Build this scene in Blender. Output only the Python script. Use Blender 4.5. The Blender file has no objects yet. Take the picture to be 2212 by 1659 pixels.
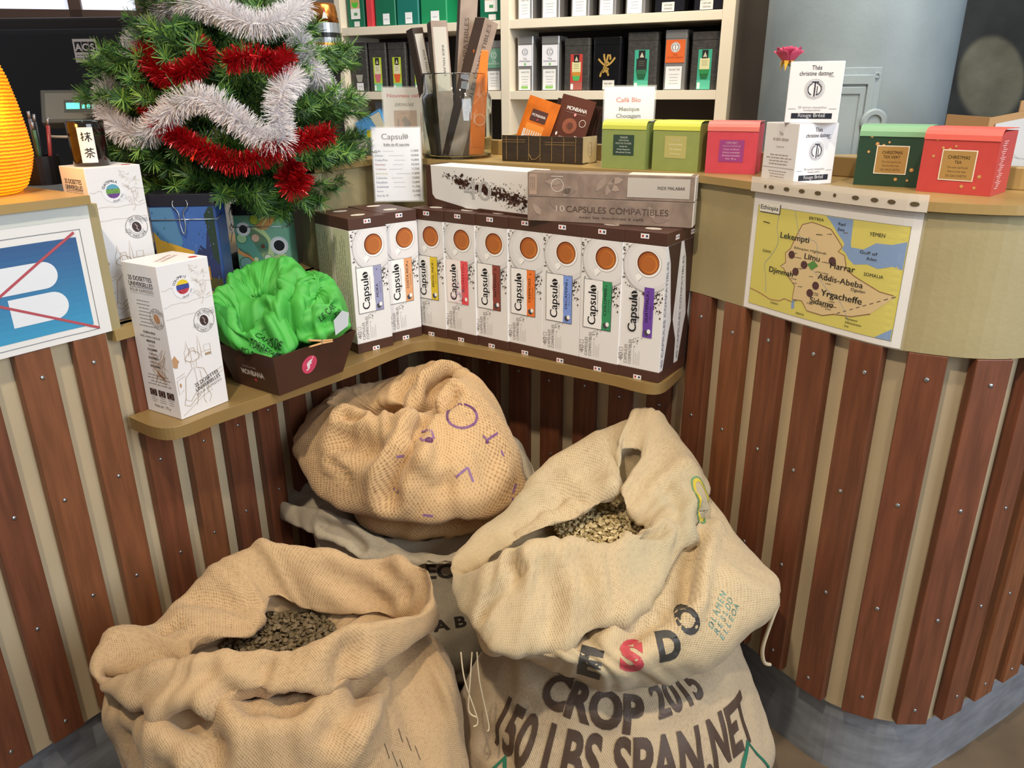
import bpy, bmesh, math, random
from math import pi, sin, cos, radians, hypot, atan2
from mathutils import Vector, Matrix, noise
from mathutils.geometry import tessellate_polygon
random.seed(7)
SC = bpy.context.scene
COL = SC.collection

# ------------------------------------------------------------------ camera
cam = bpy.data.cameras.new('camera'); co = bpy.data.objects.new('camera', cam); COL.objects.link(co)
cam.sensor_width = 36.0; cam.lens = 36.0 * 1661 / 2212; cam.clip_start = .02; cam.clip_end = 60
_d = Vector((27.2, 4328, 1661)).normalized()          # world down in camera axes (x right, y down, z forward)
_z = Vector((0, 0, 1)); _f = (_z - _d * _z.dot(_d)).normalized(); _r = _d.cross(_f)
_R = Matrix((_r, _f, -_d))
co.matrix_world = Matrix(((_R[0][0], -_R[0][1], -_R[0][2], 0), (_R[1][0], -_R[1][1], -_R[1][2], 0),
                          (_R[2][0], -_R[2][1], -_R[2][2], 1.29), (0, 0, 0, 1)))
SC.camera = co
# ------------------------------------------------------------------ exposure, world, lights
vs = SC.view_settings
vs.view_transform = 'Standard'; vs.look = 'None'; vs.exposure = 0.0; vs.gamma = 1.0; vs.use_curve_mapping = False
W = bpy.data.worlds.new('room_light'); SC.world = W; W.use_nodes = True
W.node_tree.nodes['Background'].inputs[0].default_value = (.90, .95, 1.0, 1)
W.node_tree.nodes['Background'].inputs[1].default_value = .24

def area(name, loc, target, size, power, color, sy=None):
    l = bpy.data.lights.new(name, 'AREA'); l.energy = power; l.color = color; l.size = size
    if sy: l.shape = 'RECTANGLE'; l.size_y = sy
    o = bpy.data.objects.new(name, l); COL.objects.link(o); o.location = loc
    o.rotation_euler = (Vector(target) - Vector(loc)).to_track_quat('-Z', 'Y').to_euler()
    return o
def spot(name, loc, target, power, color, angle, blend=.3, r=.04):
    l = bpy.data.lights.new(name, 'SPOT'); l.energy = power; l.color = color
    l.spot_size = radians(angle); l.spot_blend = blend; l.shadow_soft_size = r
    o = bpy.data.objects.new(name, l); COL.objects.link(o); o.location = loc
    o.rotation_euler = (Vector(target) - Vector(loc)).to_track_quat('-Z', 'Y').to_euler()
    return o
area('daylight_shop_front', (2.2, -.9, 2.0), (-.5, 1.4, .8), 2.0, 80, (.84, .92, 1.0), 1.8)
spot('ceiling_spot', (-.45, .05, 2.9), (-.1, 1.35, .6), 150, (1.0, .85, .64), 62, .5, .05)
spot('ceiling_spot', (.55, .35, 2.9), (.45, 1.4, .9), 85, (1.0, .84, .62), 60, .5, .06)
spot('sun_patch', (1.2, 1.6, 2.5), (1.86, 3.2, 1.32), 260, (1.0, .92, .62), 7, .2, .01)
area('bar_light', (.1, 2.1, 2.6), (0, 2.9, 1.2), 1.2, 24, (1.0, .93, .82), .5)
spot('back_bar_spot', (.75, 1.2, 2.8), (.4, 2.7, 1.3), 115, (1.0, .88, .68), 60, .6, .08)

# ------------------------------------------------------------------ materials
def lin(h):
    h = h.lstrip('#'); o = []
    for i in (0, 2, 4):
        c = int(h[i:i + 2], 16) / 255
        o.append(c / 12.92 if c <= .04045 else ((c + .055) / 1.055) ** 2.4)
    return (o[0], o[1], o[2], 1)
MATS = {}
def mat(name, hexc, rough=.6, metal=0.0, var=0.0, vscale=8.0, bump=0.0, bscale=60.0, coat=0.0, stretch=None, spec=.5, hex2=None):
    if name in MATS: return MATS[name]
    m = bpy.data.materials.new(name); m.use_nodes = True; MATS[name] = m
    nt = m.node_tree; p = nt.nodes['Principled BSDF']
    p.inputs['Base Color'].default_value = lin(hexc); p.inputs['Roughness'].default_value = rough
    p.inputs['Metallic'].default_value = metal; p.inputs['Coat Weight'].default_value = coat
    p.inputs['Specular IOR Level'].default_value = spec
    m.diffuse_color = lin(hexc)
    if var or bump:
        tc = nt.nodes.new('ShaderNodeTexCoord'); mp = nt.nodes.new('ShaderNodeMapping')
        nt.links.new(tc.outputs['Object'], mp.inputs[0])
        if stretch: mp.inputs['Scale'].default_value = stretch
    if var:
        n = nt.nodes.new('ShaderNodeTexNoise'); n.inputs['Scale'].default_value = vscale; n.inputs['Detail'].default_value = 6
        nt.links.new(mp.outputs[0], n.inputs['Vector'])
        r = nt.nodes.new('ShaderNodeValToRGB'); c = lin(hexc)
        c2 = lin(hex2) if hex2 else tuple(max(0, x * (1 - var)) for x in c[:3]) + (1,)
        r.color_ramp.elements[0].color = c2; r.color_ramp.elements[0].position = .32
        r.color_ramp.elements[1].color = tuple(min(1, x * (1 + var * .5)) for x in c[:3]) + (1,) if not hex2 else c
        r.color_ramp.elements[1].position = .68
        nt.links.new(n.outputs['Fac'], r.inputs[0]); nt.links.new(r.outputs[0], p.inputs['Base Color'])
    if bump:
        n2 = nt.nodes.new('ShaderNodeTexNoise'); n2.inputs['Scale'].default_value = bscale; n2.inputs['Detail'].default_value = 4
        nt.links.new(mp.outputs[0], n2.inputs['Vector'])
        b = nt.nodes.new('ShaderNodeBump'); b.inputs['Strength'].default_value = bump; b.inputs['Distance'].default_value = .004
        nt.links.new(n2.outputs['Fac'], b.inputs['Height']); nt.links.new(b.outputs[0], p.inputs['Normal'])
    return m
def ink(h): return mat('ink_' + h.lstrip('#').lower(), h, .55)
def glow(name, hexc, strength):
    m = mat(name, hexc, .5); p = m.node_tree.nodes['Principled BSDF']
    p.inputs['Emission Color'].default_value = lin(hexc); p.inputs['Emission Strength'].default_value = strength
    return m
def glass(name, hexc='#ffffff', rough=0.0, ior=1.45):
    m = mat(name, hexc, rough); p = m.node_tree.nodes['Principled BSDF']
    p.inputs['Transmission Weight'].default_value = 1; p.inputs['IOR'].default_value = ior
    return m
def film(name, hexc, alpha, rough=.12):
    m = mat(name, hexc, rough); p = m.node_tree.nodes['Principled BSDF']; p.inputs['Alpha'].default_value = alpha
    return m
def burlap(name, light, dark, pitch, contrast=.45, stain=None):
    m = bpy.data.materials.new(name); m.use_nodes = True; MATS[name] = m
    nt = m.node_tree; N = nt.nodes.new; L = nt.links.new; p = nt.nodes['Principled BSDF']
    p.inputs['Roughness'].default_value = .95; p.inputs['Specular IOR Level'].default_value = .15
    p.inputs['Sheen Weight'].default_value = .15
    uv = N('ShaderNodeUVMap'); nz = N('ShaderNodeTexNoise'); nz.inputs['Scale'].default_value = 30; nz.inputs['Detail'].default_value = 3
    L(uv.outputs[0], nz.inputs['Vector'])
    wob = N('ShaderNodeVectorMath'); wob.operation = 'SCALE'; wob.inputs['Scale'].default_value = .006; L(nz.outputs['Color'], wob.inputs[0])
    add = N('ShaderNodeVectorMath'); add.operation = 'ADD'; L(uv.outputs[0], add.inputs[0]); L(wob.outputs[0], add.inputs[1])
    sp = N('ShaderNodeSeparateXYZ'); L(add.outputs[0], sp.inputs[0])
    def osc(out):
        a = N('ShaderNodeMath'); a.operation = 'MULTIPLY'; a.inputs[1].default_value = pi / pitch; L(out, a.inputs[0])
        s = N('ShaderNodeMath'); s.operation = 'SINE'; L(a.outputs[0], s.inputs[0]); return s.outputs[0]
    su, sv = osc(sp.outputs[0]), osc(sp.outputs[1])
    pr = N('ShaderNodeMath'); pr.operation = 'MULTIPLY'; L(su, pr.inputs[0]); L(sv, pr.inputs[1])
    ab = N('ShaderNodeMath'); ab.operation = 'MULTIPLY_ADD'; ab.inputs[1].default_value = .5; ab.inputs[2].default_value = .5; L(pr.outputs[0], ab.inputs[0])
    pw = N('ShaderNodeMath'); pw.operation = 'POWER'; pw.inputs[1].default_value = .8; L(ab.outputs[0], pw.inputs[0])
    big = N('ShaderNodeTexNoise'); big.inputs['Scale'].default_value = 5; big.inputs['Detail'].default_value = 5; L(uv.outputs[0], big.inputs['Vector'])
    fib = N('ShaderNodeTexNoise'); fib.inputs['Scale'].default_value = 160; fib.inputs['Detail'].default_value = 2; L(uv.outputs[0], fib.inputs['Vector'])
    mixf = N('ShaderNodeMath'); mixf.operation = 'MULTIPLY_ADD'; mixf.inputs[1].default_value = contrast; L(pw.outputs[0], mixf.inputs[0])
    sub = N('ShaderNodeMath'); sub.operation = 'MULTIPLY_ADD'; sub.inputs[1].default_value = .7; sub.inputs[2].default_value = .62 - contrast * .8 - .35 ; L(fib.outputs['Fac'], sub.inputs[0])
    L(sub.outputs[0], mixf.inputs[2])
    ad2 = N('ShaderNodeMath'); ad2.operation = 'MULTIPLY_ADD'; ad2.inputs[1].default_value = .55; L(big.outputs['Fac'], ad2.inputs[0]); L(mixf.outputs[0], ad2.inputs[2])
    rp = N('ShaderNodeValToRGB'); rp.color_ramp.elements[0].color = lin(dark); rp.color_ramp.elements[1].color = lin(light)
    rp.color_ramp.elements[0].position = .12; rp.color_ramp.elements[1].position = .78
    L(ad2.outputs[0], rp.inputs[0])
    if stain:
        st = N('ShaderNodeTexNoise'); st.inputs['Scale'].default_value = 3.2; st.inputs['Detail'].default_value = 4; L(uv.outputs[0], st.inputs['Vector'])
        r2 = N('ShaderNodeValToRGB'); r2.color_ramp.elements[0].position = .5; r2.color_ramp.elements[1].position = .68; L(st.outputs['Fac'], r2.inputs[0])
        mu = N('ShaderNodeMath'); mu.operation = 'MULTIPLY'; mu.inputs[1].default_value = .45; L(r2.outputs[0], mu.inputs[0])
        mx = N('ShaderNodeMix'); mx.data_type = 'RGBA'; L(mu.outputs[0], mx.inputs[0]); L(rp.outputs[0], mx.inputs[6]); mx.inputs[7].default_value = lin(stain)
        L(mx.outputs[2], p.inputs['Base Color'])
    else: L(rp.outputs[0], p.inputs['Base Color'])
    b = N('ShaderNodeBump'); b.inputs['Strength'].default_value = .45; b.inputs['Distance'].default_value = .0014; L(pw.outputs[0], b.inputs['Height']); L(b.outputs[0], p.inputs['Normal'])
    return m

# ------------------------------------------------------------------ builders
def link(o, parent=None):
    COL.objects.link(o)
    if parent is not None: o.parent = parent
    return o
def tag(o, label=None, cat=None, group=None, kind=None):
    if label: o['label'] = label
    if cat: o['category'] = cat
    if group: o['group'] = group
    if kind: o['kind'] = kind
    return o
def thing(name, label, cat, loc=(0, 0, 0), rz=0.0, group=None):
    o = bpy.data.objects.new(name, None); o.empty_display_size = .02; COL.objects.link(o)
    o.location = loc; o.rotation_euler = (0, 0, radians(rz))
    return tag(o, label, cat, group)
class MB:
    def __init__(s): s.v = []; s.f = []; s.m = []; s.uv = None
    def add(s, vs_, fs, m=0):
        b = len(s.v); s.v += [tuple(v) for v in vs_]
        for f in fs: s.f.append(tuple(b + i for i in f)); s.m.append(m)
        return s
    def box(s, x0, y0, z0, x1, y1, z1, m=0, M=None):
        vs_ = [Vector(p) for p in ((x0, y0, z0), (x1, y0, z0), (x1, y1, z0), (x0, y1, z0), (x0, y0, z1), (x1, y0, z1), (x1, y1, z1), (x0, y1, z1))]
        if M is not None: vs_ = [M @ v for v in vs_]
        return s.add(vs_, [(3, 2, 1, 0), (4, 5, 6, 7), (0, 1, 5, 4), (1, 2, 6, 5), (2, 3, 7, 6), (3, 0, 4, 7)], m)
    def prism(s, poly, z0, z1, m=0, M=None):
        n = len(poly); a = sum(poly[i][0] * poly[(i + 1) % n][1] - poly[(i + 1) % n][0] * poly[i][1] for i in range(n))
        if a < 0: poly = poly[::-1]
        vs_ = [Vector((p[0], p[1], z0)) for p in poly] + [Vector((p[0], p[1], z1)) for p in poly]
        if M is not None: vs_ = [M @ v for v in vs_]
        t = tessellate_polygon([[Vector((p[0], p[1], 0)) for p in poly]])
        fs = []
        for tri in t:
            A, B, C = (Vector((poly[i][0], poly[i][1])) for i in tri)
            if (B - A).cross(C - A) < 0: tri = tri[::-1]
            fs.append(tuple(i + n for i in tri)); fs.append(tuple(tri[::-1]))
        for i in range(n): j = (i + 1) % n; fs.append((i, j, j + n, i + n))
        return s.add(vs_, fs, m)
    def tube(s, path, r, n=8, m=0, closed=False, caps=True):
        P = [Vector(p) for p in path]; k = len(P); vs_ = []; fs = []
        up = None
        for i in range(k):
            if closed: t = P[(i + 1) % k] - P[i - 1]
            else: t = P[min(i + 1, k - 1)] - P[max(i - 1, 0)]
            t = t.normalized() if t.length > 1e-9 else Vector((0, 0, 1))
            if up is None: up = t.orthogonal().normalized()
            else:
                up = up - t * up.dot(t); up = up.normalized() if up.length > 1e-6 else t.orthogonal().normalized()
            b = t.cross(up); rr = r[i] if isinstance(r, (list, tuple)) else r
            for q in range(n): a = 2 * pi * q / n; vs_.append(P[i] + (up * cos(a) + b * sin(a)) * rr)
        for i in range(k if closed else k - 1):
            for q in range(n):
                a0 = i * n + q; a1 = i * n + (q + 1) % n; b0 = ((i + 1) % k) * n + q; b1 = ((i + 1) % k) * n + (q + 1) % n
                fs.append((a0, a1, b1, b0))
        if caps and not closed: fs.append(tuple(range(n))[::-1]); fs.append(tuple((k - 1) * n + q for q in range(n)))
        return s.add(vs_, fs, m)
    def lathe(s, prof, n=32, m=0, c=(0, 0, 0), caps=True, sx=1.0, sy=1.0):
        vs_ = []; fs = []; k = len(prof)
        for r, z in prof:
            for q in range(n): a = 2 * pi * q / n; vs_.append((c[0] + r * cos(a) * sx, c[1] + r * sin(a) * sy, c[2] + z))
        for i in range(k - 1):
            for q in range(n): fs.append((i * n + q, i * n + (q + 1) % n, (i + 1) * n + (q + 1) % n, (i + 1) * n + q))
        if caps:
            if prof[0][0] > 1e-6: fs.append(tuple(range(n))[::-1])
            if prof[-1][0] > 1e-6: fs.append(tuple((k - 1) * n + q for q in range(n)))
        return s.add(vs_, fs, m)
    def rrect(s, w, d, r, z0, z1, m=0, c=(0, 0), n=4, taper=0):   # upright box with rounded vertical edges
        def ring(w, d, r):
            o = []
            for cx, cy, a0 in ((w / 2 - r, d / 2 - r, 0), (-w / 2 + r, d / 2 - r, 90), (-w / 2 + r, -d / 2 + r, 180), (w / 2 - r, -d / 2 + r, 270)):
                for i in range(n + 1): a = radians(a0 + 90 * i / n); o.append((c[0] + cx + r * cos(a), c[1] + cy + r * sin(a)))
            return o
        return s.prism(ring(w, d, r), z0, z1, m)
    def obj(s, name, mats, parent=None, smooth=False, bevel=0, loc=None, kind=None, label=None):
        me = bpy.data.meshes.new(name); me.from_pydata(s.v, [], s.f)
        if not isinstance(mats, (list, tuple)): mats = [mats]
        for m in mats: me.materials.append(m)
        if len(mats) > 1: me.polygons.foreach_set('material_index', s.m)
        if smooth: me.polygons.foreach_set('use_smooth', [True] * len(me.polygons))
        me.update()
        o = bpy.data.objects.new(name, me); link(o, parent)
        if loc: o.location = loc
        if bevel:
            b = o.modifiers.new('bevel', 'BEVEL'); b.width = bevel; b.segments = 2; b.limit_method = 'ANGLE'; b.angle_limit = radians(40)
        if kind: o['kind'] = kind
        if label: o['label'] = label
        return o
# flat print: shapes drawn in the surface's own coordinates and laid on it
_TXT = {}
def glyphs(txt, bold=0.0, italic=0.0):
    k = (txt, bold, italic)
    if k in _TXT: return _TXT[k]
    c = bpy.data.curves.new('lettering', 'FONT'); c.body = txt; c.size = 1; c.resolution_u = 4; c.offset = bold; c.shear = italic
    o = bpy.data.objects.new('lettering', c); me = o.to_mesh()
    vs_ = [(v.co.x, v.co.y) for v in me.vertices]; fs = [tuple(p.vertices) for p in me.polygons]
    o.to_mesh_clear(); bpy.data.objects.remove(o); bpy.data.curves.remove(c)
    _TXT[k] = (vs_, fs); return _TXT[k]
class Print:
    LAY = .00016
    def __init__(s, fn, sub=0): s.fn = fn; s.v = []; s.f = []; s.m = []; s.mats = []; s.sub = sub
    def _mi(s, h):
        m = h if not isinstance(h, str) else ink(h)
        if m not in s.mats: s.mats.append(m)
        return s.mats.index(m)
    def raw(s, pts, fs, h, l=1):
        b = len(s.v); mi = s._mi(h)
        s.v += [(p[0], p[1], l) for p in pts]
        for f in fs: s.f.append(tuple(b + i for i in f)); s.m.append(mi)
    def poly(s, pts, h, l=1):
        t = tessellate_polygon([[Vector((p[0], p[1], 0)) for p in pts]]); fs = []
        for tri in t:
            A, B, C = (Vector(pts[i]) for i in tri)
            fs.append(tri if (B - A).cross(C - A) > 0 else tri[::-1])
        s.raw(pts, fs, h, l)
    def rect(s, x0, y0, x1, y1, h, l=1): s.raw([(x0, y0), (x1, y0), (x1, y1), (x0, y1)], [(0, 1, 2, 3)], h, l)
    def frame(s, x0, y0, x1, y1, t, h, l=1):
        s.rect(x0, y0, x1, y0 + t, h, l); s.rect(x0, y1 - t, x1, y1, h, l); s.rect(x0, y0, x0 + t, y1, h, l); s.rect(x1 - t, y0, x1, y1, h, l)
    def circ(s, x, y, r, h, l=1, ry=None, n=28, rot=0):
        ry = ry or r; s.raw([(x + r * cos(2 * pi * i / n) * cos(rot) - ry * sin(2 * pi * i / n) * sin(rot), y + r * cos(2 * pi * i / n) * sin(rot) + ry * sin(2 * pi * i / n) * cos(rot)) for i in range(n)], [tuple(range(n))], h, l)
    def ringc(s, x, y, r, t, h, l=1, ry=None, a0=0, a1=360, n=36):
        ry = ry or r; s.line([(x + r * cos(radians(a0 + (a1 - a0) * i / n)), y + ry * sin(radians(a0 + (a1 - a0) * i / n))) for i in range(n + 1)], t, h, l)
    def line(s, pts, t, h, l=1):
        P = [Vector(p) for p in pts]; L_ = []; R_ = []
        for i in range(len(P)):
            d = P[min(i + 1, len(P) - 1)] - P[max(i - 1, 0)]
            d = d.normalized() if d.length > 1e-9 else Vector((1, 0)); nrm = Vector((-d.y, d.x)) * t / 2
            L_.append(P[i] + nrm); R_.append(P[i] - nrm)
        n = len(P); s.raw([(p.x, p.y) for p in R_ + L_], [(i, i + 1, n + i + 1, n + i) for i in range(n - 1)], h, l)
    def text(s, txt, x, y, hgt, h='#222222', l=2, w=None, bold=0.0, rot=0.0, align='c', italic=0.0):
        if 0 < bold < .03:                                     # light bold: three strokes side by side
            k_ = bold * hgt * .9
            for d_ in (-k_, k_): s.text(txt, x + d_ * cos(radians(rot)), y + d_ * sin(radians(rot)), hgt, h, l, w, 0.0, rot, align, italic)
            bold = 0.0
        vs_, fs = glyphs(txt, bold, italic)
        if not vs_: return
        x0 = min(v[0] for v in vs_); x1 = max(v[0] for v in vs_)
        sy = hgt / .72; sx = w / (x1 - x0) if w else sy
        off = {'c': (x0 + x1) / 2, 'l': x0, 'r': x1}[align]; a = radians(rot)
        pts = []
        for vx, vy in vs_:
            ux = (vx - off) * sx; uy = vy * sy
            pts.append((x + ux * cos(a) - uy * sin(a), y + ux * sin(a) + uy * cos(a)))
        s.raw(pts, fs, h, l)
    def arctext(s, txt, x, y, r, hgt, h, l=2, mid=90, span=120, bold=0, inside=False):
        n = len(txt)
        for i, ch in enumerate(txt):
            if ch == ' ': continue
            t = (i + .5) / n - .5
            a = mid - span * t if not inside else mid + span * t
            s.text(ch, x + r * cos(radians(a)), y + r * sin(radians(a)), hgt, h, l, rot=(a - 90) if not inside else a + 90, bold=bold)
    def lines(s, x, y, w, n, gap, t, h, l=2, align='l', seed=0):   # rows of tiny unreadable small print
        rr = random.Random(seed + n)
        for i in range(n):
            ww = w * rr.uniform(.65, 1); xx = x if align == 'l' else x - ww / 2; yy = y - i * gap
            while ww > 0:
                a = min(ww, w * rr.uniform(.08, .2)); s.rect(xx, yy, xx + a * .82, yy + t, h, l); xx += a; ww -= a
    def build(s, name, parent=None, label=None):
        me = bpy.data.meshes.new(name); V_ = s.v; F_ = s.f; MI = s.m
        if s.sub:
            bm = bmesh.new(); bv = [bm.verts.new(v) for v in V_]
            for f, mi in zip(F_, MI):
                try: fc = bm.faces.new([bv[i] for i in f]); fc.material_index = mi
                except ValueError: pass
            bmesh.ops.triangulate(bm, faces=bm.faces[:])
            for _ in range(6):
                es = [e for e in bm.edges if (e.verts[0].co.xy - e.verts[1].co.xy).length > s.sub]
                if not es: break
                bmesh.ops.subdivide_edges(bm, edges=es, cuts=1); bmesh.ops.triangulate(bm, faces=[f for f in bm.faces if len(f.verts) > 3])
            for v in bm.verts: v.co = Vector(s.fn(v.co.x, v.co.y, v.co.z * s.LAY))
            bm.to_mesh(me); bm.free()
        else:
            me.from_pydata([s.fn(v[0], v[1], v[2] * s.LAY) for v in V_], [], F_); me.polygons.foreach_set('material_index', MI)
        for m in s.mats: me.materials.append(m)
        me.update(); o = bpy.data.objects.new(name, me); link(o, parent)
        if label: o['label'] = label
        return o
FRONT = lambda y0=0.0: (lambda u, v, h: (u, y0 - h, v))                # facing -y
RIGHT = lambda x0=0.0: (lambda u, v, h: (x0 + h, u, v))                # facing +x, u along +y
LEFT = lambda x0=0.0: (lambda u, v, h: (x0 - h, -u, v))                # facing -x, u along -y
TOP = lambda z0=0.0: (lambda u, v, h: (u, v, z0 + h))
def cat(P, n=8, closed=False):
    P = [Vector(p) for p in P]; k = len(P); out = []
    for i in range(k if closed else k - 1):
        g = (lambda j: P[j % k]) if closed else (lambda j: P[max(0, min(k - 1, j))])
        a, b, c, d = g(i - 1), g(i), g(i + 1), g(i + 2)
        for q in range(n):
            t = q / n; out.append(.5 * ((2 * b) + (c - a) * t + (2 * a - 5 * b + 4 * c - d) * t * t + (3 * b - a - 3 * c + d) * t ** 3))
    if not closed: out.append(P[-1])
    return out
def copy_tree(o, parent=None):
    c = o.copy(); COL.objects.link(c)
    if parent is not None: c.parent = parent
    for ch in list(o.children): copy_tree(ch, c)
    return c
# ------------------------------------------------------------------ the room
m_floor = mat('concrete_floor', '#6b5a46', .55, var=.35, vscale=5, bump=.15, bscale=40)
b = MB(); b.box(-3, -2.5, -.05, 4.2, 5, 0); b.obj('floor', m_floor, kind='structure')
m_wall = mat('grey_plaster', '#b9b2aa', .9, var=.08, vscale=20)
b = MB(); b.box(-3, 3.62, 0, .95, 3.72, 3.0); b.obj('wall_back', m_wall, kind='structure')
m_dark = mat('dark_rough_wall', '#4a4a47', .95, var=.35, vscale=7, bump=.5, bscale=25)
b = MB(); b.box(.9, 3.2, 0, 4.2, 3.3, 3.0); b.obj('wall_right', m_dark, kind='structure')
# bright window on the left behind the till
b = MB()
M_ = Matrix.Translation((-1.55, 3.0, 0)) @ Matrix.Rotation(radians(12), 4, 'Z')
b.box(-.42, 0, 1.50, .28, .05, 1.56, 0, M_); b.box(-.42, 0, 2.4, .28, .05, 2.46, 0, M_); b.box(-.42, 0, 1.5, -.36, .05, 2.46, 0, M_); b.box(.22, 0, 1.5, .28, .05, 2.46, 0, M_); b.box(.0, 0, 1.5, .04, .05, 2.46, 0, M_)
wf = b.obj('window_1', mat('dark_window_frame', '#5b4438', .5), kind='structure')
b = MB(); b.box(-.36, .02, 1.56, .22, .03, 2.4, 0, M_); b.obj('pane', glow('bright_daylight_pane', '#dfe2f2', 1.0), wf)

# ------------------------------------------------------------------ the bar counter
LW = [(-1.05, .77), (-.865, 1.041), (-.753, 1.207), (-.697, 1.29), (-.565, 1.54), (-.43, 1.79), (-.304, 2.03)]
RW = [(-.304, 2.03), (-.1, 1.888), (.1, 1.748), (.256, 1.638), (.355, 1.562), (.435, 1.43), (.5, 1.315), (.578, 1.195), (.625, 1.149), (.69, 1.118), (.74, 1.109), (.79, 1.116), (.85, 1.144), (.93, 1.187), (1.02, 1.24), (1.15, 1.32), (1.4, 1.5)]
def dense(P): return [(v.x, v.y) for v in cat([(p[0], p[1], 0) for p in P], 10)]
LWd, RWd = dense(LW), dense(RW)
class Path:
    def __init__(s, P):
        s.P = [Vector(p) for p in P]; s.S = [0.0]
        for a, b_ in zip(s.P, s.P[1:]): s.S.append(s.S[-1] + (b_ - a).length)
        s.len = s.S[-1]
    def at(s, t, off=0.0):                                   # point and tangent; off > 0 goes towards the customers' side
        t = max(0, min(s.len, t)); i = 0
        while i < len(s.S) - 2 and s.S[i + 1] < t: i += 1
        k = (t - s.S[i]) / max(1e-9, s.S[i + 1] - s.S[i]); p = s.P[i].lerp(s.P[i + 1], k)
        j0, j1 = max(0, i - 1), min(len(s.P) - 1, i + 2); d = (s.P[j1] - s.P[j0]).normalized(); n = Vector((d.y, -d.x))
        return p + n * off, d, n
    def near(s, x, y): return min(range(len(s.P)), key=lambda i: (s.P[i] - Vector((x, y))).length)
    def snear(s, x, y): return s.S[s.near(x, y)]
    def strip(s, t0, t1, off, n): return [s.at(t0 + (t1 - t0) * i / n, off)[0] for i in range(n + 1)]
PL, PR = Path(LWd), Path(RWd)
def wall_strip(b_, P, t0, t1, o0, o1, z0, z1, n=40, m=0):        # a bent plank between two offsets
    A, B = P.strip(t0, t1, o1, n), P.strip(t0, t1, o0, n)
    vs_ = []
    for p, q in zip(A, B): vs_ += [(p.x, p.y, z0), (p.x, p.y, z1), (q.x, q.y, z1), (q.x, q.y, z0)]
    fs = []
    for i in range(n):
        a = 4 * i; c = a + 4
        fs += [(a, c, c + 1, a + 1), (a + 1, c + 1, c + 2, a + 2), (a + 2, c + 2, c + 3, a + 3), (a + 3, c + 3, c, a)]
    fs += [(0, 1, 2, 3), (4 * n + 3, 4 * n + 2, 4 * n + 1, 4 * n)]
    b_.add(vs_, fs, m)
counter = thing('bar_counter', 'wavy bar counter clad in brown wooden slats under a sandy band', 'bar counter', (0, 0, 0))
m_sand = mat('sandy_paint', '#a59770', .55, var=.10, vscale=6, bump=.10, bscale=120)
m_back = mat('pale_gold_panel', '#cfbd9c', .42, metal=.2, var=.08, vscale=5, bump=.05, bscale=200)
m_zinc = mat('brushed_zinc', '#9a9fa8', .45, metal=.35, var=.25, vscale=14, stretch=(1, 1, 3))
m_slat = mat('brown_hardwood', '#74432c', .48, var=.30, vscale=9, bump=.12, bscale=50, stretch=(9, 9, .8))
m_slat2 = mat('lighter_hardwood', '#835032', .48, var=.28, vscale=9, bump=.12, bscale=50, stretch=(9, 9, .8))
m_screw = mat('steel_screw', '#b9bcc0', .3, metal=.9)
LN, RN = PL.len, PR.len
b = MB(); wall_strip(b, PL, 0, LN, -.034, -.020, .165, .9, 50); b.obj('backing_panel', m_back, counter, smooth=False)
b = MB(); wall_strip(b, PR, 0, RN, -.034, -.020, .165, .9, 110); b.obj('backing_panel', m_back, counter)
b = MB(); wall_strip(b, PL, 0, LN, -.05, -.030, 0, .17, 50); b.obj('toe_kick', m_zinc, counter, label='dark zinc toe kick')
b = MB(); wall_strip(b, PR, 0, RN, -.05, -.030, 0, .17, 110); b.obj('toe_kick', m_zinc, counter, label='brushed zinc toe kick')
tL0 = PL.snear(-.70, 1.285); tL1 = PL.snear(-.447, 1.76)
b = MB(); wall_strip(b, PL, 0, tL0, -.02, 0, .9, 1.116, 30); b.obj('fascia_band', m_sand, counter)
b = MB(); wall_strip(b, PL, tL1, LN, -.02, 0, .9, 1.116, 16); b.obj('fascia_band', m_sand, counter)
b = MB(); wall_strip(b, PR, 0, RN, -.02, 0, .9, 1.116, 110); b.obj('fascia_band', m_sand, counter)
# worktop at till height behind the gap, left block, main top
m_top = mat('gold_lacquer_top', '#a68b58', .35, var=.12, vscale=6)
A = [tuple(p) for p in PL.strip(tL0, tL1, .004, 12)]
b = MB(); b.prism(A + [(-.72, 2.25), (-1.5, 2.3), (-1.3, 1.6)], .88, .9); b.obj('till_worktop', m_top, counter)
b = MB(); b.prism([(-.445, 1.765), (-.425, 1.78), (-.62, 2.08), (-.64, 2.07)], .9, 1.116); b.obj('end_panel', m_sand, counter)
b = MB(); b.prism([(-.70, 1.285), (-.69, 1.305), (-1.05, 1.56), (-1.06, 1.54)], .9, 1.116); b.obj('end_panel', m_sand, counter)
A = [tuple(p) for p in PL.strip(0, tL0, .010, 20)]
b = MB(); b.prism(A + [(-1.05, 1.55), (-1.6, 1.3)], 1.118, 1.132); b.obj('countertop', m_top, counter, bevel=.003)
A = [tuple(p) for p in PL.strip(tL1, LN, .010, 10)][:-1] + [tuple(p) for p in PR.strip(.012, RN, .010, 110)]
b = MB(); b.prism(A + [(1.6, 2.0), (.62, 2.0), (.35, 1.93), (.05, 2.12), (-.2, 2.33), (-.62, 2.08)], 1.118, 1.132); b.obj('countertop', m_top, counter, bevel=.003)
rp = Path(dense([(-.1, 2.12), (.1, 1.95), (.3, 1.80), (.493, 1.62), (.66, 1.45), (.84, 1.26), (.98, 1.30), (1.2, 1.45)]))
b = MB(); wall_strip(b, rp, 0, rp.len, -.02, 0, 1.132, 1.168, 50); b.obj('upstand', m_top, counter, bevel=.002)
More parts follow.
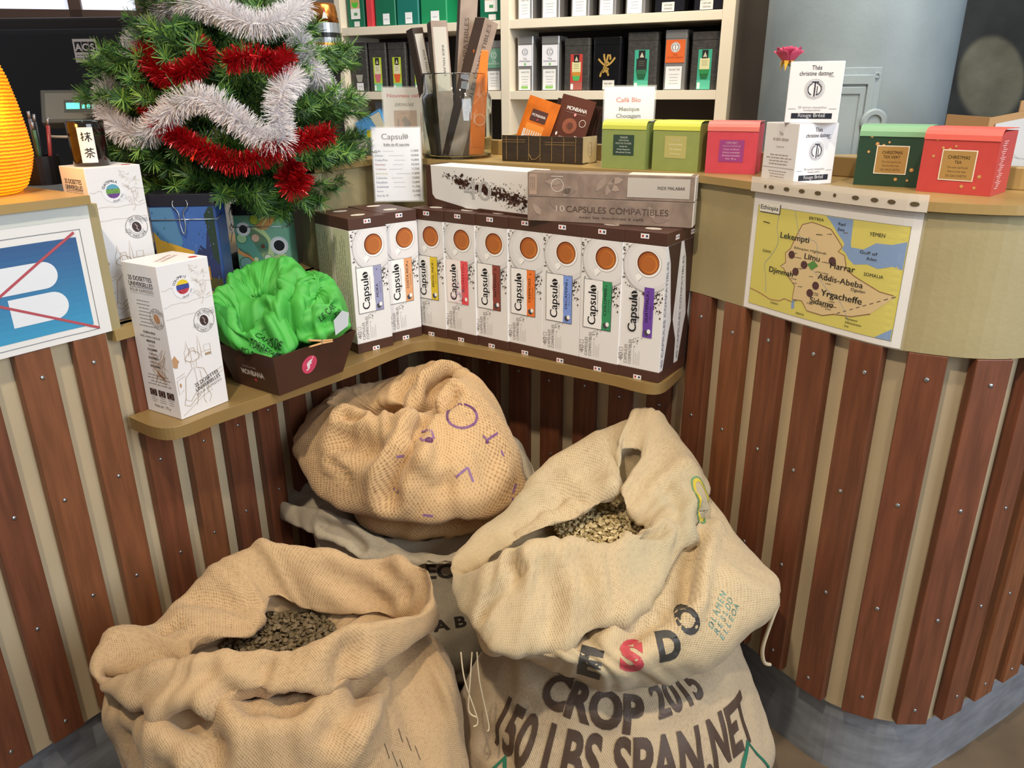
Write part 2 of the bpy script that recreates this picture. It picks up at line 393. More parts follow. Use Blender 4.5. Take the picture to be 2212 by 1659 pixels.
# slats, each with its screws
sm = MB(); sm.lathe([(0, .0015), (.0028, .0012), (.0042, 0)], 10)
screw_me = None
def slat(P, t, z0, z1, k, w=.056, th=.018):
    global screw_me
    p, d, n = P.at(t); r = random.Random(k)
    M = Matrix(((d.x, -n.x, 0, p.x), (d.y, -n.y, 0, p.y), (0, 0, 1, 0), (0, 0, 0, 1)))
    bb = MB(); dz = r.uniform(-.006, .004)
    bb.box(-w / 2, 0, z0 + dz, w / 2, th, z1, 0, M)
    o = bb.obj('slat', m_slat if r.random() < .7 else m_slat2, counter, bevel=.0015)
    for z in (.215, .42, .63, .85):
        if z > z1: continue
        Ms = M @ Matrix.Translation((r.uniform(-.006, .006), -.0002, z + r.uniform(-.008, .008))) @ Matrix.Rotation(radians(90), 4, 'X')
        if screw_me is None:
            so = sm.obj('screw', m_screw, o, smooth=True); screw_me = so.data
        else: so = link(bpy.data.objects.new('screw', screw_me), o)
        so.matrix_world = Ms
k = 0; s0 = PL.snear(-.8225, 1.101)
t = s0 - .0925 * 4
while t < LN - .03:
    if t > .03: slat(PL, t, .18, .899, k)
    k += 1; t += .0925
s0 = PR.snear(.739, 1.111)
t = s0 % .0945
while t < RN - .03:
    if t > .03: slat(PR, t, .18, .899, k + 50, .056, .020)
    k += 1; t += .0945
# ------------------------------------------------------------------ L-shaped shelf
sh = [(-.70, 1.29), (-.64, 1.247), (-.605, 1.238), (-.578, 1.258), (-.548, 1.305), (-.462, 1.412), (-.344, 1.559), (-.29, 1.64), (-.252, 1.695), (-.225, 1.722), (-.19, 1.730), (-.155, 1.716), (-.006, 1.63), (.188, 1.507), (.25, 1.458), (.279, 1.441), (.303, 1.446), (.328, 1.48), (.368, 1.552)]
smo = [(v.x, v.y) for v in cat([(p[0], p[1], 0) for p in sh], 4)]
b = MB(); b.prism(smo + [(.10, 1.745), (-.1, 1.885), (-.30, 2.025), (-.43, 1.785), (-.565, 1.535)], .712, .736)
shelf = thing('corner_shelf', 'L-shaped gold shelf fixed to the slatted counter in the corner', 'shelf')
b.obj('shelf_board', mat('bronze_gold_edge', '#9a7f50', .38, metal=.25, var=.08), shelf, bevel=.002)
SACKS={
'A':[
 [(-0.580,1.000,0.005),(-0.563,0.931,0.005),(-0.516,0.873,0.005),(-0.444,0.834,0.005),(-0.360,0.820,0.005),(-0.276,0.834,0.005),(-0.204,0.873,0.005),(-0.157,0.931,0.005),(-0.140,1.000,0.005),(-0.157,1.069,0.005),(-0.204,1.127,0.005),(-0.276,1.166,0.005),(-0.360,1.180,0.005),(-0.444,1.166,0.005),(-0.516,1.127,0.005),(-0.563,1.069,0.005)],
 [(-0.630,1.000,0.060),(-0.609,0.916,0.060),(-0.551,0.844,0.060),(-0.463,0.797,0.060),(-0.360,0.780,0.060),(-0.257,0.797,0.060),(-0.169,0.844,0.060),(-0.111,0.916,0.060),(-0.090,1.000,0.060),(-0.111,1.084,0.060),(-0.169,1.156,0.060),(-0.257,1.203,0.060),(-0.360,1.220,0.060),(-0.463,1.203,0.060),(-0.551,1.156,0.060),(-0.609,1.084,0.060)],
 [(-0.635,1.000,0.220),(-0.614,0.914,0.220),(-0.554,0.841,0.220),(-0.465,0.792,0.220),(-0.360,0.775,0.220),(-0.255,0.792,0.220),(-0.166,0.841,0.220),(-0.106,0.914,0.220),(-0.085,1.000,0.220),(-0.106,1.086,0.220),(-0.166,1.159,0.220),(-0.255,1.208,0.220),(-0.360,1.225,0.220),(-0.465,1.208,0.220),(-0.554,1.159,0.220),(-0.614,1.086,0.220)],
 [(-0.629,0.940,0.382),(-0.591,0.890,0.395),(-0.512,0.835,0.429),(-0.442,0.815,0.445),(-0.365,0.815,0.453),(-0.291,0.825,0.450),(-0.210,0.870,0.421),(-0.172,0.990,0.340),(-0.115,1.020,0.360),(-0.133,1.097,0.360),(-0.184,1.161,0.360),(-0.260,1.205,0.360),(-0.350,1.220,0.360),(-0.440,1.205,0.360),(-0.516,1.161,0.360),(-0.567,1.097,0.360)],
 [(-0.631,0.940,0.433),(-0.590,0.920,0.427),(-0.526,0.900,0.429),(-0.476,0.900,0.436),(-0.408,0.905,0.447),(-0.327,0.915,0.451),(-0.256,0.940,0.441),(-0.204,1.030,0.405),(-0.188,1.120,0.404),(-0.231,1.180,0.388),(-0.321,1.200,0.384),(-0.450,1.200,0.395),(-0.504,1.180,0.400),(-0.554,1.130,0.399),(-0.604,1.050,0.410),(-0.633,1.000,0.434)],
 [(-0.631,0.925,0.460),(-0.577,0.885,0.466),(-0.506,0.860,0.468),(-0.459,0.855,0.479),(-0.387,0.860,0.490),(-0.313,0.875,0.488),(-0.241,0.910,0.463),(-0.145,1.040,0.441),(-0.149,1.150,0.430),(-0.219,1.220,0.389),(-0.331,1.250,0.389),(-0.464,1.250,0.401),(-0.519,1.230,0.405),(-0.577,1.170,0.398),(-0.623,1.070,0.418),(-0.646,1.000,0.453)],
 [(-0.629,0.930,0.466),(-0.552,0.905,0.488),(-0.489,0.900,0.507),(-0.446,0.910,0.525),(-0.373,0.915,0.525),(-0.309,0.930,0.527),(-0.227,0.970,0.523),(-0.143,1.050,0.482),(-0.146,1.120,0.518),(-0.206,1.170,0.503),(-0.309,1.190,0.507),(-0.439,1.200,0.523),(-0.488,1.190,0.514),(-0.546,1.140,0.478),(-0.597,1.050,0.476),(-0.631,1.000,0.492)],
 [(-0.627,0.950,0.444),(-0.561,0.930,0.463),(-0.509,0.940,0.461),(-0.465,0.950,0.473),(-0.390,0.950,0.480),(-0.322,0.965,0.482),(-0.235,1.000,0.483),(-0.161,1.050,0.469),(-0.153,1.080,0.445),(-0.201,1.110,0.434),(-0.276,1.120,0.429),(-0.364,1.130,0.431),(-0.434,1.130,0.462),(-0.436,1.050,0.447),(-0.484,0.980,0.489),(-0.531,0.955,0.452)],
 [(-0.625,0.970,0.426),(-0.578,0.960,0.423),(-0.528,0.970,0.418),(-0.483,0.980,0.427),(-0.404,0.980,0.436),(-0.333,0.990,0.440),(-0.249,1.020,0.445),(-0.174,1.060,0.449),(-0.181,1.110,0.436),(-0.224,1.150,0.421),(-0.284,1.160,0.426),(-0.361,1.170,0.432),(-0.416,1.160,0.445),(-0.474,1.100,0.427),(-0.515,1.030,0.459),(-0.557,0.985,0.433)],
 [(-0.500,1.055,0.405),(-0.492,1.017,0.405),(-0.469,0.984,0.405),(-0.435,0.963,0.405),(-0.395,0.955,0.405),(-0.355,0.963,0.405),(-0.321,0.984,0.405),(-0.298,1.017,0.405),(-0.290,1.055,0.405),(-0.298,1.093,0.405),(-0.321,1.126,0.405),(-0.355,1.147,0.405),(-0.395,1.155,0.405),(-0.435,1.147,0.405),(-0.469,1.126,0.405),(-0.492,1.093,0.405)],
 [(-0.485,1.055,0.330),(-0.478,1.022,0.330),(-0.459,0.995,0.330),(-0.429,0.976,0.330),(-0.395,0.970,0.330),(-0.361,0.976,0.330),(-0.331,0.995,0.330),(-0.312,1.022,0.330),(-0.305,1.055,0.330),(-0.312,1.088,0.330),(-0.331,1.115,0.330),(-0.361,1.134,0.330),(-0.395,1.140,0.330),(-0.429,1.134,0.330),(-0.459,1.115,0.330),(-0.478,1.088,0.330)],
],
'C':[
 [(0.090,1.180,0.360),(0.098,1.146,0.360),(0.119,1.116,0.360),(0.152,1.097,0.360),(0.190,1.090,0.360),(0.228,1.097,0.360),(0.261,1.116,0.360),(0.282,1.146,0.360),(0.290,1.180,0.360),(0.282,1.214,0.360),(0.261,1.244,0.360),(0.228,1.263,0.360),(0.190,1.270,0.360),(0.152,1.263,0.360),(0.119,1.244,0.360),(0.098,1.214,0.360)],
 [(-0.010,1.180,0.365),(0.005,1.115,0.365),(0.049,1.060,0.365),(0.113,1.023,0.365),(0.190,1.010,0.365),(0.267,1.023,0.365),(0.331,1.060,0.365),(0.375,1.115,0.365),(0.390,1.180,0.365),(0.375,1.245,0.365),(0.331,1.300,0.365),(0.267,1.337,0.365),(0.190,1.350,0.365),(0.113,1.337,0.365),(0.049,1.300,0.365),(0.005,1.245,0.365)],
 [(-0.041,1.100,0.369),(0.000,1.000,0.441),(0.058,0.960,0.468),(0.113,0.940,0.469),(0.163,0.940,0.451),(0.222,0.950,0.447),(0.314,0.990,0.446),(0.456,1.100,0.452),(0.469,1.230,0.440),(0.400,1.380,0.420),(0.310,1.450,0.410),(0.220,1.460,0.410),(0.130,1.440,0.410),(0.050,1.390,0.410),(-0.020,1.300,0.410),(-0.050,1.200,0.410)],
 [(-0.064,1.100,0.409),(-0.037,1.020,0.443),(0.015,0.970,0.470),(0.064,0.955,0.485),(0.114,0.950,0.480),(0.169,0.950,0.502),(0.256,1.000,0.513),(0.358,1.100,0.521),(0.426,1.240,0.492),(0.375,1.400,0.520),(0.310,1.470,0.520),(0.240,1.480,0.520),(0.160,1.470,0.510),(0.070,1.430,0.490),(-0.010,1.350,0.480),(-0.060,1.240,0.470)],
 [(-0.087,1.120,0.480),(-0.067,1.050,0.482),(-0.031,1.000,0.468),(0.021,0.990,0.470),(0.085,1.000,0.476),(0.142,1.020,0.501),(0.219,1.070,0.506),(0.289,1.160,0.528),(0.373,1.300,0.537),(0.361,1.390,0.542),(0.311,1.440,0.580),(0.266,1.460,0.571),(0.187,1.440,0.549),(0.077,1.370,0.512),(-0.016,1.270,0.489),(-0.076,1.190,0.473)],
 [(-0.103,1.100,0.515),(-0.081,1.020,0.509),(-0.042,0.960,0.497),(0.014,0.950,0.496),(0.086,0.960,0.500),(0.144,0.980,0.521),(0.217,1.030,0.522),(0.290,1.130,0.538),(0.370,1.280,0.566),(0.377,1.430,0.563),(0.328,1.480,0.615),(0.271,1.500,0.606),(0.191,1.480,0.572),(0.079,1.410,0.533),(-0.016,1.310,0.506),(-0.087,1.200,0.494)],
 [(-0.104,1.120,0.518),(-0.051,1.050,0.569),(0.001,1.050,0.597),(0.053,1.060,0.612),(0.106,1.070,0.604),(0.145,1.080,0.588),(0.214,1.130,0.583),(0.289,1.200,0.560),(0.327,1.300,0.610),(0.326,1.400,0.636),(0.295,1.450,0.672),(0.255,1.470,0.666),(0.195,1.450,0.634),(0.085,1.370,0.596),(-0.007,1.270,0.555),(-0.081,1.180,0.521)],
 [(-0.083,1.130,0.501),(-0.045,1.090,0.532),(0.005,1.090,0.562),(0.059,1.100,0.576),(0.114,1.100,0.570),(0.154,1.110,0.560),(0.219,1.150,0.561),(0.258,1.190,0.555),(0.231,1.220,0.556),(0.208,1.260,0.593),(0.251,1.350,0.630),(0.208,1.370,0.630),(0.200,1.300,0.596),(0.130,1.240,0.558),(0.035,1.190,0.551),(-0.056,1.150,0.511)],
 [(-0.064,1.150,0.487),(-0.037,1.120,0.500),(0.009,1.130,0.523),(0.066,1.140,0.536),(0.122,1.140,0.531),(0.162,1.140,0.527),(0.219,1.170,0.533),(0.244,1.200,0.539),(0.239,1.250,0.548),(0.236,1.300,0.581),(0.260,1.360,0.597),(0.220,1.380,0.590),(0.187,1.350,0.572),(0.117,1.290,0.555),(0.028,1.240,0.535),(-0.049,1.190,0.494)],
 [(0.070,1.280,0.485),(0.079,1.244,0.485),(0.104,1.213,0.485),(0.141,1.192,0.485),(0.185,1.185,0.485),(0.229,1.192,0.485),(0.266,1.213,0.485),(0.291,1.244,0.485),(0.300,1.280,0.485),(0.291,1.316,0.485),(0.266,1.347,0.485),(0.229,1.368,0.485),(0.185,1.375,0.485),(0.141,1.368,0.485),(0.104,1.347,0.485),(0.079,1.316,0.485)],
 [(0.085,1.280,0.440),(0.093,1.249,0.440),(0.114,1.223,0.440),(0.147,1.206,0.440),(0.185,1.200,0.440),(0.223,1.206,0.440),(0.256,1.223,0.440),(0.277,1.249,0.440),(0.285,1.280,0.440),(0.277,1.311,0.440),(0.256,1.337,0.440),(0.223,1.354,0.440),(0.185,1.360,0.440),(0.147,1.354,0.440),(0.114,1.337,0.440),(0.093,1.311,0.440)],
],
'E':[
 [(-0.320,1.560,0.370),(-0.309,1.518,0.370),(-0.276,1.482,0.370),(-0.227,1.458,0.370),(-0.170,1.450,0.370),(-0.113,1.458,0.370),(-0.064,1.482,0.370),(-0.031,1.518,0.370),(-0.020,1.560,0.370),(-0.031,1.602,0.370),(-0.064,1.638,0.370),(-0.113,1.662,0.370),(-0.170,1.670,0.370),(-0.227,1.662,0.370),(-0.276,1.638,0.370),(-0.309,1.602,0.370)],
 [(-0.370,1.540,0.420),(-0.355,1.479,0.420),(-0.311,1.427,0.420),(-0.247,1.392,0.420),(-0.170,1.380,0.420),(-0.093,1.392,0.420),(-0.029,1.427,0.420),(0.015,1.479,0.420),(0.030,1.540,0.420),(0.015,1.601,0.420),(-0.029,1.653,0.420),(-0.093,1.688,0.420),(-0.170,1.700,0.420),(-0.247,1.688,0.420),(-0.311,1.653,0.420),(-0.355,1.601,0.420)],
 [(-0.360,1.530,0.470),(-0.346,1.473,0.470),(-0.304,1.424,0.470),(-0.243,1.391,0.470),(-0.170,1.380,0.470),(-0.097,1.391,0.470),(-0.036,1.424,0.470),(0.006,1.473,0.470),(0.020,1.530,0.470),(0.006,1.587,0.470),(-0.036,1.636,0.470),(-0.097,1.669,0.470),(-0.170,1.680,0.470),(-0.243,1.669,0.470),(-0.304,1.636,0.470),(-0.346,1.587,0.470)],
 [(-0.491,1.580,0.534),(-0.457,1.500,0.511),(-0.396,1.420,0.489),(-0.307,1.360,0.494),(-0.217,1.320,0.497),(-0.134,1.310,0.500),(-0.053,1.340,0.499),(0.032,1.420,0.519),(0.000,1.540,0.548),(-0.036,1.630,0.566),(-0.084,1.700,0.596),(-0.175,1.740,0.611),(-0.278,1.740,0.593),(-0.365,1.720,0.584),(-0.438,1.690,0.573),(-0.487,1.640,0.559)],
 [(-0.475,1.560,0.584),(-0.409,1.470,0.576),(-0.322,1.400,0.578),(-0.248,1.360,0.603),(-0.196,1.350,0.623),(-0.143,1.360,0.618),(-0.081,1.400,0.623),(-0.021,1.470,0.616),(-0.030,1.570,0.621),(-0.054,1.640,0.638),(-0.110,1.700,0.659),(-0.184,1.730,0.662),(-0.274,1.730,0.639),(-0.355,1.710,0.624),(-0.420,1.680,0.624),(-0.462,1.630,0.604)],
 [(-0.416,1.570,0.635),(-0.369,1.520,0.645),(-0.302,1.480,0.646),(-0.245,1.460,0.659),(-0.203,1.450,0.653),(-0.192,1.470,0.642),(-0.158,1.500,0.662),(-0.121,1.550,0.690),(-0.087,1.610,0.681),(-0.112,1.650,0.681),(-0.157,1.690,0.689),(-0.214,1.710,0.676),(-0.270,1.710,0.656),(-0.333,1.690,0.647),(-0.387,1.660,0.646),(-0.418,1.620,0.639)],
 [(-0.392,1.600,0.624),(-0.351,1.560,0.624),(-0.306,1.530,0.624),(-0.257,1.530,0.623),(-0.218,1.530,0.612),(-0.192,1.550,0.614),(-0.155,1.570,0.639),(-0.133,1.600,0.660),(-0.122,1.630,0.662),(-0.143,1.650,0.655),(-0.176,1.620,0.646),(-0.219,1.550,0.631),(-0.267,1.600,0.633),(-0.324,1.630,0.630),(-0.356,1.630,0.630),(-0.384,1.620,0.630)],
 [(-0.240,1.600,0.530),(-0.234,1.585,0.530),(-0.217,1.572,0.530),(-0.191,1.563,0.530),(-0.160,1.560,0.530),(-0.129,1.563,0.530),(-0.103,1.572,0.530),(-0.086,1.585,0.530),(-0.080,1.600,0.530),(-0.086,1.615,0.530),(-0.103,1.628,0.530),(-0.129,1.637,0.530),(-0.160,1.640,0.530),(-0.191,1.637,0.530),(-0.217,1.628,0.530),(-0.234,1.615,0.530)],
 [(-0.220,1.600,0.500),(-0.215,1.589,0.500),(-0.202,1.579,0.500),(-0.183,1.572,0.500),(-0.160,1.570,0.500),(-0.137,1.572,0.500),(-0.118,1.579,0.500),(-0.105,1.589,0.500),(-0.100,1.600,0.500),(-0.105,1.611,0.500),(-0.118,1.621,0.500),(-0.137,1.628,0.500),(-0.160,1.630,0.500),(-0.183,1.628,0.500),(-0.202,1.621,0.500),(-0.215,1.611,0.500)],
],
'D':[
 [(-0.400,1.600,0.005),(-0.385,1.523,0.005),(-0.341,1.459,0.005),(-0.277,1.415,0.005),(-0.200,1.400,0.005),(-0.123,1.415,0.005),(-0.059,1.459,0.005),(-0.015,1.523,0.005),(0.000,1.600,0.005),(-0.015,1.677,0.005),(-0.059,1.741,0.005),(-0.123,1.785,0.005),(-0.200,1.800,0.005),(-0.277,1.785,0.005),(-0.341,1.741,0.005),(-0.385,1.677,0.005)],
 [(-0.445,1.600,0.050),(-0.426,1.508,0.050),(-0.373,1.430,0.050),(-0.294,1.378,0.050),(-0.200,1.360,0.050),(-0.106,1.378,0.050),(-0.027,1.430,0.050),(0.026,1.508,0.050),(0.045,1.600,0.050),(0.026,1.692,0.050),(-0.027,1.770,0.050),(-0.106,1.822,0.050),(-0.200,1.840,0.050),(-0.294,1.822,0.050),(-0.373,1.770,0.050),(-0.426,1.692,0.050)],
 [(-0.475,1.600,0.180),(-0.454,1.499,0.180),(-0.394,1.413,0.180),(-0.305,1.355,0.180),(-0.200,1.335,0.180),(-0.095,1.355,0.180),(-0.006,1.413,0.180),(0.054,1.499,0.180),(0.075,1.600,0.180),(0.054,1.701,0.180),(-0.006,1.787,0.180),(-0.095,1.845,0.180),(-0.200,1.865,0.180),(-0.305,1.845,0.180),(-0.394,1.787,0.180),(-0.454,1.701,0.180)],
 [(-0.470,1.590,0.330),(-0.449,1.492,0.330),(-0.391,1.410,0.330),(-0.303,1.354,0.330),(-0.200,1.335,0.330),(-0.097,1.354,0.330),(-0.009,1.410,0.330),(0.049,1.492,0.330),(0.070,1.590,0.330),(0.049,1.688,0.330),(-0.009,1.770,0.330),(-0.097,1.826,0.330),(-0.200,1.845,0.330),(-0.303,1.826,0.330),(-0.391,1.770,0.330),(-0.449,1.688,0.330)],
 [(-0.525,1.586,0.340),(-0.457,1.497,0.362),(-0.381,1.421,0.375),(-0.299,1.374,0.369),(-0.214,1.346,0.374),(-0.134,1.341,0.380),(-0.064,1.360,0.383),(0.040,1.450,0.385),(0.049,1.562,0.415),(0.016,1.694,0.445),(-0.059,1.779,0.465),(-0.153,1.816,0.485),(-0.256,1.826,0.485),(-0.360,1.779,0.485),(-0.523,1.722,0.390),(-0.539,1.656,0.356)],
 [(-0.546,1.585,0.355),(-0.474,1.490,0.377),(-0.393,1.410,0.390),(-0.306,1.360,0.384),(-0.215,1.330,0.389),(-0.130,1.325,0.395),(-0.055,1.345,0.398),(0.055,1.440,0.400),(0.065,1.560,0.430),(0.030,1.700,0.460),(-0.050,1.790,0.480),(-0.150,1.830,0.500),(-0.260,1.840,0.500),(-0.370,1.790,0.500),(-0.543,1.730,0.405),(-0.560,1.660,0.371)],
 [(-0.548,1.600,0.386),(-0.473,1.520,0.410),(-0.386,1.440,0.433),(-0.298,1.390,0.426),(-0.218,1.360,0.406),(-0.141,1.355,0.397),(-0.066,1.370,0.404),(0.030,1.450,0.420),(0.040,1.560,0.460),(0.010,1.680,0.500),(-0.060,1.760,0.520),(-0.150,1.800,0.540),(-0.250,1.810,0.560),(-0.350,1.770,0.570),(-0.525,1.720,0.467),(-0.549,1.660,0.416)],
 [(-0.506,1.600,0.366),(-0.440,1.530,0.390),(-0.363,1.459,0.413),(-0.286,1.415,0.406),(-0.216,1.389,0.386),(-0.149,1.384,0.377),(-0.082,1.398,0.384),(0.002,1.468,0.400),(0.011,1.565,0.440),(-0.015,1.670,0.480),(-0.077,1.741,0.500),(-0.156,1.776,0.520),(-0.244,1.785,0.540),(-0.332,1.750,0.550),(-0.486,1.706,0.447),(-0.507,1.653,0.396)],
 [(-0.400,1.580,0.400),(-0.385,1.515,0.400),(-0.341,1.460,0.400),(-0.277,1.423,0.400),(-0.200,1.410,0.400),(-0.123,1.423,0.400),(-0.059,1.460,0.400),(-0.015,1.515,0.400),(0.000,1.580,0.400),(-0.015,1.645,0.400),(-0.059,1.700,0.400),(-0.123,1.737,0.400),(-0.200,1.750,0.400),(-0.277,1.737,0.400),(-0.341,1.700,0.400),(-0.385,1.645,0.400)],
 [(-0.350,1.580,0.360),(-0.339,1.530,0.360),(-0.306,1.488,0.360),(-0.257,1.460,0.360),(-0.200,1.450,0.360),(-0.143,1.460,0.360),(-0.094,1.488,0.360),(-0.061,1.530,0.360),(-0.050,1.580,0.360),(-0.061,1.630,0.360),(-0.094,1.672,0.360),(-0.143,1.700,0.360),(-0.200,1.710,0.360),(-0.257,1.700,0.360),(-0.306,1.672,0.360),(-0.339,1.630,0.360)],
],
'B':[
 [(-0.050,1.160,0.005),(-0.032,1.080,0.005),(0.020,1.012,0.005),(0.098,0.966,0.005),(0.190,0.950,0.005),(0.282,0.966,0.005),(0.360,1.012,0.005),(0.412,1.080,0.005),(0.430,1.160,0.005),(0.412,1.240,0.005),(0.360,1.308,0.005),(0.282,1.354,0.005),(0.190,1.370,0.005),(0.098,1.354,0.005),(0.020,1.308,0.005),(-0.032,1.240,0.005)],
 [(-0.095,1.155,0.040),(-0.073,1.063,0.040),(-0.012,0.985,0.040),(0.081,0.933,0.040),(0.190,0.915,0.040),(0.299,0.933,0.040),(0.392,0.985,0.040),(0.453,1.063,0.040),(0.475,1.155,0.040),(0.453,1.247,0.040),(0.392,1.325,0.040),(0.299,1.377,0.040),(0.190,1.395,0.040),(0.081,1.377,0.040),(-0.012,1.325,0.040),(-0.073,1.247,0.040)],
 [(-0.115,1.150,0.130),(-0.092,1.054,0.130),(-0.027,0.973,0.130),(0.070,0.919,0.130),(0.185,0.900,0.130),(0.300,0.919,0.130),(0.397,0.973,0.130),(0.462,1.054,0.130),(0.485,1.150,0.130),(0.462,1.246,0.130),(0.397,1.327,0.130),(0.300,1.381,0.130),(0.185,1.400,0.130),(0.070,1.381,0.130),(-0.027,1.327,0.130),(-0.092,1.246,0.130)],
 [(-0.090,1.155,0.220),(-0.069,1.065,0.220),(-0.009,0.989,0.220),(0.080,0.938,0.220),(0.185,0.920,0.220),(0.290,0.938,0.220),(0.379,0.989,0.220),(0.439,1.065,0.220),(0.460,1.155,0.220),(0.439,1.245,0.220),(0.379,1.321,0.220),(0.290,1.372,0.220),(0.185,1.390,0.220),(0.080,1.372,0.220),(-0.009,1.321,0.220),(-0.069,1.245,0.220)],
 [(-0.050,1.165,0.300),(-0.032,1.087,0.300),(0.020,1.020,0.300),(0.098,0.976,0.300),(0.190,0.960,0.300),(0.282,0.976,0.300),(0.360,1.020,0.300),(0.412,1.087,0.300),(0.430,1.165,0.300),(0.412,1.243,0.300),(0.360,1.310,0.300),(0.282,1.354,0.300),(0.190,1.370,0.300),(0.098,1.354,0.300),(0.020,1.310,0.300),(-0.032,1.243,0.300)],
 [(-0.015,1.170,0.360),(0.001,1.105,0.360),(0.045,1.050,0.360),(0.112,1.013,0.360),(0.190,1.000,0.360),(0.268,1.013,0.360),(0.335,1.050,0.360),(0.379,1.105,0.360),(0.395,1.170,0.360),(0.379,1.235,0.360),(0.335,1.290,0.360),(0.268,1.327,0.360),(0.190,1.340,0.360),(0.112,1.327,0.360),(0.045,1.290,0.360),(0.001,1.235,0.360)],
 [(0.040,1.170,0.390),(0.051,1.124,0.390),(0.084,1.085,0.390),(0.133,1.059,0.390),(0.190,1.050,0.390),(0.247,1.059,0.390),(0.296,1.085,0.390),(0.329,1.124,0.390),(0.340,1.170,0.390),(0.329,1.216,0.390),(0.296,1.255,0.390),(0.247,1.281,0.390),(0.190,1.290,0.390),(0.133,1.281,0.390),(0.084,1.255,0.390),(0.051,1.216,0.390)],
 [(0.140,1.170,0.390),(0.144,1.155,0.390),(0.155,1.142,0.390),(0.171,1.133,0.390),(0.190,1.130,0.390),(0.209,1.133,0.390),(0.225,1.142,0.390),(0.236,1.155,0.390),(0.240,1.170,0.390),(0.236,1.185,0.390),(0.225,1.198,0.390),(0.209,1.207,0.390),(0.190,1.210,0.390),(0.171,1.207,0.390),(0.155,1.198,0.390),(0.144,1.185,0.390)],
],
'G2':[
 [(-0.490,1.530,0.765),(-0.487,1.519,0.765),(-0.480,1.509,0.765),(-0.468,1.502,0.765),(-0.455,1.500,0.765),(-0.442,1.502,0.765),(-0.430,1.509,0.765),(-0.423,1.519,0.765),(-0.420,1.530,0.765),(-0.423,1.541,0.765),(-0.430,1.551,0.765),(-0.442,1.558,0.765),(-0.455,1.560,0.765),(-0.468,1.558,0.765),(-0.480,1.551,0.765),(-0.487,1.541,0.765)],
 [(-0.500,1.530,0.800),(-0.497,1.515,0.800),(-0.487,1.502,0.800),(-0.472,1.493,0.800),(-0.455,1.490,0.800),(-0.438,1.493,0.800),(-0.423,1.502,0.800),(-0.413,1.515,0.800),(-0.410,1.530,0.800),(-0.413,1.545,0.800),(-0.423,1.558,0.800),(-0.438,1.567,0.800),(-0.455,1.570,0.800),(-0.472,1.567,0.800),(-0.487,1.558,0.800),(-0.497,1.545,0.800)],
 [(-0.571,1.500,0.858),(-0.537,1.460,0.841),(-0.496,1.440,0.828),(-0.460,1.440,0.823),(-0.426,1.450,0.829),(-0.406,1.470,0.847),(-0.398,1.500,0.857),(-0.397,1.540,0.865),(-0.412,1.580,0.904),(-0.445,1.600,0.920),(-0.483,1.600,0.930),(-0.522,1.600,0.930),(-0.549,1.590,0.923),(-0.569,1.570,0.908),(-0.579,1.550,0.893),(-0.579,1.530,0.874)],
 [(-0.566,1.510,0.939),(-0.538,1.475,0.898),(-0.504,1.465,0.896),(-0.475,1.460,0.902),(-0.454,1.460,0.908),(-0.432,1.465,0.911),(-0.421,1.490,0.927),(-0.424,1.520,0.943),(-0.448,1.560,0.962),(-0.464,1.570,0.974),(-0.492,1.580,0.968),(-0.517,1.580,0.961),(-0.534,1.570,0.956),(-0.549,1.560,0.951),(-0.562,1.550,0.946),(-0.568,1.530,0.943)],
 [(-0.552,1.520,0.934),(-0.528,1.500,0.904),(-0.503,1.495,0.905),(-0.483,1.490,0.907),(-0.470,1.490,0.911),(-0.461,1.490,0.917),(-0.463,1.500,0.926),(-0.469,1.515,0.928),(-0.474,1.520,0.928),(-0.484,1.525,0.926),(-0.496,1.525,0.925),(-0.508,1.525,0.924),(-0.519,1.525,0.925),(-0.530,1.525,0.927),(-0.542,1.525,0.930),(-0.549,1.523,0.933)],
 [(-0.527,1.516,0.904),(-0.515,1.506,0.874),(-0.502,1.504,0.875),(-0.492,1.501,0.877),(-0.486,1.501,0.881),(-0.481,1.501,0.887),(-0.483,1.506,0.896),(-0.485,1.514,0.898),(-0.488,1.516,0.898),(-0.493,1.519,0.896),(-0.499,1.519,0.895),(-0.505,1.519,0.894),(-0.510,1.519,0.895),(-0.516,1.519,0.897),(-0.522,1.519,0.900),(-0.526,1.518,0.903)],
],
'G3':[
 [(-0.440,1.520,0.765),(-0.437,1.509,0.765),(-0.430,1.499,0.765),(-0.418,1.492,0.765),(-0.405,1.490,0.765),(-0.392,1.492,0.765),(-0.380,1.499,0.765),(-0.373,1.509,0.765),(-0.370,1.520,0.765),(-0.373,1.531,0.765),(-0.380,1.541,0.765),(-0.392,1.548,0.765),(-0.405,1.550,0.765),(-0.418,1.548,0.765),(-0.430,1.541,0.765),(-0.437,1.531,0.765)],
 [(-0.450,1.520,0.810),(-0.447,1.505,0.810),(-0.437,1.492,0.810),(-0.422,1.483,0.810),(-0.405,1.480,0.810),(-0.388,1.483,0.810),(-0.373,1.492,0.810),(-0.363,1.505,0.810),(-0.360,1.520,0.810),(-0.363,1.535,0.810),(-0.373,1.548,0.810),(-0.388,1.557,0.810),(-0.405,1.560,0.810),(-0.422,1.557,0.810),(-0.437,1.548,0.810),(-0.447,1.535,0.810)],
 [(-0.428,1.470,0.852),(-0.421,1.450,0.826),(-0.399,1.435,0.827),(-0.377,1.440,0.832),(-0.357,1.455,0.836),(-0.340,1.475,0.837),(-0.331,1.495,0.837),(-0.333,1.520,0.836),(-0.341,1.560,0.839),(-0.358,1.580,0.854),(-0.380,1.590,0.861),(-0.401,1.600,0.864),(-0.418,1.590,0.872),(-0.433,1.570,0.872),(-0.440,1.540,0.870),(-0.435,1.500,0.867)],
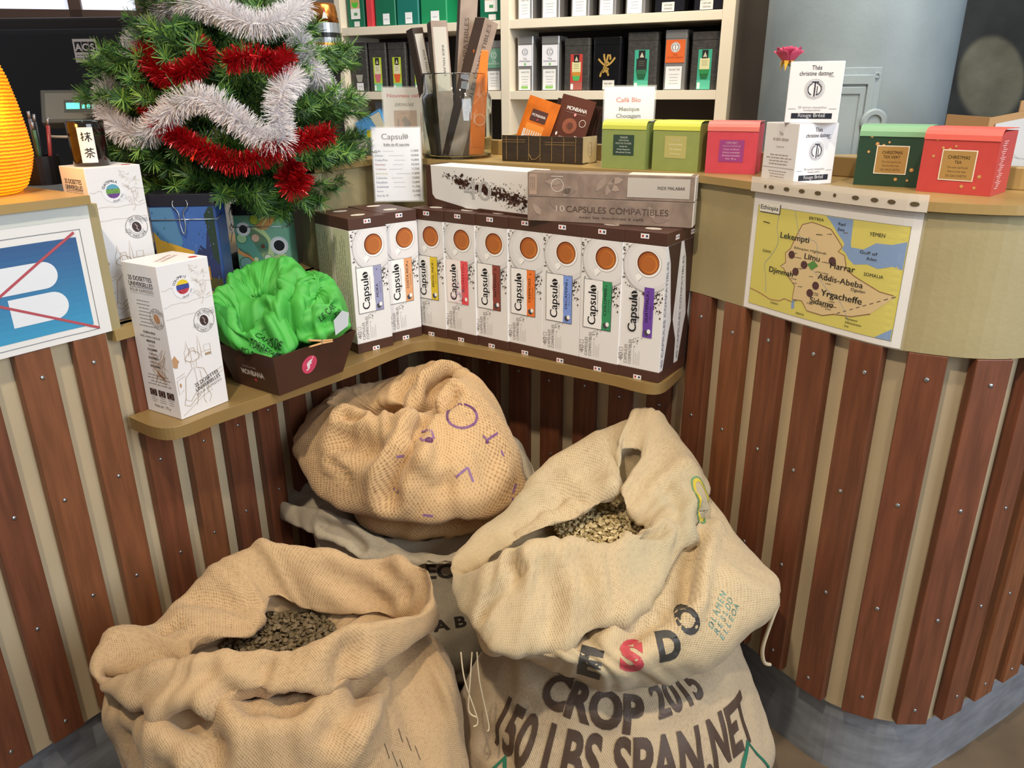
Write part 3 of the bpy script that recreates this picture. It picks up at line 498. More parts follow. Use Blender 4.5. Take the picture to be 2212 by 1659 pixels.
 [(-0.427,1.500,0.896),(-0.424,1.465,0.867),(-0.406,1.450,0.862),(-0.384,1.450,0.867),(-0.363,1.460,0.875),(-0.348,1.480,0.876),(-0.337,1.500,0.857),(-0.337,1.530,0.848),(-0.348,1.560,0.869),(-0.362,1.580,0.874),(-0.383,1.590,0.882),(-0.400,1.600,0.879),(-0.417,1.590,0.882),(-0.426,1.570,0.887),(-0.432,1.540,0.895),(-0.432,1.520,0.895)],
 [(-0.423,1.500,0.924),(-0.414,1.475,0.898),(-0.400,1.465,0.888),(-0.381,1.465,0.891),(-0.365,1.475,0.897),(-0.353,1.490,0.903),(-0.346,1.510,0.907),(-0.351,1.530,0.911),(-0.364,1.560,0.922),(-0.377,1.570,0.929),(-0.393,1.580,0.934),(-0.407,1.580,0.936),(-0.419,1.570,0.936),(-0.426,1.550,0.935),(-0.428,1.530,0.931),(-0.425,1.510,0.929)],
 [(-0.406,1.512,0.932),(-0.402,1.501,0.906),(-0.395,1.497,0.896),(-0.387,1.497,0.899),(-0.380,1.501,0.905),(-0.374,1.508,0.911),(-0.371,1.517,0.915),(-0.374,1.526,0.919),(-0.379,1.539,0.930),(-0.385,1.544,0.937),(-0.393,1.548,0.942),(-0.399,1.548,0.944),(-0.404,1.544,0.944),(-0.407,1.535,0.943),(-0.408,1.526,0.939),(-0.407,1.517,0.937)],
 [(-0.395,1.520,0.932),(-0.394,1.518,0.906),(-0.393,1.517,0.896),(-0.391,1.517,0.899),(-0.389,1.518,0.905),(-0.388,1.519,0.911),(-0.387,1.521,0.915),(-0.388,1.523,0.919),(-0.389,1.526,0.930),(-0.390,1.527,0.937),(-0.392,1.528,0.942),(-0.394,1.528,0.944),(-0.395,1.527,0.944),(-0.395,1.525,0.943),(-0.396,1.523,0.939),(-0.395,1.521,0.937)],
],
'G1':[
 [(-0.525,1.460,0.765),(-0.522,1.449,0.765),(-0.515,1.439,0.765),(-0.503,1.432,0.765),(-0.490,1.430,0.765),(-0.477,1.432,0.765),(-0.465,1.439,0.765),(-0.458,1.449,0.765),(-0.455,1.460,0.765),(-0.458,1.471,0.765),(-0.465,1.481,0.765),(-0.477,1.488,0.765),(-0.490,1.490,0.765),(-0.503,1.488,0.765),(-0.515,1.481,0.765),(-0.522,1.471,0.765)],
 [(-0.540,1.460,0.805),(-0.536,1.443,0.805),(-0.525,1.428,0.805),(-0.509,1.418,0.805),(-0.490,1.415,0.805),(-0.471,1.418,0.805),(-0.455,1.428,0.805),(-0.444,1.443,0.805),(-0.440,1.460,0.805),(-0.444,1.477,0.805),(-0.455,1.492,0.805),(-0.471,1.502,0.805),(-0.490,1.505,0.805),(-0.509,1.502,0.805),(-0.525,1.492,0.805),(-0.536,1.477,0.805)],
 [(-0.581,1.450,0.844),(-0.561,1.430,0.833),(-0.523,1.410,0.823),(-0.483,1.395,0.818),(-0.454,1.390,0.816),(-0.435,1.400,0.820),(-0.424,1.415,0.824),(-0.423,1.440,0.832),(-0.450,1.480,0.844),(-0.483,1.500,0.848),(-0.517,1.520,0.852),(-0.544,1.520,0.862),(-0.564,1.510,0.865),(-0.580,1.500,0.863),(-0.586,1.480,0.859),(-0.588,1.470,0.853)],
 [(-0.585,1.460,0.905),(-0.564,1.430,0.895),(-0.545,1.420,0.872),(-0.517,1.410,0.854),(-0.491,1.410,0.854),(-0.470,1.420,0.876),(-0.458,1.440,0.882),(-0.456,1.460,0.892),(-0.471,1.480,0.894),(-0.496,1.500,0.883),(-0.519,1.500,0.881),(-0.542,1.500,0.892),(-0.557,1.500,0.912),(-0.566,1.490,0.928),(-0.578,1.480,0.923),(-0.585,1.470,0.914)],
 [(-0.564,1.460,0.901),(-0.551,1.441,0.891),(-0.538,1.434,0.868),(-0.520,1.428,0.850),(-0.503,1.428,0.850),(-0.489,1.434,0.872),(-0.481,1.447,0.878),(-0.480,1.460,0.888),(-0.490,1.473,0.890),(-0.506,1.486,0.879),(-0.521,1.486,0.877),(-0.536,1.486,0.888),(-0.546,1.486,0.908),(-0.552,1.480,0.924),(-0.560,1.473,0.919),(-0.564,1.467,0.910)],
 [(-0.543,1.460,0.875),(-0.537,1.451,0.865),(-0.531,1.448,0.842),(-0.523,1.445,0.824),(-0.515,1.445,0.824),(-0.508,1.448,0.846),(-0.505,1.454,0.852),(-0.504,1.460,0.862),(-0.509,1.466,0.864),(-0.516,1.472,0.853),(-0.523,1.472,0.851),(-0.530,1.472,0.862),(-0.535,1.472,0.882),(-0.537,1.469,0.898),(-0.541,1.466,0.893),(-0.543,1.463,0.884)],
],
}
CREASES={
'E':[([(-0.193,1.407,0.649),(-0.203,1.363,0.633),(-0.227,1.348,0.605),(-0.240,1.340,0.576),(-0.243,1.332,0.543)],-0.030,0.019),([(-0.188,1.389,0.644),(-0.179,1.345,0.615),(-0.160,1.330,0.583)],0.014,0.022),([(-0.195,1.417,0.650),(-0.173,1.486,0.652),(-0.139,1.496,0.667),(-0.122,1.535,0.685)],-0.024,0.012),([(-0.385,1.443,0.569),(-0.354,1.414,0.562),(-0.335,1.390,0.549)],-0.012,0.009),([(-0.361,1.508,0.643),(-0.325,1.491,0.645)],-0.026,0.012),([(-0.357,1.459,0.609),(-0.280,1.403,0.614)],-0.022,0.026),([(-0.213,1.434,0.655),(-0.224,1.564,0.642),(-0.190,1.644,0.672),(-0.158,1.666,0.684)],0.016,0.018),([(-0.176,1.511,0.654),(-0.176,1.631,0.660),(-0.140,1.654,0.676)],-0.026,0.014),([(-0.247,1.474,0.659),(-0.254,1.624,0.652),(-0.226,1.658,0.666)],-0.014,0.013),([(-0.191,1.335,0.596),(-0.155,1.325,0.571),(-0.132,1.330,0.571)],-0.014,0.016),([(-0.368,1.616,0.617),(-0.308,1.627,0.617),(-0.242,1.466,0.660)],0.012,0.018),([(-0.093,1.329,0.535),(-0.045,1.358,0.537),(-0.011,1.399,0.562)],0.008,0.020)],
'A':[([(-0.469,0.862,0.450),(-0.433,0.826,0.458),(-0.417,0.813,0.448),(-0.416,0.808,0.437)],-0.034,0.020),([(-0.400,0.858,0.489),(-0.352,0.858,0.467),(-0.315,0.863,0.465)],-0.018,0.016),([(-0.382,1.187,0.012),(-0.255,0.837,0.442),(-0.240,0.871,0.450),(-0.228,0.951,0.424)],-0.020,0.020),([(-0.244,0.826,0.401),(-0.230,0.844,0.425),(-0.214,0.888,0.430),(-0.211,0.984,0.399)],0.012,0.018),([(-0.416,0.860,0.494),(-0.433,0.884,0.514)],-0.012,0.013),([(-0.361,0.865,0.495),(-0.360,0.891,0.517)],-0.010,0.013),([(-0.245,0.932,0.507),(-0.252,0.904,0.476)],-0.020,0.018),([(-0.290,0.916,0.519),(-0.305,0.885,0.499)],0.010,0.020),([(-0.568,1.017,0.486),(-0.541,1.030,0.485)],-0.018,0.010),([(-0.332,1.160,0.488),(-0.279,1.141,0.466),(-0.225,1.124,0.449)],-0.013,0.016),([(-0.232,1.161,0.497),(-0.189,1.124,0.469)],-0.012,0.013),([(-0.548,1.099,0.477),(-0.501,1.093,0.472),(-0.459,1.092,0.464)],-0.014,0.016),([(-0.535,0.873,0.476),(-0.486,0.874,0.495),(-0.447,0.872,0.503)],-0.010,0.016),([(-0.582,0.880,0.390),(-0.539,0.844,0.384)],-0.012,0.020)],
'C':[([(0.014,1.019,0.578),(-0.008,1.008,0.563),(-0.030,1.003,0.550),(-0.050,0.986,0.521)],-0.013,0.008),([(-0.000,1.036,0.589),(0.009,1.019,0.577)],-0.024,0.011),([(0.214,1.134,0.584),(0.254,1.157,0.566)],-0.024,0.011),([(0.297,1.141,0.540),(0.273,1.065,0.521),(0.225,0.992,0.514),(0.192,0.965,0.508)],-0.024,0.018),([(0.348,1.228,0.559),(0.318,1.148,0.528),(0.272,1.030,0.519)],-0.022,0.014),([(0.385,1.256,0.520),(0.331,1.135,0.527),(0.299,1.036,0.518)],0.012,0.014),([(0.051,1.024,0.581),(0.062,0.993,0.545),(0.056,0.972,0.522)],-0.012,0.020),([(0.102,1.045,0.586),(0.110,1.025,0.566)],-0.012,0.015),([(0.204,0.996,0.512),(0.164,0.948,0.500)],-0.016,0.014),([(0.286,1.268,0.592),(0.301,1.238,0.575)],-0.012,0.014),([(0.112,1.320,0.588),(0.133,1.284,0.577),(0.182,1.285,0.585)],0.012,0.020),([(0.004,1.205,0.551),(0.047,1.224,0.561),(0.111,1.268,0.570)],-0.008,0.016)],
'D':[([(-0.319,1.374,0.399),(-0.361,1.406,0.418),(-0.413,1.444,0.415)],-0.016,0.012),([(-0.238,1.342,0.396),(-0.194,1.331,0.395)],0.010,0.012)],
'B':[([(0.039,1.060,0.364),(0.112,1.013,0.360),(0.163,0.998,0.356),(0.230,1.003,0.360),(0.318,1.051,0.370)],-0.012,0.020),([(-0.046,1.033,0.227),(-0.013,0.996,0.227)],-0.012,0.020)],
'G2':[([(-0.428,1.511,0.942),(-0.433,1.464,0.911),(-0.431,1.453,0.873),(-0.428,1.448,0.833)],-0.016,0.012),([(-0.543,1.549,0.948),(-0.520,1.522,0.920)],-0.010,0.008),([(-0.466,1.553,0.964),(-0.460,1.507,0.931)],0.010,0.008),([(-0.485,1.459,0.895),(-0.478,1.440,0.848)],-0.014,0.010),([(-0.449,1.457,0.899),(-0.444,1.443,0.843)],0.010,0.010),([(-0.419,1.471,0.903),(-0.423,1.451,0.842)],0.010,0.010)],
'G3':[([(-0.409,1.472,0.894),(-0.378,1.483,0.899),(-0.349,1.486,0.891)],-0.010,0.008),([(-0.405,1.441,0.847),(-0.372,1.449,0.862),(-0.345,1.476,0.864)],-0.012,0.009),([(-0.378,1.445,0.856),(-0.371,1.442,0.835)],0.008,0.010),([(-0.408,1.507,0.926),(-0.378,1.486,0.900)],-0.010,0.010)],
'G1':[([(-0.483,1.419,0.870),(-0.463,1.399,0.838),(-0.449,1.391,0.819)],-0.016,0.010),([(-0.550,1.440,0.889),(-0.513,1.416,0.855),(-0.476,1.397,0.835)],0.010,0.009),([(-0.538,1.450,0.868),(-0.489,1.399,0.839),(-0.475,1.393,0.825)],-0.010,0.009),([(-0.560,1.431,0.898),(-0.534,1.415,0.863),(-0.513,1.404,0.841)],-0.012,0.010),([(-0.467,1.418,0.873),(-0.448,1.404,0.842)],0.008,0.010)],
}
# ------------------------------------------------------------------ coffee sacks
class Sack:
    """closed cloth surface through control rings; keeps its grid so that print can be laid on it"""
    def __init__(s, rings, nu=10, nv=10, amp=.010, seed=0, pleat=.006, circ=1.5, creases=()):
        R = [[Vector(p) for p in r] for r in rings]
        rows = [cat(r, nu, True) for r in R]; cols = len(rows[0])
        G = [cat([rows[i][j] for i in range(len(rows))], nv) for j in range(cols)]     # G[col][row]
        s.nv = nv; s.nc, s.nr = cols, len(G[0]); off = Vector((seed * 3.1, seed * 1.7, seed * 2.3))
        s.G = G; N = s.normals()
        CL = []
        for pts, dep, wid in creases:
            P_ = cat(pts, 8); m_ = sum(P_, Vector()) / len(P_); CL.append(((P_), dep, wid)); CL[-1] = ((P_, m_, max((q - m_).length for q in P_) + 3 * wid), dep, wid)
        for j in range(s.nc):
            for i in range(s.nr):
                p = G[j][i]; q = p + off
                a = noise.noise(q * 7) * amp + noise.noise(q * 17) * amp * .45 + noise.noise(q * 40) * amp * .13
                f = i / s.nr
                u = 2 * pi * j / s.nc
                pl = noise.noise(Vector((cos(u) * 3.2, sin(u) * 3.2, f * 2.2)) + off) * pleat
                pl += (abs(noise.noise(Vector((cos(u) * 6, sin(u) * 6, f * 5)) + off * 2)) - .2) * pleat * 1.2
                w = max(0, min(1, p.z / .05))
                for pts, dep, wid in CL:
                    if (p - pts[1]).length > pts[2]: continue
                    d = min((p - s_).length for s_ in pts[0])
                    if d < 3 * wid: x = d / wid; a += dep * (math.exp(-x * x) - .35 * math.exp(-(x - 1.9) ** 2 * 1.5))
                G[j][i] = p + N[j][i] * (a + pl) * w
        s.N = s.normals(); s.circ = circ
        s.vv = [0.0]
        for i in range(1, s.nr): s.vv.append(s.vv[-1] + sum((G[j][i] - G[j][i - 1]).length for j in range(0, s.nc, 8)) / len(range(0, s.nc, 8)))
    def normals(s):
        G = s.G; N = [[None] * s.nr for _ in range(s.nc)]
        for j in range(s.nc):
            for i in range(s.nr):
                du = G[(j + 1) % s.nc][i] - G[j - 1][i]; dv = G[j][min(i + 1, s.nr - 1)] - G[j][max(i - 1, 0)]
                n = du.cross(dv); N[j][i] = n.normalized() if n.length > 1e-12 else Vector((0, 0, 1))
        return N
    def pt(s, c, r, h=0.0):                                   # c in control columns (0..16), r in control rows
        c = (c * s.nc / 16) % s.nc; r = max(0, min(s.nr - 1.001, r * s.nv))
        j, i = int(c), int(r); a, b_ = c - j, r - i; j2 = (j + 1) % s.nc
        f = lambda g: (g[j][i] * (1 - a) + g[j2][i] * a) * (1 - b_) + (g[j][i + 1] * (1 - a) + g[j2][i + 1] * a) * b_
        return f(s.G) + f(s.N).normalized() * h
    def stamp(s, p0, nrm, rot=0.0):                           # a flat stencil pressed on the cloth: u to the right, v up, along nrm
        from mathutils.bvhtree import BVHTree
        if not hasattr(s, 'bvh'):
            V_ = [s.G[j][i] for i in range(s.nr) for j in range(s.nc)]
            s.bvh = BVHTree.FromPolygons(V_, [(i * s.nc + j, i * s.nc + (j + 1) % s.nc, (i + 1) * s.nc + (j + 1) % s.nc, (i + 1) * s.nc + j) for i in range(s.nr - 1) for j in range(s.nc)])
        n = Vector(nrm).normalized(); U = Vector((0, 0, 1)).cross(n).normalized(); V2 = n.cross(U); R_ = Matrix.Rotation(radians(rot), 3, n); U, V2 = R_ @ U, R_ @ V2; p0 = Vector(p0)
        def f(u, v, h):
            q = p0 + U * u + V2 * v; hit, hn, _, _ = s.bvh.ray_cast(q + n * .10, -n, .25)
            if hit is None: hit, hn, _, _ = s.bvh.find_nearest(q)
            if hn.dot(n) < 0: hn = -hn
            return tuple(hit + hn * (.0006 + h))
        return f
    def mesh(s, name, m, parent):
        vs_ = [s.G[j][i] for i in range(s.nr) for j in range(s.nc)]; fs = []; uv = []
        for i in range(s.nr - 1):
            for j in range(s.nc):
                j2 = (j + 1) % s.nc; fs.append((i * s.nc + j, i * s.nc + j2, (i + 1) * s.nc + j2, (i + 1) * s.nc + j))
                u0, u1 = j / s.nc * s.circ, (j + 1) / s.nc * s.circ
                uv += [(u0, s.vv[i]), (u1, s.vv[i]), (u1, s.vv[i + 1]), (u0, s.vv[i + 1])]
        fs.append(tuple(range(s.nc))[::-1]); fs.append(tuple((s.nr - 1) * s.nc + j for j in range(s.nc)))
        uv += [(0, 0)] * (2 * s.nc)
        me = bpy.data.meshes.new(name); me.from_pydata([tuple(v) for v in vs_], [], fs)
        l = me.uv_layers.new(name='UVMap'); l.data.foreach_set('uv', [c for t_ in uv for c in t_])
        me.polygons.foreach_set('use_smooth', [True] * len(me.polygons)); me.materials.append(m); me.update()
        return link(bpy.data.objects.new(name, me), parent)
j_tan = burlap('jute_tan', '#ba9c76', '#715639', .0024, .55)
j_pale = burlap('jute_pale', '#c2ac89', '#7b684a', .0024, .55, '#9a9a84')
j_coarse = burlap('jute_coarse', '#c8a67b', '#69492a', .0040, .62)
j_grey = burlap('jute_grey', '#b9ad98', '#7a7062', .0024, .45)
j_print = burlap('jute_printed', '#bca78a', '#776246', .0024, .5)
def sack(key, label, m, **kw):
    t = thing('burlap_sack', label, 'sack'); s = Sack(SACKS[key], creases=CREASES.get(key, ()), **kw); s.mesh('sack_cloth', m, t); return t, s
tA, sA = sack('A', 'tan burlap sack at front left with a rolled rim, open on dark beans', j_tan, seed=1, amp=.012, pleat=.010)
tC, sC = sack('C', 'pale burlap sack with a wide rolled rim, full of green beans, on the printed sack', j_pale, seed=2, amp=.012, pleat=.010)
tE, sE = sack('E', 'coarse tan burlap sack with purple ink marks, crumpled on top of the grey sack', j_coarse, seed=3, amp=.011, pleat=.008, circ=1.3)
tD, sD = sack('D', 'grey burlap sack in the corner under the coarse crumpled one', j_grey, seed=4, amp=.010, pleat=.008, circ=1.7)
tB, sB = sack('B', 'printed burlap sack with brown lettering at the bottom right', j_print, seed=5, amp=.010, pleat=.004, circ=1.75)
def cloth_print(s, c0, r0, du, dv):                            # u,v in metres; du columns and dv rows per metre
    return lambda u, v, h: tuple(s.pt(c0 + u * du, r0 + v * dv, h * 4 + .0012))
# ------------------------------------------------------------------ print on the sacks, beans, strings
BR = '#4a382c'; BK = '#37332f'; PU = '#5a2a55'; GR = '#1d6a52'
def pr(s, parent, c0, r0, du, dv, build, name='stencil_print', sub=.012):
    p = Print(cloth_print(s, c0, r0, du, dv), sub); build(p); return p.build(name, parent)
def prB(p):
    p.text('CROP', -.085, .072, .066, BR, 1, w=.225, bold=.045, rot=-6); p.text('2015', .115, .092, .060, BR, 1, w=.12, bold=.032, rot=8)
    p.text('CHA', -.015, .152, .034, BR, 1, w=.11, bold=.04); p.text('M', -.16, .140, .05, BR, 1, bold=.02, rot=-20); p.text('W', .17, .165, .045, BR, 1, bold=.02, rot=15)
    p.text('150 LBS SPAN.NET', .01, -.022, .078, BR, 1, w=.57, bold=.034)
    z = [(-.285, -.14), (-.235, -.030), (-.12, -.135), (.0, -.19), (.13, -.14), (.265, -.02), (.31, -.09), (.20, -.19)]
    p.line(z, .010, GR, 1)
pr(sB, tB, 4.0, 3.36, 9.2, 12.5, prB)
def st(s, parent, p0, nrm, build, name, rot=0.0, sub=.006):
    p = Print(s.stamp(p0, nrm, rot), sub); build(p); o = p.build(name, parent); o.data.polygons.foreach_set('use_smooth', [True] * len(o.data.polygons)); return o
RD = '#b8434a'
for ch, p0, rot, hx in (('E', (.116, .935, .478), -8, BK), ('S', (.179, .940, .487), 2, RD), ('D', (.239, .962, .489), 14, BK), ('O', (.273, 1.00, .507), 32, BK)):
    st(sC, tC, p0, (-.12, -.80, .58), lambda p: p.text(ch, 0, -.021, .042, hx, 1, w=.036, bold=.05), 'stencil_letter', rot)
def prC3(p):
    r = random.Random(3)
    for i in range(18): p.text(r.choice('RNADSMOEL'), -.03 + (i % 6) * .0125, .012 - (i // 6) * .0135, .0105, '#6f948a', 1, bold=.02)
st(sC, tC, (.342, 1.026, .489), (.35, -.78, .52), prC3, 'faded_print', 32)
st(sC, tC, (.355, 1.26, .574), (.5, -.7, .5), lambda p: (p.ringc(0, 0, .020, .006, '#c7b13c', 1, ry=.038), p.ringc(0, 0, .026, .003, '#5f8f5a', 1, ry=.044)), 'stencil_ring', -25)
def prE(p):
    k = .00096; q = lambda x, y: (x * k, y * k); LP = '#86608a'
    p.ringc(0, 0, .031, .0055, PU, 1, ry=.030, a0=20, a1=200); p.ringc(0, 0, .031, .0055, '#744a78', 1, ry=.030, a0=200, a1=380)
    p.line([q(-88, -30), q(-68, -34), q(-62, -55), q(-85, -62), q(-92, -48)], .006, LP, 1); p.circ(*q(-72, -62), .008, PU, 1)
    p.line([q(42, -48), q(50, -58), q(75, -40)], .005, '#744a78', 1); p.circ(*q(50, -62), .004, PU, 1)
    for a, c in (((-20, -140), (5, -120)), ((5, -120), (15, -150)), ((-140, -90), (-125, -88)), ((-150, -150), (-138, -160)), ((100, -170), (108, -150)), ((98, -180), (100, -190)), ((-90, -210), (-70, -214)), ((80, -80), (84, -92))): p.line([q(*a), q(*c)], .0045, LP, 1)
st(sE, tE, (-.104, 1.467, .656), (.08, -.80, .59), prE, 'ink_marks')
st(sD, tD, (-.153, 1.342, .362), (0, -.9, .4), lambda p: p.text('EC', 0, -.015, .030, '#3c3732', 1, w=.055, bold=.03), 'stencil_print')
st(sD, tD, (-.136, 1.340, .232), (0, -.95, .3), lambda p: p.text('A B', 0, -.013, .026, '#3c3732', 1, w=.070, bold=.04), 'stencil_print', 6)
st(sA, tA, (-.18, .921, .358), (.4, -.75, .5), lambda p: [p.line([(.012 * i - .03, -.02 * (i % 3)), (.012 * i - .028, -.02 * (i % 3) - .022)], .0013, '#5f5040', 1) for i in range(6)], 'ink_scratches')
def beans(name, label, cx, cy, cz, rx, ry, n, cols, seed, dome=.02):
    r = random.Random(seed); b_ = MB(); t = []
    prof = [(0, -.5), (.75, -.3), (1, .05), (.8, .38), (0, .5)]
    for _ in range(n):
        a = r.uniform(0, 2 * pi); q = math.sqrt(r.random()); x, y = cx + rx * q * cos(a), cy + ry * q * sin(a)
        z = cz + dome * (1 - q * q) + r.uniform(-.004, .004)
        M = Matrix.Translation((x, y, z)) @ Matrix.Rotation(r.uniform(0, 6.28), 4, 'Z') @ Matrix.Rotation(r.gauss(0, .5), 4, 'X') @ Matrix.Rotation(r.gauss(0, .5), 4, 'Y')
        vs_ = []; n_ = 8
        for rr, zz in ((.25, .95), (.8, .7), (1, .1), (.7, -.5)):
            for i in range(n_):
                an = 2 * pi * i / n_; yy = sin(an) * rr
                vs_.append(M @ Vector((cos(an) * rr * .0056, yy * .0042, (zz - (.45 if rr == .25 else 0)) * .0024)))
        fs = [(k * n_ + i, (k + 1) * n_ + i, (k + 1) * n_ + (i + 1) % n_, k * n_ + (i + 1) % n_) for k in range(3) for i in range(n_)] + [tuple(range(n_))]
        b_.add(vs_, fs, r.randrange(len(cols)))
    b_.lathe([(0, dome - .004), (.5, dome * .7 - .004), (1, -.006)], 24, 0, (cx, cy, cz), False, rx, ry)
    return tag(b_.obj(name, cols, smooth=True), label, 'coffee beans', kind='stuff')
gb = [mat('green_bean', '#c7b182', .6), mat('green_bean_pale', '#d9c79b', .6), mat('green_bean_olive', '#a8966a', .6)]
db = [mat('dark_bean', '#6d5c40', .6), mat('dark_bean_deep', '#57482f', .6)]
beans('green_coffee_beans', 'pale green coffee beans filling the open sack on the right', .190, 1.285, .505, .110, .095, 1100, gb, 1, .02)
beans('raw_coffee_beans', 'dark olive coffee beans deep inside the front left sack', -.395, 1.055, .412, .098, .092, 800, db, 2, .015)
m_str = mat('jute_string', '#c9b797', .9)
b = MB(); b.tube(cat([(.475, 1.145, .425), (.462, 1.135, .39), (.452, 1.13, .34), (.462, 1.14, .30), (.478, 1.15, .285)], 6), .0035, 6); b.obj('drawstring', m_str, tC, smooth=True)
b = MB()
for dx, l, sw in ((0, .12, .02), (.018, .10, -.012), (.026, .13, .012)):
    b.tube(cat([(-.085 + dx, 1.0, .445), (-.085 + dx + sw * .3, .985, .40), (-.08 + dx + sw, .98, .445 - l), (-.075 + dx + sw * .4, .975, .435 - l)], 5), .0013, 5)
b.obj('loose_threads', m_str, tC, smooth=True)

# ------------------------------------------------------------------ capsule cartons
m_carton = mat('white_carton', '#e6e4e4', .5); m_brown = mat('brown_carton', '#4c2f25', .42, var=.08, vscale=12)
BW, BD, BH = .0925, .0715, .30
def clip(pts, x0, x1, y1):
    def cl(P, ins, inter):
        o = []
        for i in range(len(P)):
            a, b_ = P[i - 1], P[i]
            if ins(b_):
                if not ins(a): o.append(inter(a, b_))
                o.append(b_)
            elif ins(a): o.append(inter(a, b_))
        return o
    lx = lambda X: (lambda a, b_: (X, a[1] + (b_[1] - a[1]) * (X - a[0]) / (b_[0] - a[0])))
    ly = lambda Y: (lambda a, b_: (a[0] + (b_[0] - a[0]) * (Y - a[1]) / (b_[1] - a[1]), Y))
    P = cl(pts, lambda p: p[0] <= x1, lx(x1)); P = cl(P, lambda p: p[0] >= x0, lx(x0)); return cl(P, lambda p: p[1] <= y1, ly(y1))
def ell_pts(x, y, rx, ry, n=40): return [(x + rx * cos(2 * pi * i / n), y + ry * sin(2 * pi * i / n)) for i in range(n)]
def flecks(p, n, fn, h, l, seed):
    r = random.Random(seed)
    for _ in range(n):
        x, y, s_ = fn(r); a = r.uniform(0, 3.1)
        if abs(x) > BW / 2 - .002 or y > .274 or y < .03: continue
        p.circ(x, y, s_, h, l, ry=s_ * r.uniform(.35, .7), n=6, rot=a)
_FRONT = {}
def carton_front(p, name, strip, txt, border, number):
    x1 = BW / 2
    flecks(p, 95, lambda r: ((lambda a, q: (.012 + .052 * q * cos(a), .236 + .048 * q * sin(a), r.uniform(.0006, .0022)))(r.uniform(1.8, 4.8), r.uniform(1.04, 1.25))), '#3a2a24', 1, 5)
    flecks(p, 90, lambda r: (r.uniform(.012, .044), r.gauss(.175, .018), r.uniform(.0008, .0026)), '#2f221e', 1, 6)
    p.poly(clip(ell_pts(.011, .234, .0535, .0525), -x1, x1, .2745), '#bdbbbd', 2)
    p.poly(clip(ell_pts(.0115, .2346, .0520, .0508), -x1, x1, .2745), '#dcdadc', 3); p.poly(clip(ell_pts(.0125, .236, .0440, .0430), -x1, x1, .2745), '#e3e1e3', 3.5)
    p.poly([(-.004, .193), (.003, .176), (.024, .176), (.029, .191), (.014, .1886)], '#5a3328', 1)
    p.poly([(-.016, .213), (-.006, .219), (-.0005, .211), (-.011, .202)], '#f5f4f4', 4)
    p.line([(-.0005, .211), (-.009, .2015)], .0014, '#a9a6a6', 4)
    p.circ(.0115, .2385, .0272, '#b3b0b2', 4); p.circ(.0110, .239, .0262, '#f6f5f5', 5)
    p.circ(.0105, .240, .0232, '#6b3217', 6); p.circ(.0118, .239, .0212, '#a85c24', 7); p.circ(.0130, .2378, .0170, '#c87a33', 8); p.circ(.0114, .2386, .0150, '#b0642a', 9)
    # label
    if border:
        p.rect(-.0375, .0905, .0275, .1935, '#2b2a2b', 3); p.rect(-.0365, .0915, .0265, .1925, '#f1f0f0', 4)
    elif border is None: p.rect(-.036, .0925, .026, .192, '#f4ecec', 4)
    wob = random.Random(11); L_ = [(.006 + wob.uniform(-.0008, .0008), .0915 + .101 * i / 12) for i in range(13)]
    p.poly(L_ + [(.0265, .1925), (.0265, .0915)], strip, 5)
    if border is None:
        for i in range(26): p.circ(wob.uniform(-.02, .012), wob.uniform(.093, .14), wob.uniform(.002, .005), wob.choice(['#d9c4d0', '#cbb6c6', '#e6d3da']), 5, n=10)
    p.text('Capsul', -.0085, .099, .0190, '#1c1a1c', 6, w=.068, bold=.022, rot=90, align='l')
    p.circ(-.0150, .1755, .0070, '#1c1a1c', 6, ry=.0072, n=18); p.line([(-.0215, .1740), (-.0155, .1762), (-.0085, .1770)], .0018, '#f1f0f0', 7)
    p.text("L'ARTISAN TORREFACTEUR", -.0035, .120, .0022, '#4a4648', 6, w=.052, rot=90, align='l')
    p.text(name, .0158, .122, .0062, txt, 6, w=min(.058, .0075 * len(name)), bold=.02, rot=90, align='l')
    p.text('Doux et Fruité', .0218, .130, .0026, txt, 6, w=.026, rot=90, align='l')
    if number: p.text(number, .0165, .184, .004, txt, 6, bold=.02, rot=90)
    p.poly([(.009, .104), (.018, .109), (.0235, .101), (.0165, .0945), (.0105, .097)], '#45424a' if border is not None else '#e23b48', 6); p.circ(.0195, .1045, .0040, '#f2f1f3', 7, ry=.0048, n=14)
    flecks(p, 22, lambda r: (r.gauss(-.006, .005), r.gauss(.082, .006), r.uniform(.0004, .0019)), '#3a2a24', 2, 8)
    p.text('40', -.0345, .034, .0105, '#8d8583', 2, w=.017, rot=90, align='l'); p.frame(-.0440, .0545, -.0350, .0620, .0008, '#a09896', 2)
    p.text('CAPSULES', -.0255, .030, .0068, '#8d8583', 2, w=.040, rot=90, align='l'); p.text('COMPATIBLES', -.0160, .030, .0068, '#8d8583', 2, w=.052, rot=90, align='l')
    for i, w_ in enumerate((.034, .026, .024, .03)): p.rect(-.0110 + i * .0042, .030, -.0104 + i * .0042, .030 + w_, '#b3adab', 2)
def tricolor(p, x, y, l):
    p.rect(x - .0088, y - .0045, x + .0088, y + .0045, '#efeded', l); p.rect(x - .0062, y - .0022, x - .0022, y + .0022, '#b8323a', l + 1); p.rect(x + .0022, y - .0022, x + .0062, y + .0022, '#23305e', l + 1)
CART = {}
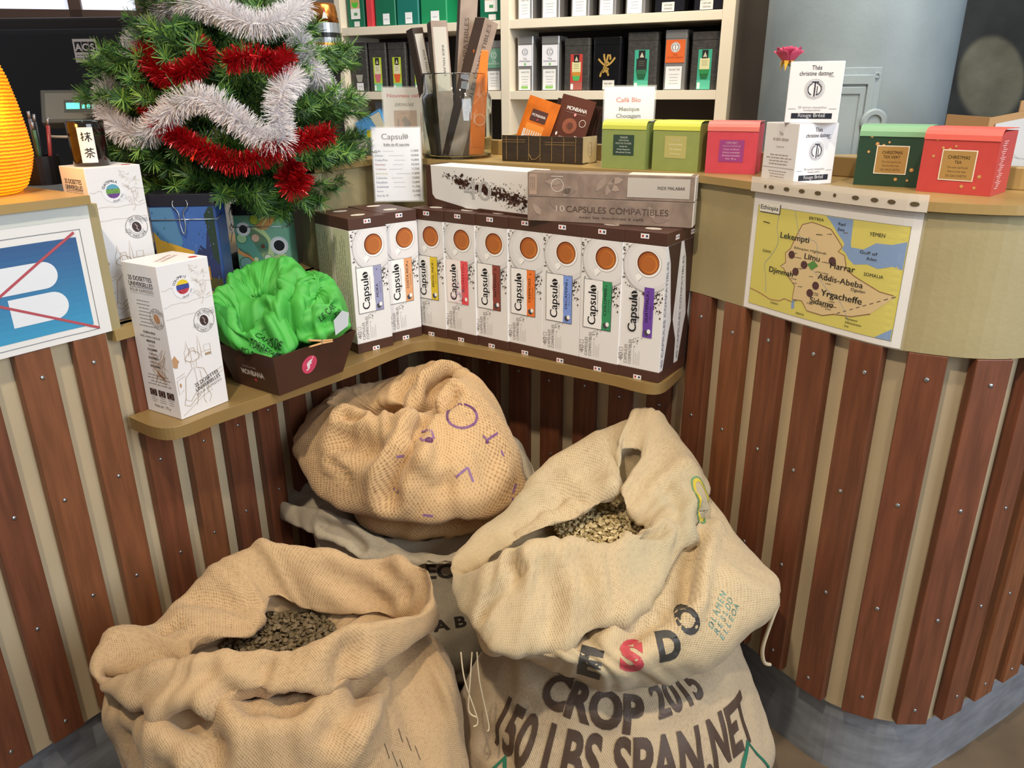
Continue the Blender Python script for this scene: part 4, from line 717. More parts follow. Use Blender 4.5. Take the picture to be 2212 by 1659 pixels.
def carton(label, x, y, rz, kind, name=None, strip=None, txt='#222022', border=True, number='8', z=.736, left=False, right=False, dup_of=None):
    """x, y: front left foot of the carton"""
    t = thing('capsule_carton', label, 'carton', (x, y, z), rz, 'capsule cartons on the corner shelf')
    if 'body' not in CART:
        b_ = MB(); b_.box(0, 0, .022, BW, BD, .275); CART['body'] = b_.obj('carton_body', m_carton, t, bevel=.001).data
        b_ = MB(); b_.box(-.0004, -.0004, .275, BW + .0004, BD + .0004, BH); CART['lid'] = b_.obj('lid_band', m_brown, t, bevel=.0012, label='dark brown top of the carton').data
        b_ = MB(); b_.box(-.0004, -.0004, 0, BW + .0004, BD + .0004, .022); CART['base'] = b_.obj('base_band', m_brown, t, bevel=.001, label='dark brown foot of the carton').data
        p = Print(lambda u, v, h: (BW / 2 + u, BD / 2 + v, BH + h))
        p.circ(0, 0, .017, '#e4dcd2', 1, ry=.011); p.text('Artisan', 0, -.0025, .006, '#5a3d30', 2, w=.022, italic=.3); CART['top'] = p.build('top_print', t).data
    else:
        for nm in ('body', 'lid', 'base', 'top'):
            o = link(bpy.data.objects.new({'body': 'carton_body', 'lid': 'lid_band', 'base': 'base_band', 'top': 'top_print'}[nm], CART[nm]), t)
            if nm != 'top':
                m_ = o.modifiers.new('bevel', 'BEVEL'); m_.width = .001; m_.segments = 2; m_.limit_method = 'ANGLE'
    for zz in (.291, .0048):
        if 'flag' not in CART: p = Print(lambda u, v, h: (u, -.0006 - h, v)); tricolor(p, 0, 0, 1); o = p.build('tricolor_mark', t); CART['flag'] = o.data
        else: o = link(bpy.data.objects.new('tricolor_mark', CART['flag']), t)
        o.location = (BW / 2, 0, zz)
    if name:
        p = Print(lambda u, v, h: (BW / 2 + u, -.0006 - h, v)); carton_front(p, name, strip, txt, border, number); p.build('front_print', t)
    if right:
        p = Print(RIGHT(BW + .0006))
        p.poly([(.006, .275), (.066, .275), (.058, .20), (.046, .10), (.034, .16), (.022, .24)], '#3f2821', 1); p.poly([(.016, .022), (.069, .022), (.069, .075), (.045, .13), (.034, .10)], '#3f2821', 1)
        p.text('40 CAPSULES COMPATIBLES', .0135, .03, .0085, '#77758a', 2, w=.215, rot=90, align='l'); tricolor(p, .045, .287, 1); p.build('side_print', t)
    if left:
        p = Print(LEFT(-.0006))
        p.rect(-BD + .002, .023, -.002, .274, '#cfd8bf', 1)
        for i, (y0, y1) in enumerate(((.06, .25), (.05, .255), (.09, .22), (.05, .25), (.13, .25), (.05, .24), (.07, .2))):
            yy = y0; r = random.Random(i)
            while yy < y1: l_ = r.uniform(.006, .02); p.rect(-.066 + i * .0085, yy, -.064 + i * .0085, yy + l_, '#84946f', 2); yy += l_ + .003
        p.build('side_print', t)
    return t
L_ = 'white and brown capsule carton with a %s strip marked %s, on the corner shelf'
carton(L_ % ('grey lilac', 'MOKA'), -.344, 1.638, 42, 'f', 'MOKA', '#9a9cc0', left=True)
carton(L_ % ('peach', 'COSTA RICA'), -.287, 1.716, 40, 'f', 'COSTA RICA', '#e0a374')
carton(L_ % ('yellow', 'BRESIL-INDE'), -.231, 1.798, -34, 'f', 'BRESIL-INDE', '#dcc22c', number='7')
carton('white and brown capsule carton with a pink and red label marked RISTRETTO', -.156, 1.752, -36, 'f', 'RISTRETTO', '#e5535a', '#b02a38', None, '9')
carton(L_ % ('brown red', 'INTENSO'), -.083, 1.704, -36, 'f', 'INTENSO', '#8c4238')
carton(L_ % ('orange', 'CREMOSO'), -.008, 1.654, -36, 'f', 'CREMOSO', '#ee7d35', number='8')
carton(L_ % ('light blue', 'DECAFEINE'), .067, 1.600, -36, 'f', 'DECAFEINE', '#7f9ce6', number='6')
carton(L_ % ('green', 'COLOMBIE'), .142, 1.545, -35.5, 'f', 'COLOMBIE', '#35915f', number='9')
carton(L_ % ('violet', 'GUATEMALA'), .2175, 1.494, -35, 'f', 'GUATEMALA', '#6b43a4', border=False, number='7', right=True)
def behind(x, y, rz, k=1.03): a = radians(rz); return x - sin(a) * BD * k, y + cos(a) * BD * k, rz
Bk = 'white and brown capsule carton in the back row, right behind the %s one'
for x, y, rz, n_, kw in ((-.344, 1.638, 42, 'MOKA', dict(left=True)), (-.287, 1.716, 40, 'COSTA RICA', {}), (.067, 1.600, -36, 'DECAFEINE', {}), (.142, 1.545, -35.5, 'COLOMBIE', {}), (.2175, 1.494, -35, 'GUATEMALA', dict(right=True))):
    carton(Bk % n_, *behind(x, y, rz), 'b', **kw)
# carton lying on the row with the big 40
t = thing('capsule_carton', 'white and brown capsule carton with a big 40, lying across the row of cartons', 'carton', (-.196, 1.832, 1.0365), -37.5, 'capsule cartons on the corner shelf')
b = MB(); b.box(.014, 0, .0, .30, BD, .092); b.obj('carton_body', m_carton, t, bevel=.001)
b = MB(); b.box(0, -.0004, 0, .0145, BD + .0004, .0924); b.obj('lid_band', m_brown, t, bevel=.001, label='dark brown end of the carton')
p = Print(FRONT(-.0006))
p.poly([(.014, 0), (.30, 0), (.30, .004), (.16, .006), (.15, .003), (.12, .003), (.11, .006), (.028, .018), (.019, .028), (.0165, .09), (.014, .092)], '#4c2f25', 1)
r = random.Random(21)
for i in range(520):
    q = r.random() ** .8; x = .05 + q * .24; y = .075 - q * .048 + r.gauss(0, .004 + .010 * q); s_ = r.uniform(.0005, .0022)
    if .008 < y < .09: p.circ(x, y, s_, r.choice(['#3a221b', '#57352a', '#2b1a16']), 2, ry=s_ * r.uniform(.4, .8), n=6, rot=r.uniform(0, 3))
for i in range(260):
    q = r.random(); x = .09 + q * .20; y = .062 - q * .034 + r.gauss(0, .0055); s_ = r.uniform(.002, .0046)
    if .008 < y < .088: p.circ(x, y, s_, r.choice(['#4a2c22', '#57352a', '#3a221b']), 3, ry=s_ * r.uniform(.5, .9), n=7, rot=r.uniform(0, 3))
p.text('40', .155, .026, .042, '#f0eeee', 4, w=.078, bold=.012)
p.build('front_print', t)
# two long sleeves
m_taupe = mat('taupe_sleeve', '#8f7c70', .5, var=.30, vscale=30)
m_white_edge = mat('white_card_edge', '#ddd8d2', .6)
def sleeve_box(label, x, y, z, rz, pfn):
    t = thing('capsule_sleeve', label, 'carton', (x, y, z), rz, 'long capsule sleeves lying on the cartons')
    b_ = MB(); b_.box(0, 0, 0, .333, .047, .0485); b_.obj('sleeve_body', m_taupe, t, bevel=.0012)
    b_ = MB(); b_.box(.333, .002, .001, .335, .045, .0475); b_.obj('end_flap', m_white_edge, t, bevel=.0008)
    p = Print(FRONT(-.0004)); pfn(p); p.build('front_print', t)
    r = random.Random(int(z * 1000)); 
    return t
def leafs(p, seed, x0, x1):
    r = random.Random(seed)
    for _ in range(9):
        x, y, a = r.uniform(x0, x1), r.uniform(.012, .038), r.uniform(0, 3.1); l_ = r.uniform(.012, .022)
        pts = [(x + cos(a) * l_ * k - sin(a) * w_, y + sin(a) * l_ * k + cos(a) * w_) for k, w_ in ((-1, 0), (-.4, .006), (.3, .006), (1, 0), (.3, -.006), (-.4, -.006))]
        if all(.001 < q[1] < .047 and 0 < q[0] < .333 for q in pts): p.poly(pts, r.choice(['#a08d80', '#85736a', '#98867a']), 1)
def f1(p):
    leafs(p, 1, .02, .3)
    p.text('CAPSULES COMPATIBLES', .185, .021, .0125, '#54433b', 2, w=.205); p.text('avec les machines à café', .175, .0095, .0052, '#54433b', 2, w=.13); p.text('10', .07, .021, .0125, '#bfb0a6', 2, w=.018)
def f2(p):
    leafs(p, 2, .05, .19); p.rect(.205, .006, .325, .043, '#b7afa6', 2); p.text('INDE MALABAR', .290, .022, .0062, '#3a332f', 3, w=.052, bold=.015)
    p.ringc(.063, .024, .0125, .0011, '#d9cfc6', 2); p.line([(.05, .041), (.075, .041)], .0011, '#d9cfc6', 2); p.rect(.004, .004, .02, .045, '#a8907f', 1)
    for i in range(3): p.text('CAPSULES', .0085 + i * .004, .026, .0026, '#5e4d44', 2, w=.026, rot=90)
sleeve_box('taupe long sleeve lettered CAPSULES COMPATIBLES, lower of the two on the cartons', .034, 1.604, 1.0365, -19.5, f1)
t = sleeve_box('taupe long sleeve with a grey INDE MALABAR label, upper of the two on the cartons', .034, 1.603, 1.0853, -19.5, f2)
b = MB(); b.box(.205, .002, .0486, .325, .045, .0489); b.obj('top_label', mat('cream_label', '#e6dcc8', .6), t)
# ------------------------------------------------------------------ cards and signs
m_paper = mat('white_paper', '#eceae8', .6); m_acr = film('clear_acrylic', '#ffffff', .16, .05)
def card(name, label, loc, rz, w, h, fn, tilt=-6, acrylic=True, base=True, hexc='#e9e9ee'):
    t = thing(name, label, 'price card' if 'price' in name else 'card', loc, rz)
    M = Matrix.Rotation(radians(tilt), 4, 'X')
    b_ = MB(); b_.box(-w / 2, 0, .002, w / 2, .0012, h, 0, M); b_.obj('card_sheet', mat('card_' + hexc[1:], hexc, .6), t)
    if acrylic:
        b_ = MB(); b_.box(-w / 2 - .003, -.0022, 0, w / 2 + .003, -.0008, h + .003, 0, M); b_.box(-w / 2 - .003, -.0022, -.001, w / 2 + .003, .035, .001, 0); b_.obj('acrylic_stand', m_acr, t)
    p = Print(lambda u, v, hh: tuple(M @ Vector((u, -.0002 - hh, v)))); fn(p); p.build('card_print', t)
    return t
def price(p):
    p.text('Capsul', -.008, .142, .0135, '#2c2d3a', 1, w=.052, bold=.02); p.circ(.0235, .148, .0044, '#2c2d3a', 1, ry=.0058); p.line([(.0245, .142), (.0235, .148), (.0225, .154)], .0013, '#e9e9ee', 2)
    p.text('Boîte de 40 capsules', 0, .128, .0055, '#2c2d3a', 1, w=.06, bold=.03); p.rect(-.03, .1262, .03, .1268, '#2c2d3a', 1)
    rows = [('Moka', '11,95€', '#2b3a78'), ('Intenso', '10,95€', '#4a5a88'), ('Costa-Rica', '12,00€', '#2b3a78'), ('Ristretto', '10,35€', '#b23a45'), ('Cremoso', '11,75€', '#b85a60'), ('Brésil-Inde', '11,85€', '#e0d890'), ('Colombie', '12,80€', '#5580a0'), ('Décaféiné', '12,80€', '#3f66a8'), ('Guatemala', '11,70€', '#3b51a0'), ('Autre', '22,00€', '#7a86b0'), ('Etui de 10', '3,75€', '#3b4a80')]
    for i, (a, q, c) in enumerate(rows):
        y = .114 - i * .0102; p.text(a, -.052, y, .0048, c, 1, bold=.025, align='l'); p.text(q, .051, y, .0048, '#22232c', 1, bold=.03, align='r')
        if i < 9: p.lines(-.052 + .0042 * len(a) + .003, y + .001, .036, 1, .01, .0012, '#9a9db0', 1, seed=i)
card('price_card', 'white price card listing capsule flavours, standing on the cartons', (-.267, 1.878, 1.0395), 3, .112, .168, price, -3, hexc='#e8ebf5')
def nouveau(p):
    p.text('Nouveau café', 0, .140, .0085, '#b8424c', 1, w=.088, bold=.03); p.text('BIRMANIE', 0, .118, .0085, '#3a3838', 1, w=.05, bold=.01, italic=.3)
    p.rect(-.028, .05, .030, .108, '#6b5548', 1); p.rect(-.0272, .0508, .0292, .1072, '#a8856c', 2)
    p.poly([(-.008, .055), (-.003, .075), (-.009, .085), (.0, .094), (.009, .086), (.014, .078), (.01, .062), (.012, .055)], '#5f5348', 3); p.rect(-.02, .06, -.016, .088, '#6b5a4c', 3); p.lines(-.012, .101, .024, 1, .01, .0015, '#5f4a3c', 3)
card('coffee_card', 'pale card reading Nouveau café BIRMANIE beside the glass jar', (-.27, 2.085, 1.132), 0, .108, .163, nouveau, -2, hexc='#d9d6d2')
def bio(p):
    p.text('Café Bio', -.002, .130, .0095, '#b8424c', 1, w=.053, bold=.03); p.text('Mexique', 0, .112, .0085, '#2e2e38', 1, w=.044, bold=.03); p.text('Chocagam', -.001, .098, .0085, '#2e2e38', 1, w=.053, bold=.03)
    p.poly([(-.042, .082), (-.03, .088), (-.02, .083), (-.01, .082), (.04, .084), (.04, .03), (-.042, .03)], '#8f9a8a', 1)
card('coffee_card', 'white card reading Café Bio Mexique Chocagam behind the green tea boxes', (.257, 1.765, 1.132), -4, .107, .161, bio, -1, hexc='#e3e2ec')

# map of Ethiopia on the round end of the band
sm0, sm1 = PR.snear(.441, 1.418), PR.snear(.617, 1.157); ML = sm1 - sm0
def band(P, s_left, z0): return lambda u, v, h: (lambda q: (q.x, q.y, z0 + v))(P.at(s_left + u, .0012 + h)[0])
t = thing('map_sleeve', 'map sheet of Ethiopia in a punched plastic sleeve on the round counter end', 'map')
def sheet(P, s0, s1, z0, z1, off, th, n=24):
    b_ = MB(); wall_strip(b_, P, s0, s1, off, off + th, z0, z1, n); return b_
MH = .212
sheet(PR, sm0, sm1, .902, .902 + MH, .0002, .0008).obj('map_paper', m_paper, t)
p = Print(band(PR, sm0, .902), .02)
S_ = ML / .297
def mp(pts): return [(x * ML, y * MH) for x, y in pts]
YE, BL, TN = '#d8cc52', '#7f9fce', '#dcc391'
x0, y0, x1, y1 = .035, .045, .955, .90
p.rect(x0 * ML, y0 * MH, x1 * ML, y1 * MH, '#5a5640', 1); p.rect(x0 * ML + .0006, y0 * MH + .0006, x1 * ML - .0006, y1 * MH - .0006, YE, 2)
p.poly(mp([(.50, .895), (.66, .895), (.665, .72), (.67, .69), (.74, .69), (.80, .75), (.88, .755), (.95, .79), (.95, .585), (.90, .60), (.83, .565), (.77, .585), (.70, .565), (.665, .60), (.645, .64), (.62, .66), (.63, .71), (.58, .78), (.53, .86)]), BL, 3)
p.poly(mp([(.87, .05), (.95, .05), (.95, .14)]), BL, 3); p.poly(mp([(.355, .10), (.375, .11), (.372, .17), (.36, .19), (.352, .14)]), BL, 3)
eth = [(.36, .80), (.42, .83), (.47, .82), (.54, .80), (.59, .73), (.62, .68), (.60, .64), (.64, .62), (.655, .56), (.66, .52), (.71, .48), (.86, .40), (.94, .385), (.83, .22), (.73, .165), (.63, .15), (.56, .115), (.46, .12), (.42, .19), (.355, .185), (.36, .30), (.31, .36), (.27, .42), (.245, .43), (.28, .47), (.27, .55), (.30, .59), (.33, .70)]
p.poly(mp(eth), TN, 4); p.line(mp(eth[:17][:12] + [(.93, .39)]), .0014, '#8a5a40', 5); p.line(mp(eth[13:] + eth[:1]), .0014, '#8a5a40', 5)
for i in range(9): a = i / 9; p.line(mp([(.94 - .31 * a, .385 - .235 * a), (.94 - .31 * (a + .06), .385 - .235 * (a + .06))]), .0014, '#6b5a48', 5)
for pts in ([(.20, .89), (.19, .75), (.21, .62), (.17, .50), (.13, .42), (.15, .30), (.16, .18)], [(.30, .9), (.33, .78), (.36, .7), (.46, .68), (.48, .55)], [(.43, .50), (.5, .42), (.56, .34), (.66, .25), (.72, .12)]): p.line([(q.x, q.y) for q in cat([(a * ML, c * MH, 0) for a, c in pts], 4)], .0009, '#9aa7b0', 5)
p.line(mp([(.04, .18), (.12, .16), (.2, .13), (.27, .14), (.30, .17), (.36, .16)]), .0014, '#a05a48', 5)
p.rect(.055 * ML, .845 * MH, .20 * ML, .925 * MH, '#3a3a3a', 6); p.rect(.05 * ML, .852 * MH, .195 * ML, .93 * MH, '#f0eee6', 7); p.text('Ethiopia', .122 * ML, .873 * MH, .0080, '#26262a', 8, w=.128 * ML, bold=.02)
for s_, x, y, h_, c, bd in (('Lekempti', .32, .665, .0105, '#2c3440', .02), ('Limu', .45, .535, .0100, '#3a3036', .02), ('Harrar', .64, .505, .0105, '#3a3436', .02), ('Djimmah', .255, .365, .0100, '#2e3030', .02), ('Addis-Abeba', .635, .40, .0100, '#3c3630', .015), ('Yrgacheffe', .655, .275, .0110, '#2a2a2c', .022), ('Sidamo', .545, .195, .0105, '#34302e', .02)):
    p.text(s_, x * ML, y * MH, h_, c, 8, bold=bd, w=len(s_) * .0072 * S_)
for x, y in ((.315, .545), (.405, .485), (.355, .415), (.575, .56), (.495, .34), (.465, .27)): p.circ(x * ML, y * MH, .0068, '#56383a', 7)
p.poly(mp([(.425, .495), (.462, .535), (.495, .50), (.455, .455)]), '#5a8f4a', 7)
for s_, x, y, h_ in (('ERITREA', .445, .85, .0048), ('YEMEN', .80, .80, .0060), ('SUDAN', .135, .52, .0045), ('SOMALIA', .815, .50, .0055), ('UGANDA', .235, .10, .0035), ('KENYA', .42, .07, .0040), ('Gulf of', .77, .66, .0050), ('Aden', .79, .62, .0050), ('Red', .60, .84, .005), ('Sea', .60, .80, .005), ('Ethiopian Highlands', .43, .60, .0040), ('Ogaden', .745, .365, .0050)):
    p.text(s_, x * ML, y * MH, h_, '#4c4a42', 7, bold=.01, w=len(s_) * h_ * .85)
for i, s_ in enumerate(('Provisional', 'Administrative', 'Line')): p.text(s_, .70 * ML, (.135 - i * .03) * MH, .0036, '#3a382e', 7, bold=.015, align='l')
p.line(mp([(.085, .77), (.135, .765)]), .0014, '#35332c', 7)
r = random.Random(9)
for _ in range(34): x, y = r.uniform(.3, .62), r.uniform(.17, .79); p.circ(x * ML, y * MH, .0009, '#3a342c', 6, n=8); p.rect(x * ML + .002, y * MH, x * ML + r.uniform(.006, .014), y * MH + .0013, '#7c6c58', 6)
p.build('map_print', t)
sheet(PR, sm0 - .002, sm1 + .004, .9, 1.1165, .0016, .0004).obj('plastic_sleeve', film('clear_sleeve', '#ffffff', .05, .08), t)
sheet(PR, sm0 - .002, sm1 + .004, 1.1165, 1.142, .0110, .0004).obj('binder_strip', film('milky_strip', '#f4ece0', .55, .15), t)
p = Print(lambda u, v, h: (lambda q: (q.x, q.y, 1.1165 + v))(PR.at(sm0 + u, .0118 + h)[0]), .01)
for u in (.03, .043, .075, .105, .135, .165, .20, .23, .255, .285): p.circ(u * S_, .011, .0062 if u not in (.03, .165) else .003, '#5a4c34', 1, ry=.0033 if u not in (.03, .165) else .003, n=14)
p.build('punched_holes', t)

# blue capsule sign on the left end of the band
sr = PL.snear(-.708, 1.287) - .002; SW = sr - .02
t = thing('laminated_sign', 'white laminated sign with two white capsule shapes on blue, crossed by red lines', 'sign')
sheet(PL, .02, sr, .9, 1.096, .0004, .0008).obj('sign_paper', m_paper, t)
b = MB(); wall_strip(b, PL, .02, sr, .0004, .0016, 1.0955, 1.118, 24); b.obj('shiny_tape', mat('glossy_tape', '#d7dbd6', .12), t)
p = Print(lambda u, v, h: (lambda q: (q.x, q.y, .9 + v))(PL.at(sr + u, .0014 + h)[0]), .02)
nb = 14
for i in range(nb):
    f_ = i / (nb - 1); a, c = (0x3e, 0x9a, 0xc6), (0x35, 0x5f, 0x92); hx = '#%02x%02x%02x' % tuple(int(a[k_] + (c[k_] - a[k_]) * f_) for k_ in range(3))
    p.rect(-.26, .020 + .148 * i / nb, -.030, .020 + .148 * (i + 1) / nb, hx, 1)
p.frame(-.27, .010, -.021, .180, .0008, '#33363c', 2)
def pill(xr, yc, hh, xl): return [(xl, yc - hh), (xr - hh, yc - hh)] + [(xr - hh + hh * cos(radians(a)), yc + hh * sin(radians(a))) for a in range(-75, 90, 15)] + [(xr - hh, yc + hh), (xl, yc + hh)]
p.poly(pill(-.070, .116, .0215, -.25), '#e9ecf2', 3); p.poly(pill(-.063, .065, .0225, -.152), '#e9ecf2', 3)
p.line([(-.032, .176), (-.20, .072)], .0042, '#b8505a', 4); p.line([(-.022, .012), (-.20, .098)], .0042, '#b8505a', 4)
p.build('sign_print', t)
# ------------------------------------------------------------------ things on the counter top
ZC = 1.1322
# glass jar with capsule sleeves
jar = thing('glass_jar', 'clear glass jar holding long capsule sleeves on the counter corner', 'jar', (-.133, 2.0, ZC))
b = MB(); b.lathe([(0, 0), (.083, 0), (.0875, .008), (.0875, .136), (.084, .146), (.0795, .150), (.0795, .190), (.0785, .1935), (.0768, .1935), (.0760, .190), (.0760, .1495), (.0805, .1445), (.0845, .135), (.0845, .012), (.080, .0055), (.0, .005)], 48, caps=False)
b.obj('glass_body', glass('jar_glass', '#f4faf6'), jar, smooth=True)
m_dkb = mat('dark_brown_sleeve', '#3b2a22', .45, var=.15, vscale=20); m_tp = mat('taupe_face', '#9a877a', .5, var=.2, vscale=25)
m_or = mat('orange_sleeve', '#e5761f', .42)
def stick(label, bot, top, rz, w, L, fpr, front, dark=True):
    t = bpy.data.objects.new('capsule_sleeve', None); t.empty_display_size = .02; COL.objects.link(t); tag(t, label, 'carton', 'capsule sleeves standing in the glass jar')
    B_, T_ = Vector(bot), Vector(top); zax = (T_ - B_).normalized(); xr = Vector((cos(radians(rz)), sin(radians(rz)), 0))
    yax = zax.cross(xr).normalized(); xax = yax.cross(zax)
    t.matrix_world = Matrix(((xax.x, yax.x, zax.x, B_.x), (xax.y, yax.y, zax.y, B_.y), (xax.z, yax.z, zax.z, B_.z), (0, 0, 0, 1)))
    b_ = MB(); b_.box(0, 0, 0, w, w, L); b_.obj('sleeve_body', front, t, bevel=.001)
    p = Print(LEFT(-.0003)); p.rect(-w + .0005, .001, -.0005, L - .001, '#3b2a22' if dark else '#c9661c', 1)
    if dark:
        for i in range(5): p.rect(-w + .008 + i * .007, .06, -w + .0085 + i * .007, L - .03, '#7a6554', 2)
    p.build('side_print', t)
    p = Print(FRONT(-.0003)); fpr(p, w, L); p.build('front_print', t); return t
def g_label(p, w, L): p.rect(.004, L * .48, w - .004, L - .014, '#b9b4ac', 1); p.text('INDE MALABAR', w * .55, L * .70, .0055, '#3a332f', 2, w=.075, rot=-90, bold=.01)
def g_cc(p, w, L): p.text('CAPSULES COMPATIBLES', w * .55, .09, .011, '#54433b', 1, w=.225, rot=90, align='l'); p.text('avec les machines à café', w * .82, .12, .004, '#54433b', 1, w=.12, rot=90, align='l')
def g_tan(p, w, L): p.rect(.003, L * .5, w - .003, L - .016, '#a8866c', 1); p.text('10', w / 2, L * .42, .012, '#8d7a5e', 1, rot=-90)
def g_or(p, w, L): p.ringc(w * .62, .085, .0125, .0011, '#f2d9b8', 1); p.line([(w * .22, .075), (w * .22, .10)], .0011, '#f2d9b8', 1); p.text('CAPSULES', w / 2, .018, .004, '#b8560f', 1, w=.03); p.line([(.006, .12), (w - .006, .15)], .0008, '#f0c8a0', 1)
stick('dark brown sleeve leaning out on the left of the jar', (-.182, 1.985, ZC + .0052), (-.235, 2.01, 1.44), 35, .030, .295, g_label, m_dkb)
stick('taupe sleeve with a grey label reading INDE MALABAR, upright in the jar', (-.168, 1.955, ZC + .0052), (-.186, 1.985, 1.45), 18, .040, .305, g_label, m_tp)
stick('tallest taupe sleeve, standing at the back of the jar', (-.145, 2.02, ZC + .0052), (-.118, 2.03, 1.47), 12, .042, .36, g_cc, m_tp)
stick('taupe sleeve lettered CAPSULES COMPATIBLES, leaning right across the jar', (-.150, 1.935, ZC + .0052), (-.058, 1.975, 1.44), 38, .040, .325, g_cc, m_tp)
stick('orange sleeve on the right inside the jar', (-.102, 1.965, ZC + .0052), (-.082, 1.975, 1.44), 5, .036, .24, g_or, m_or, dark=False)
# dark tray with cocoa sachets
tr = thing('display_tray', 'dark bound-book style tray with cream end, full of cocoa sachets', 'tray', (-.020, 1.878, ZC), -33)
m_lea = mat('dark_leather_print', '#33281f', .4, var=.35, vscale=30, stretch=(1, 1, 6)); TW, TD, TH = .212, .072, .058
b = MB(); b.box(0, 0, 0, TW, .003, TH); b.box(0, TD - .003, 0, TW, TD, TH); b.box(0, .003, 0, TW, TD - .003, .003); b.obj('tray_shell', m_lea, tr, bevel=.001)
b = MB(); b.box(TW - .003, .003, .003, TW, TD - .003, TH); b.obj('end_panel', mat('cream_board', '#d8c9a2', .6), tr, label='cream end panel')
b = MB(); b.box(0, .003, .003, .003, TD - .003, TH); b.obj('end_panel', mat('cream_board', '#d8c9a2', .6), tr, label='cream end panel')
p = Print(FRONT(0.0))
for i in range(7): p.line([(.012 + i * .0305 + .0006 * (j % 2), .004 + j * .0065) for j in range(9)], .0011, '#9a7c46', 1)
for y in (.048, .043): p.line([(.002, y), (TW * .3, y + .001)], .0009, '#8a6f40', 1); p.line([(TW * .55, y - .003), (TW - .02, y - .002)], .0009, '#8a6f40', 1)
p.build('front_print', tr)
p = Print(RIGHT(TW)); p.poly([(.004, .0), (.03, .0), (.066, .055), (.066, .002)], '#c9b585', 1); p.ringc(.036, .03, .009, .0009, '#7c6a46', 2, ry=.016); p.ringc(.037, .029, .005, .0007, '#7c6a46', 2, ry=.006); p.build('side_print', tr)
b = MB(); b.tube([(.075, -.0016, .018), (.083, -.002, .006), (.095, -.002, .008), (.106, -.0016, .018)], .0009, 5); b.obj('twine', mat('twine_tan', '#8f7448', .8), tr)
def sachet(label, off, roll, tilt, w, h, body, fpr, dz=.0):
    a = radians(-33); B_ = Vector((-.020, 1.878, ZC + .0035 + dz)) + Vector((cos(a) * off[0] - sin(a) * off[1], sin(a) * off[0] + cos(a) * off[1], 0))
    t = bpy.data.objects.new('cocoa_sachet', None); t.empty_display_size = .02; COL.objects.link(t); tag(t, label, 'sachet', 'cocoa sachets in the dark tray')
    t.matrix_world = Matrix.Translation(B_) @ Matrix.Rotation(a, 4, 'Z') @ Matrix.Rotation(radians(tilt), 4, 'X') @ Matrix.Rotation(radians(roll), 4, 'Y')
    b_ = MB(); n = 8; vs_ = []; fs = []
    for sgn in (-1, 1):
        for i in range(n + 1):
            for j in range(n + 1):
                u, v = i / n, j / n; bul = (sin(pi * u) * sin(pi * v)) ** .6 * .0032
                vs_.append((-w / 2 + w * u, sgn * (bul + .0003), h * v))
    N = (n + 1) ** 2
    for i in range(n):
        for j in range(n): q = i * (n + 1) + j; fs += [(q, q + n + 1, q + n + 2, q + 1), (N + q + 1, N + q + n + 2, N + q + n + 1, N + q)]
    for i in range(n):
        for A_ in ([i * (n + 1), (i + 1) * (n + 1)], [(i + 1) * (n + 1) + n, i * (n + 1) + n], [i + 1, i], [N - n - 1 + i, N - n + i]): fs.append((A_[1], A_[0], A_[0] + N, A_[1] + N))
    b_.add(vs_, fs); b_.obj('pouch', body, t, smooth=False)
    if fpr:
        p = Print(lambda u, v, hh: (u, -((sin(pi * max(0, min(1, u / w + .5))) * sin(pi * max(0, min(1, v / h)))) ** .6 * .0032) - .0008 - hh, v), .008); fpr(p, w, h); p.build('pouch_print', t)
    return t
m_sor = mat('orange_foil', '#c96a20', .28, var=.3, vscale=25); m_sbr = mat('brown_foil', '#5a3226', .3, var=.15, vscale=20); m_sdk = mat('dark_foil', '#33201a', .3)
def fo(p, w, h):
    p.rect(-.022, h - .052, .022, h - .026, '#4a2a25', 1); p.text('MONBANA', 0, h - .041, .0062, '#eadfd8', 2, w=.038, bold=.02); p.circ(0, h - .047, .002, '#c8434a', 2)
    p.poly([(-.03, .036), (.022, .036), (.022, .062), (-.03, .062)], '#cfc9c2', 1); p.poly([(-.03, .036), (.022, .036), (.018, .046), (0, .052), (-.022, .047)], '#a86a50', 2)
    p.rect(-.026, h - .085, .024, h - .058, '#dc8530', 1)
def fb(p, w, h):
    p.text('MONBANA', .004, h - .030, .0085, '#f2ecea', 2, w=.052, bold=.025); p.circ(.004, h - .038, .0032, '#d88a95', 2); p.rect(-.022, h - .0352, .03, h - .0345, '#9a7a70', 1)
    p.circ(-.002, h - .064, .019, '#8a4e38', 1, ry=.017); p.circ(-.001, h - .064, .009, '#5f3326', 2, ry=.008); p.line([(-.008, h - .060), (-.006, h - .070), (.004, h - .074)], .002, '#7a4430', 3)
    p.rect(-w / 2 + .001, h - .112, w / 2 - .001, h - .098, '#e08426', 1); p.text('TRADITION SALON DE THÉ', 0, h - .108, .0048, '#f4e3cc', 2, w=.066, bold=.015); p.rect(.018, h - .088, .028, h - .082, '#efe9e6', 1); p.circ(-.03, h - .086, .0025, '#efe9e6', 1, ry=.004); p.text('CHOCOLAT EN POUDRE', -.006, h - .092, .003, '#e8dcd6', 1, w=.03)
    p.ringc(.028, h - .052, .0075, .0012, '#d8c9bd', 2)
sachet('orange cocoa sachet with a brown nameplate, leaning in the front of the tray', (.054, .016), 15, -14, .088, .135, m_sor, fo, .004)
sachet('brown cocoa sachet with an orange band, beside the orange one in the tray', (.145, .022), 12, -14, .088, .138, m_sbr, fb, .004)
for i in range(5): sachet('dark brown cocoa sachet, number %s of those filed behind the printed ones' % ('one', 'two', 'three', 'four', 'five')[i], (.135 + .006 * i, .031 + .0078 * i), 11 - i, -12, .088, .128 - .002 * i, m_sdk, None, .004)

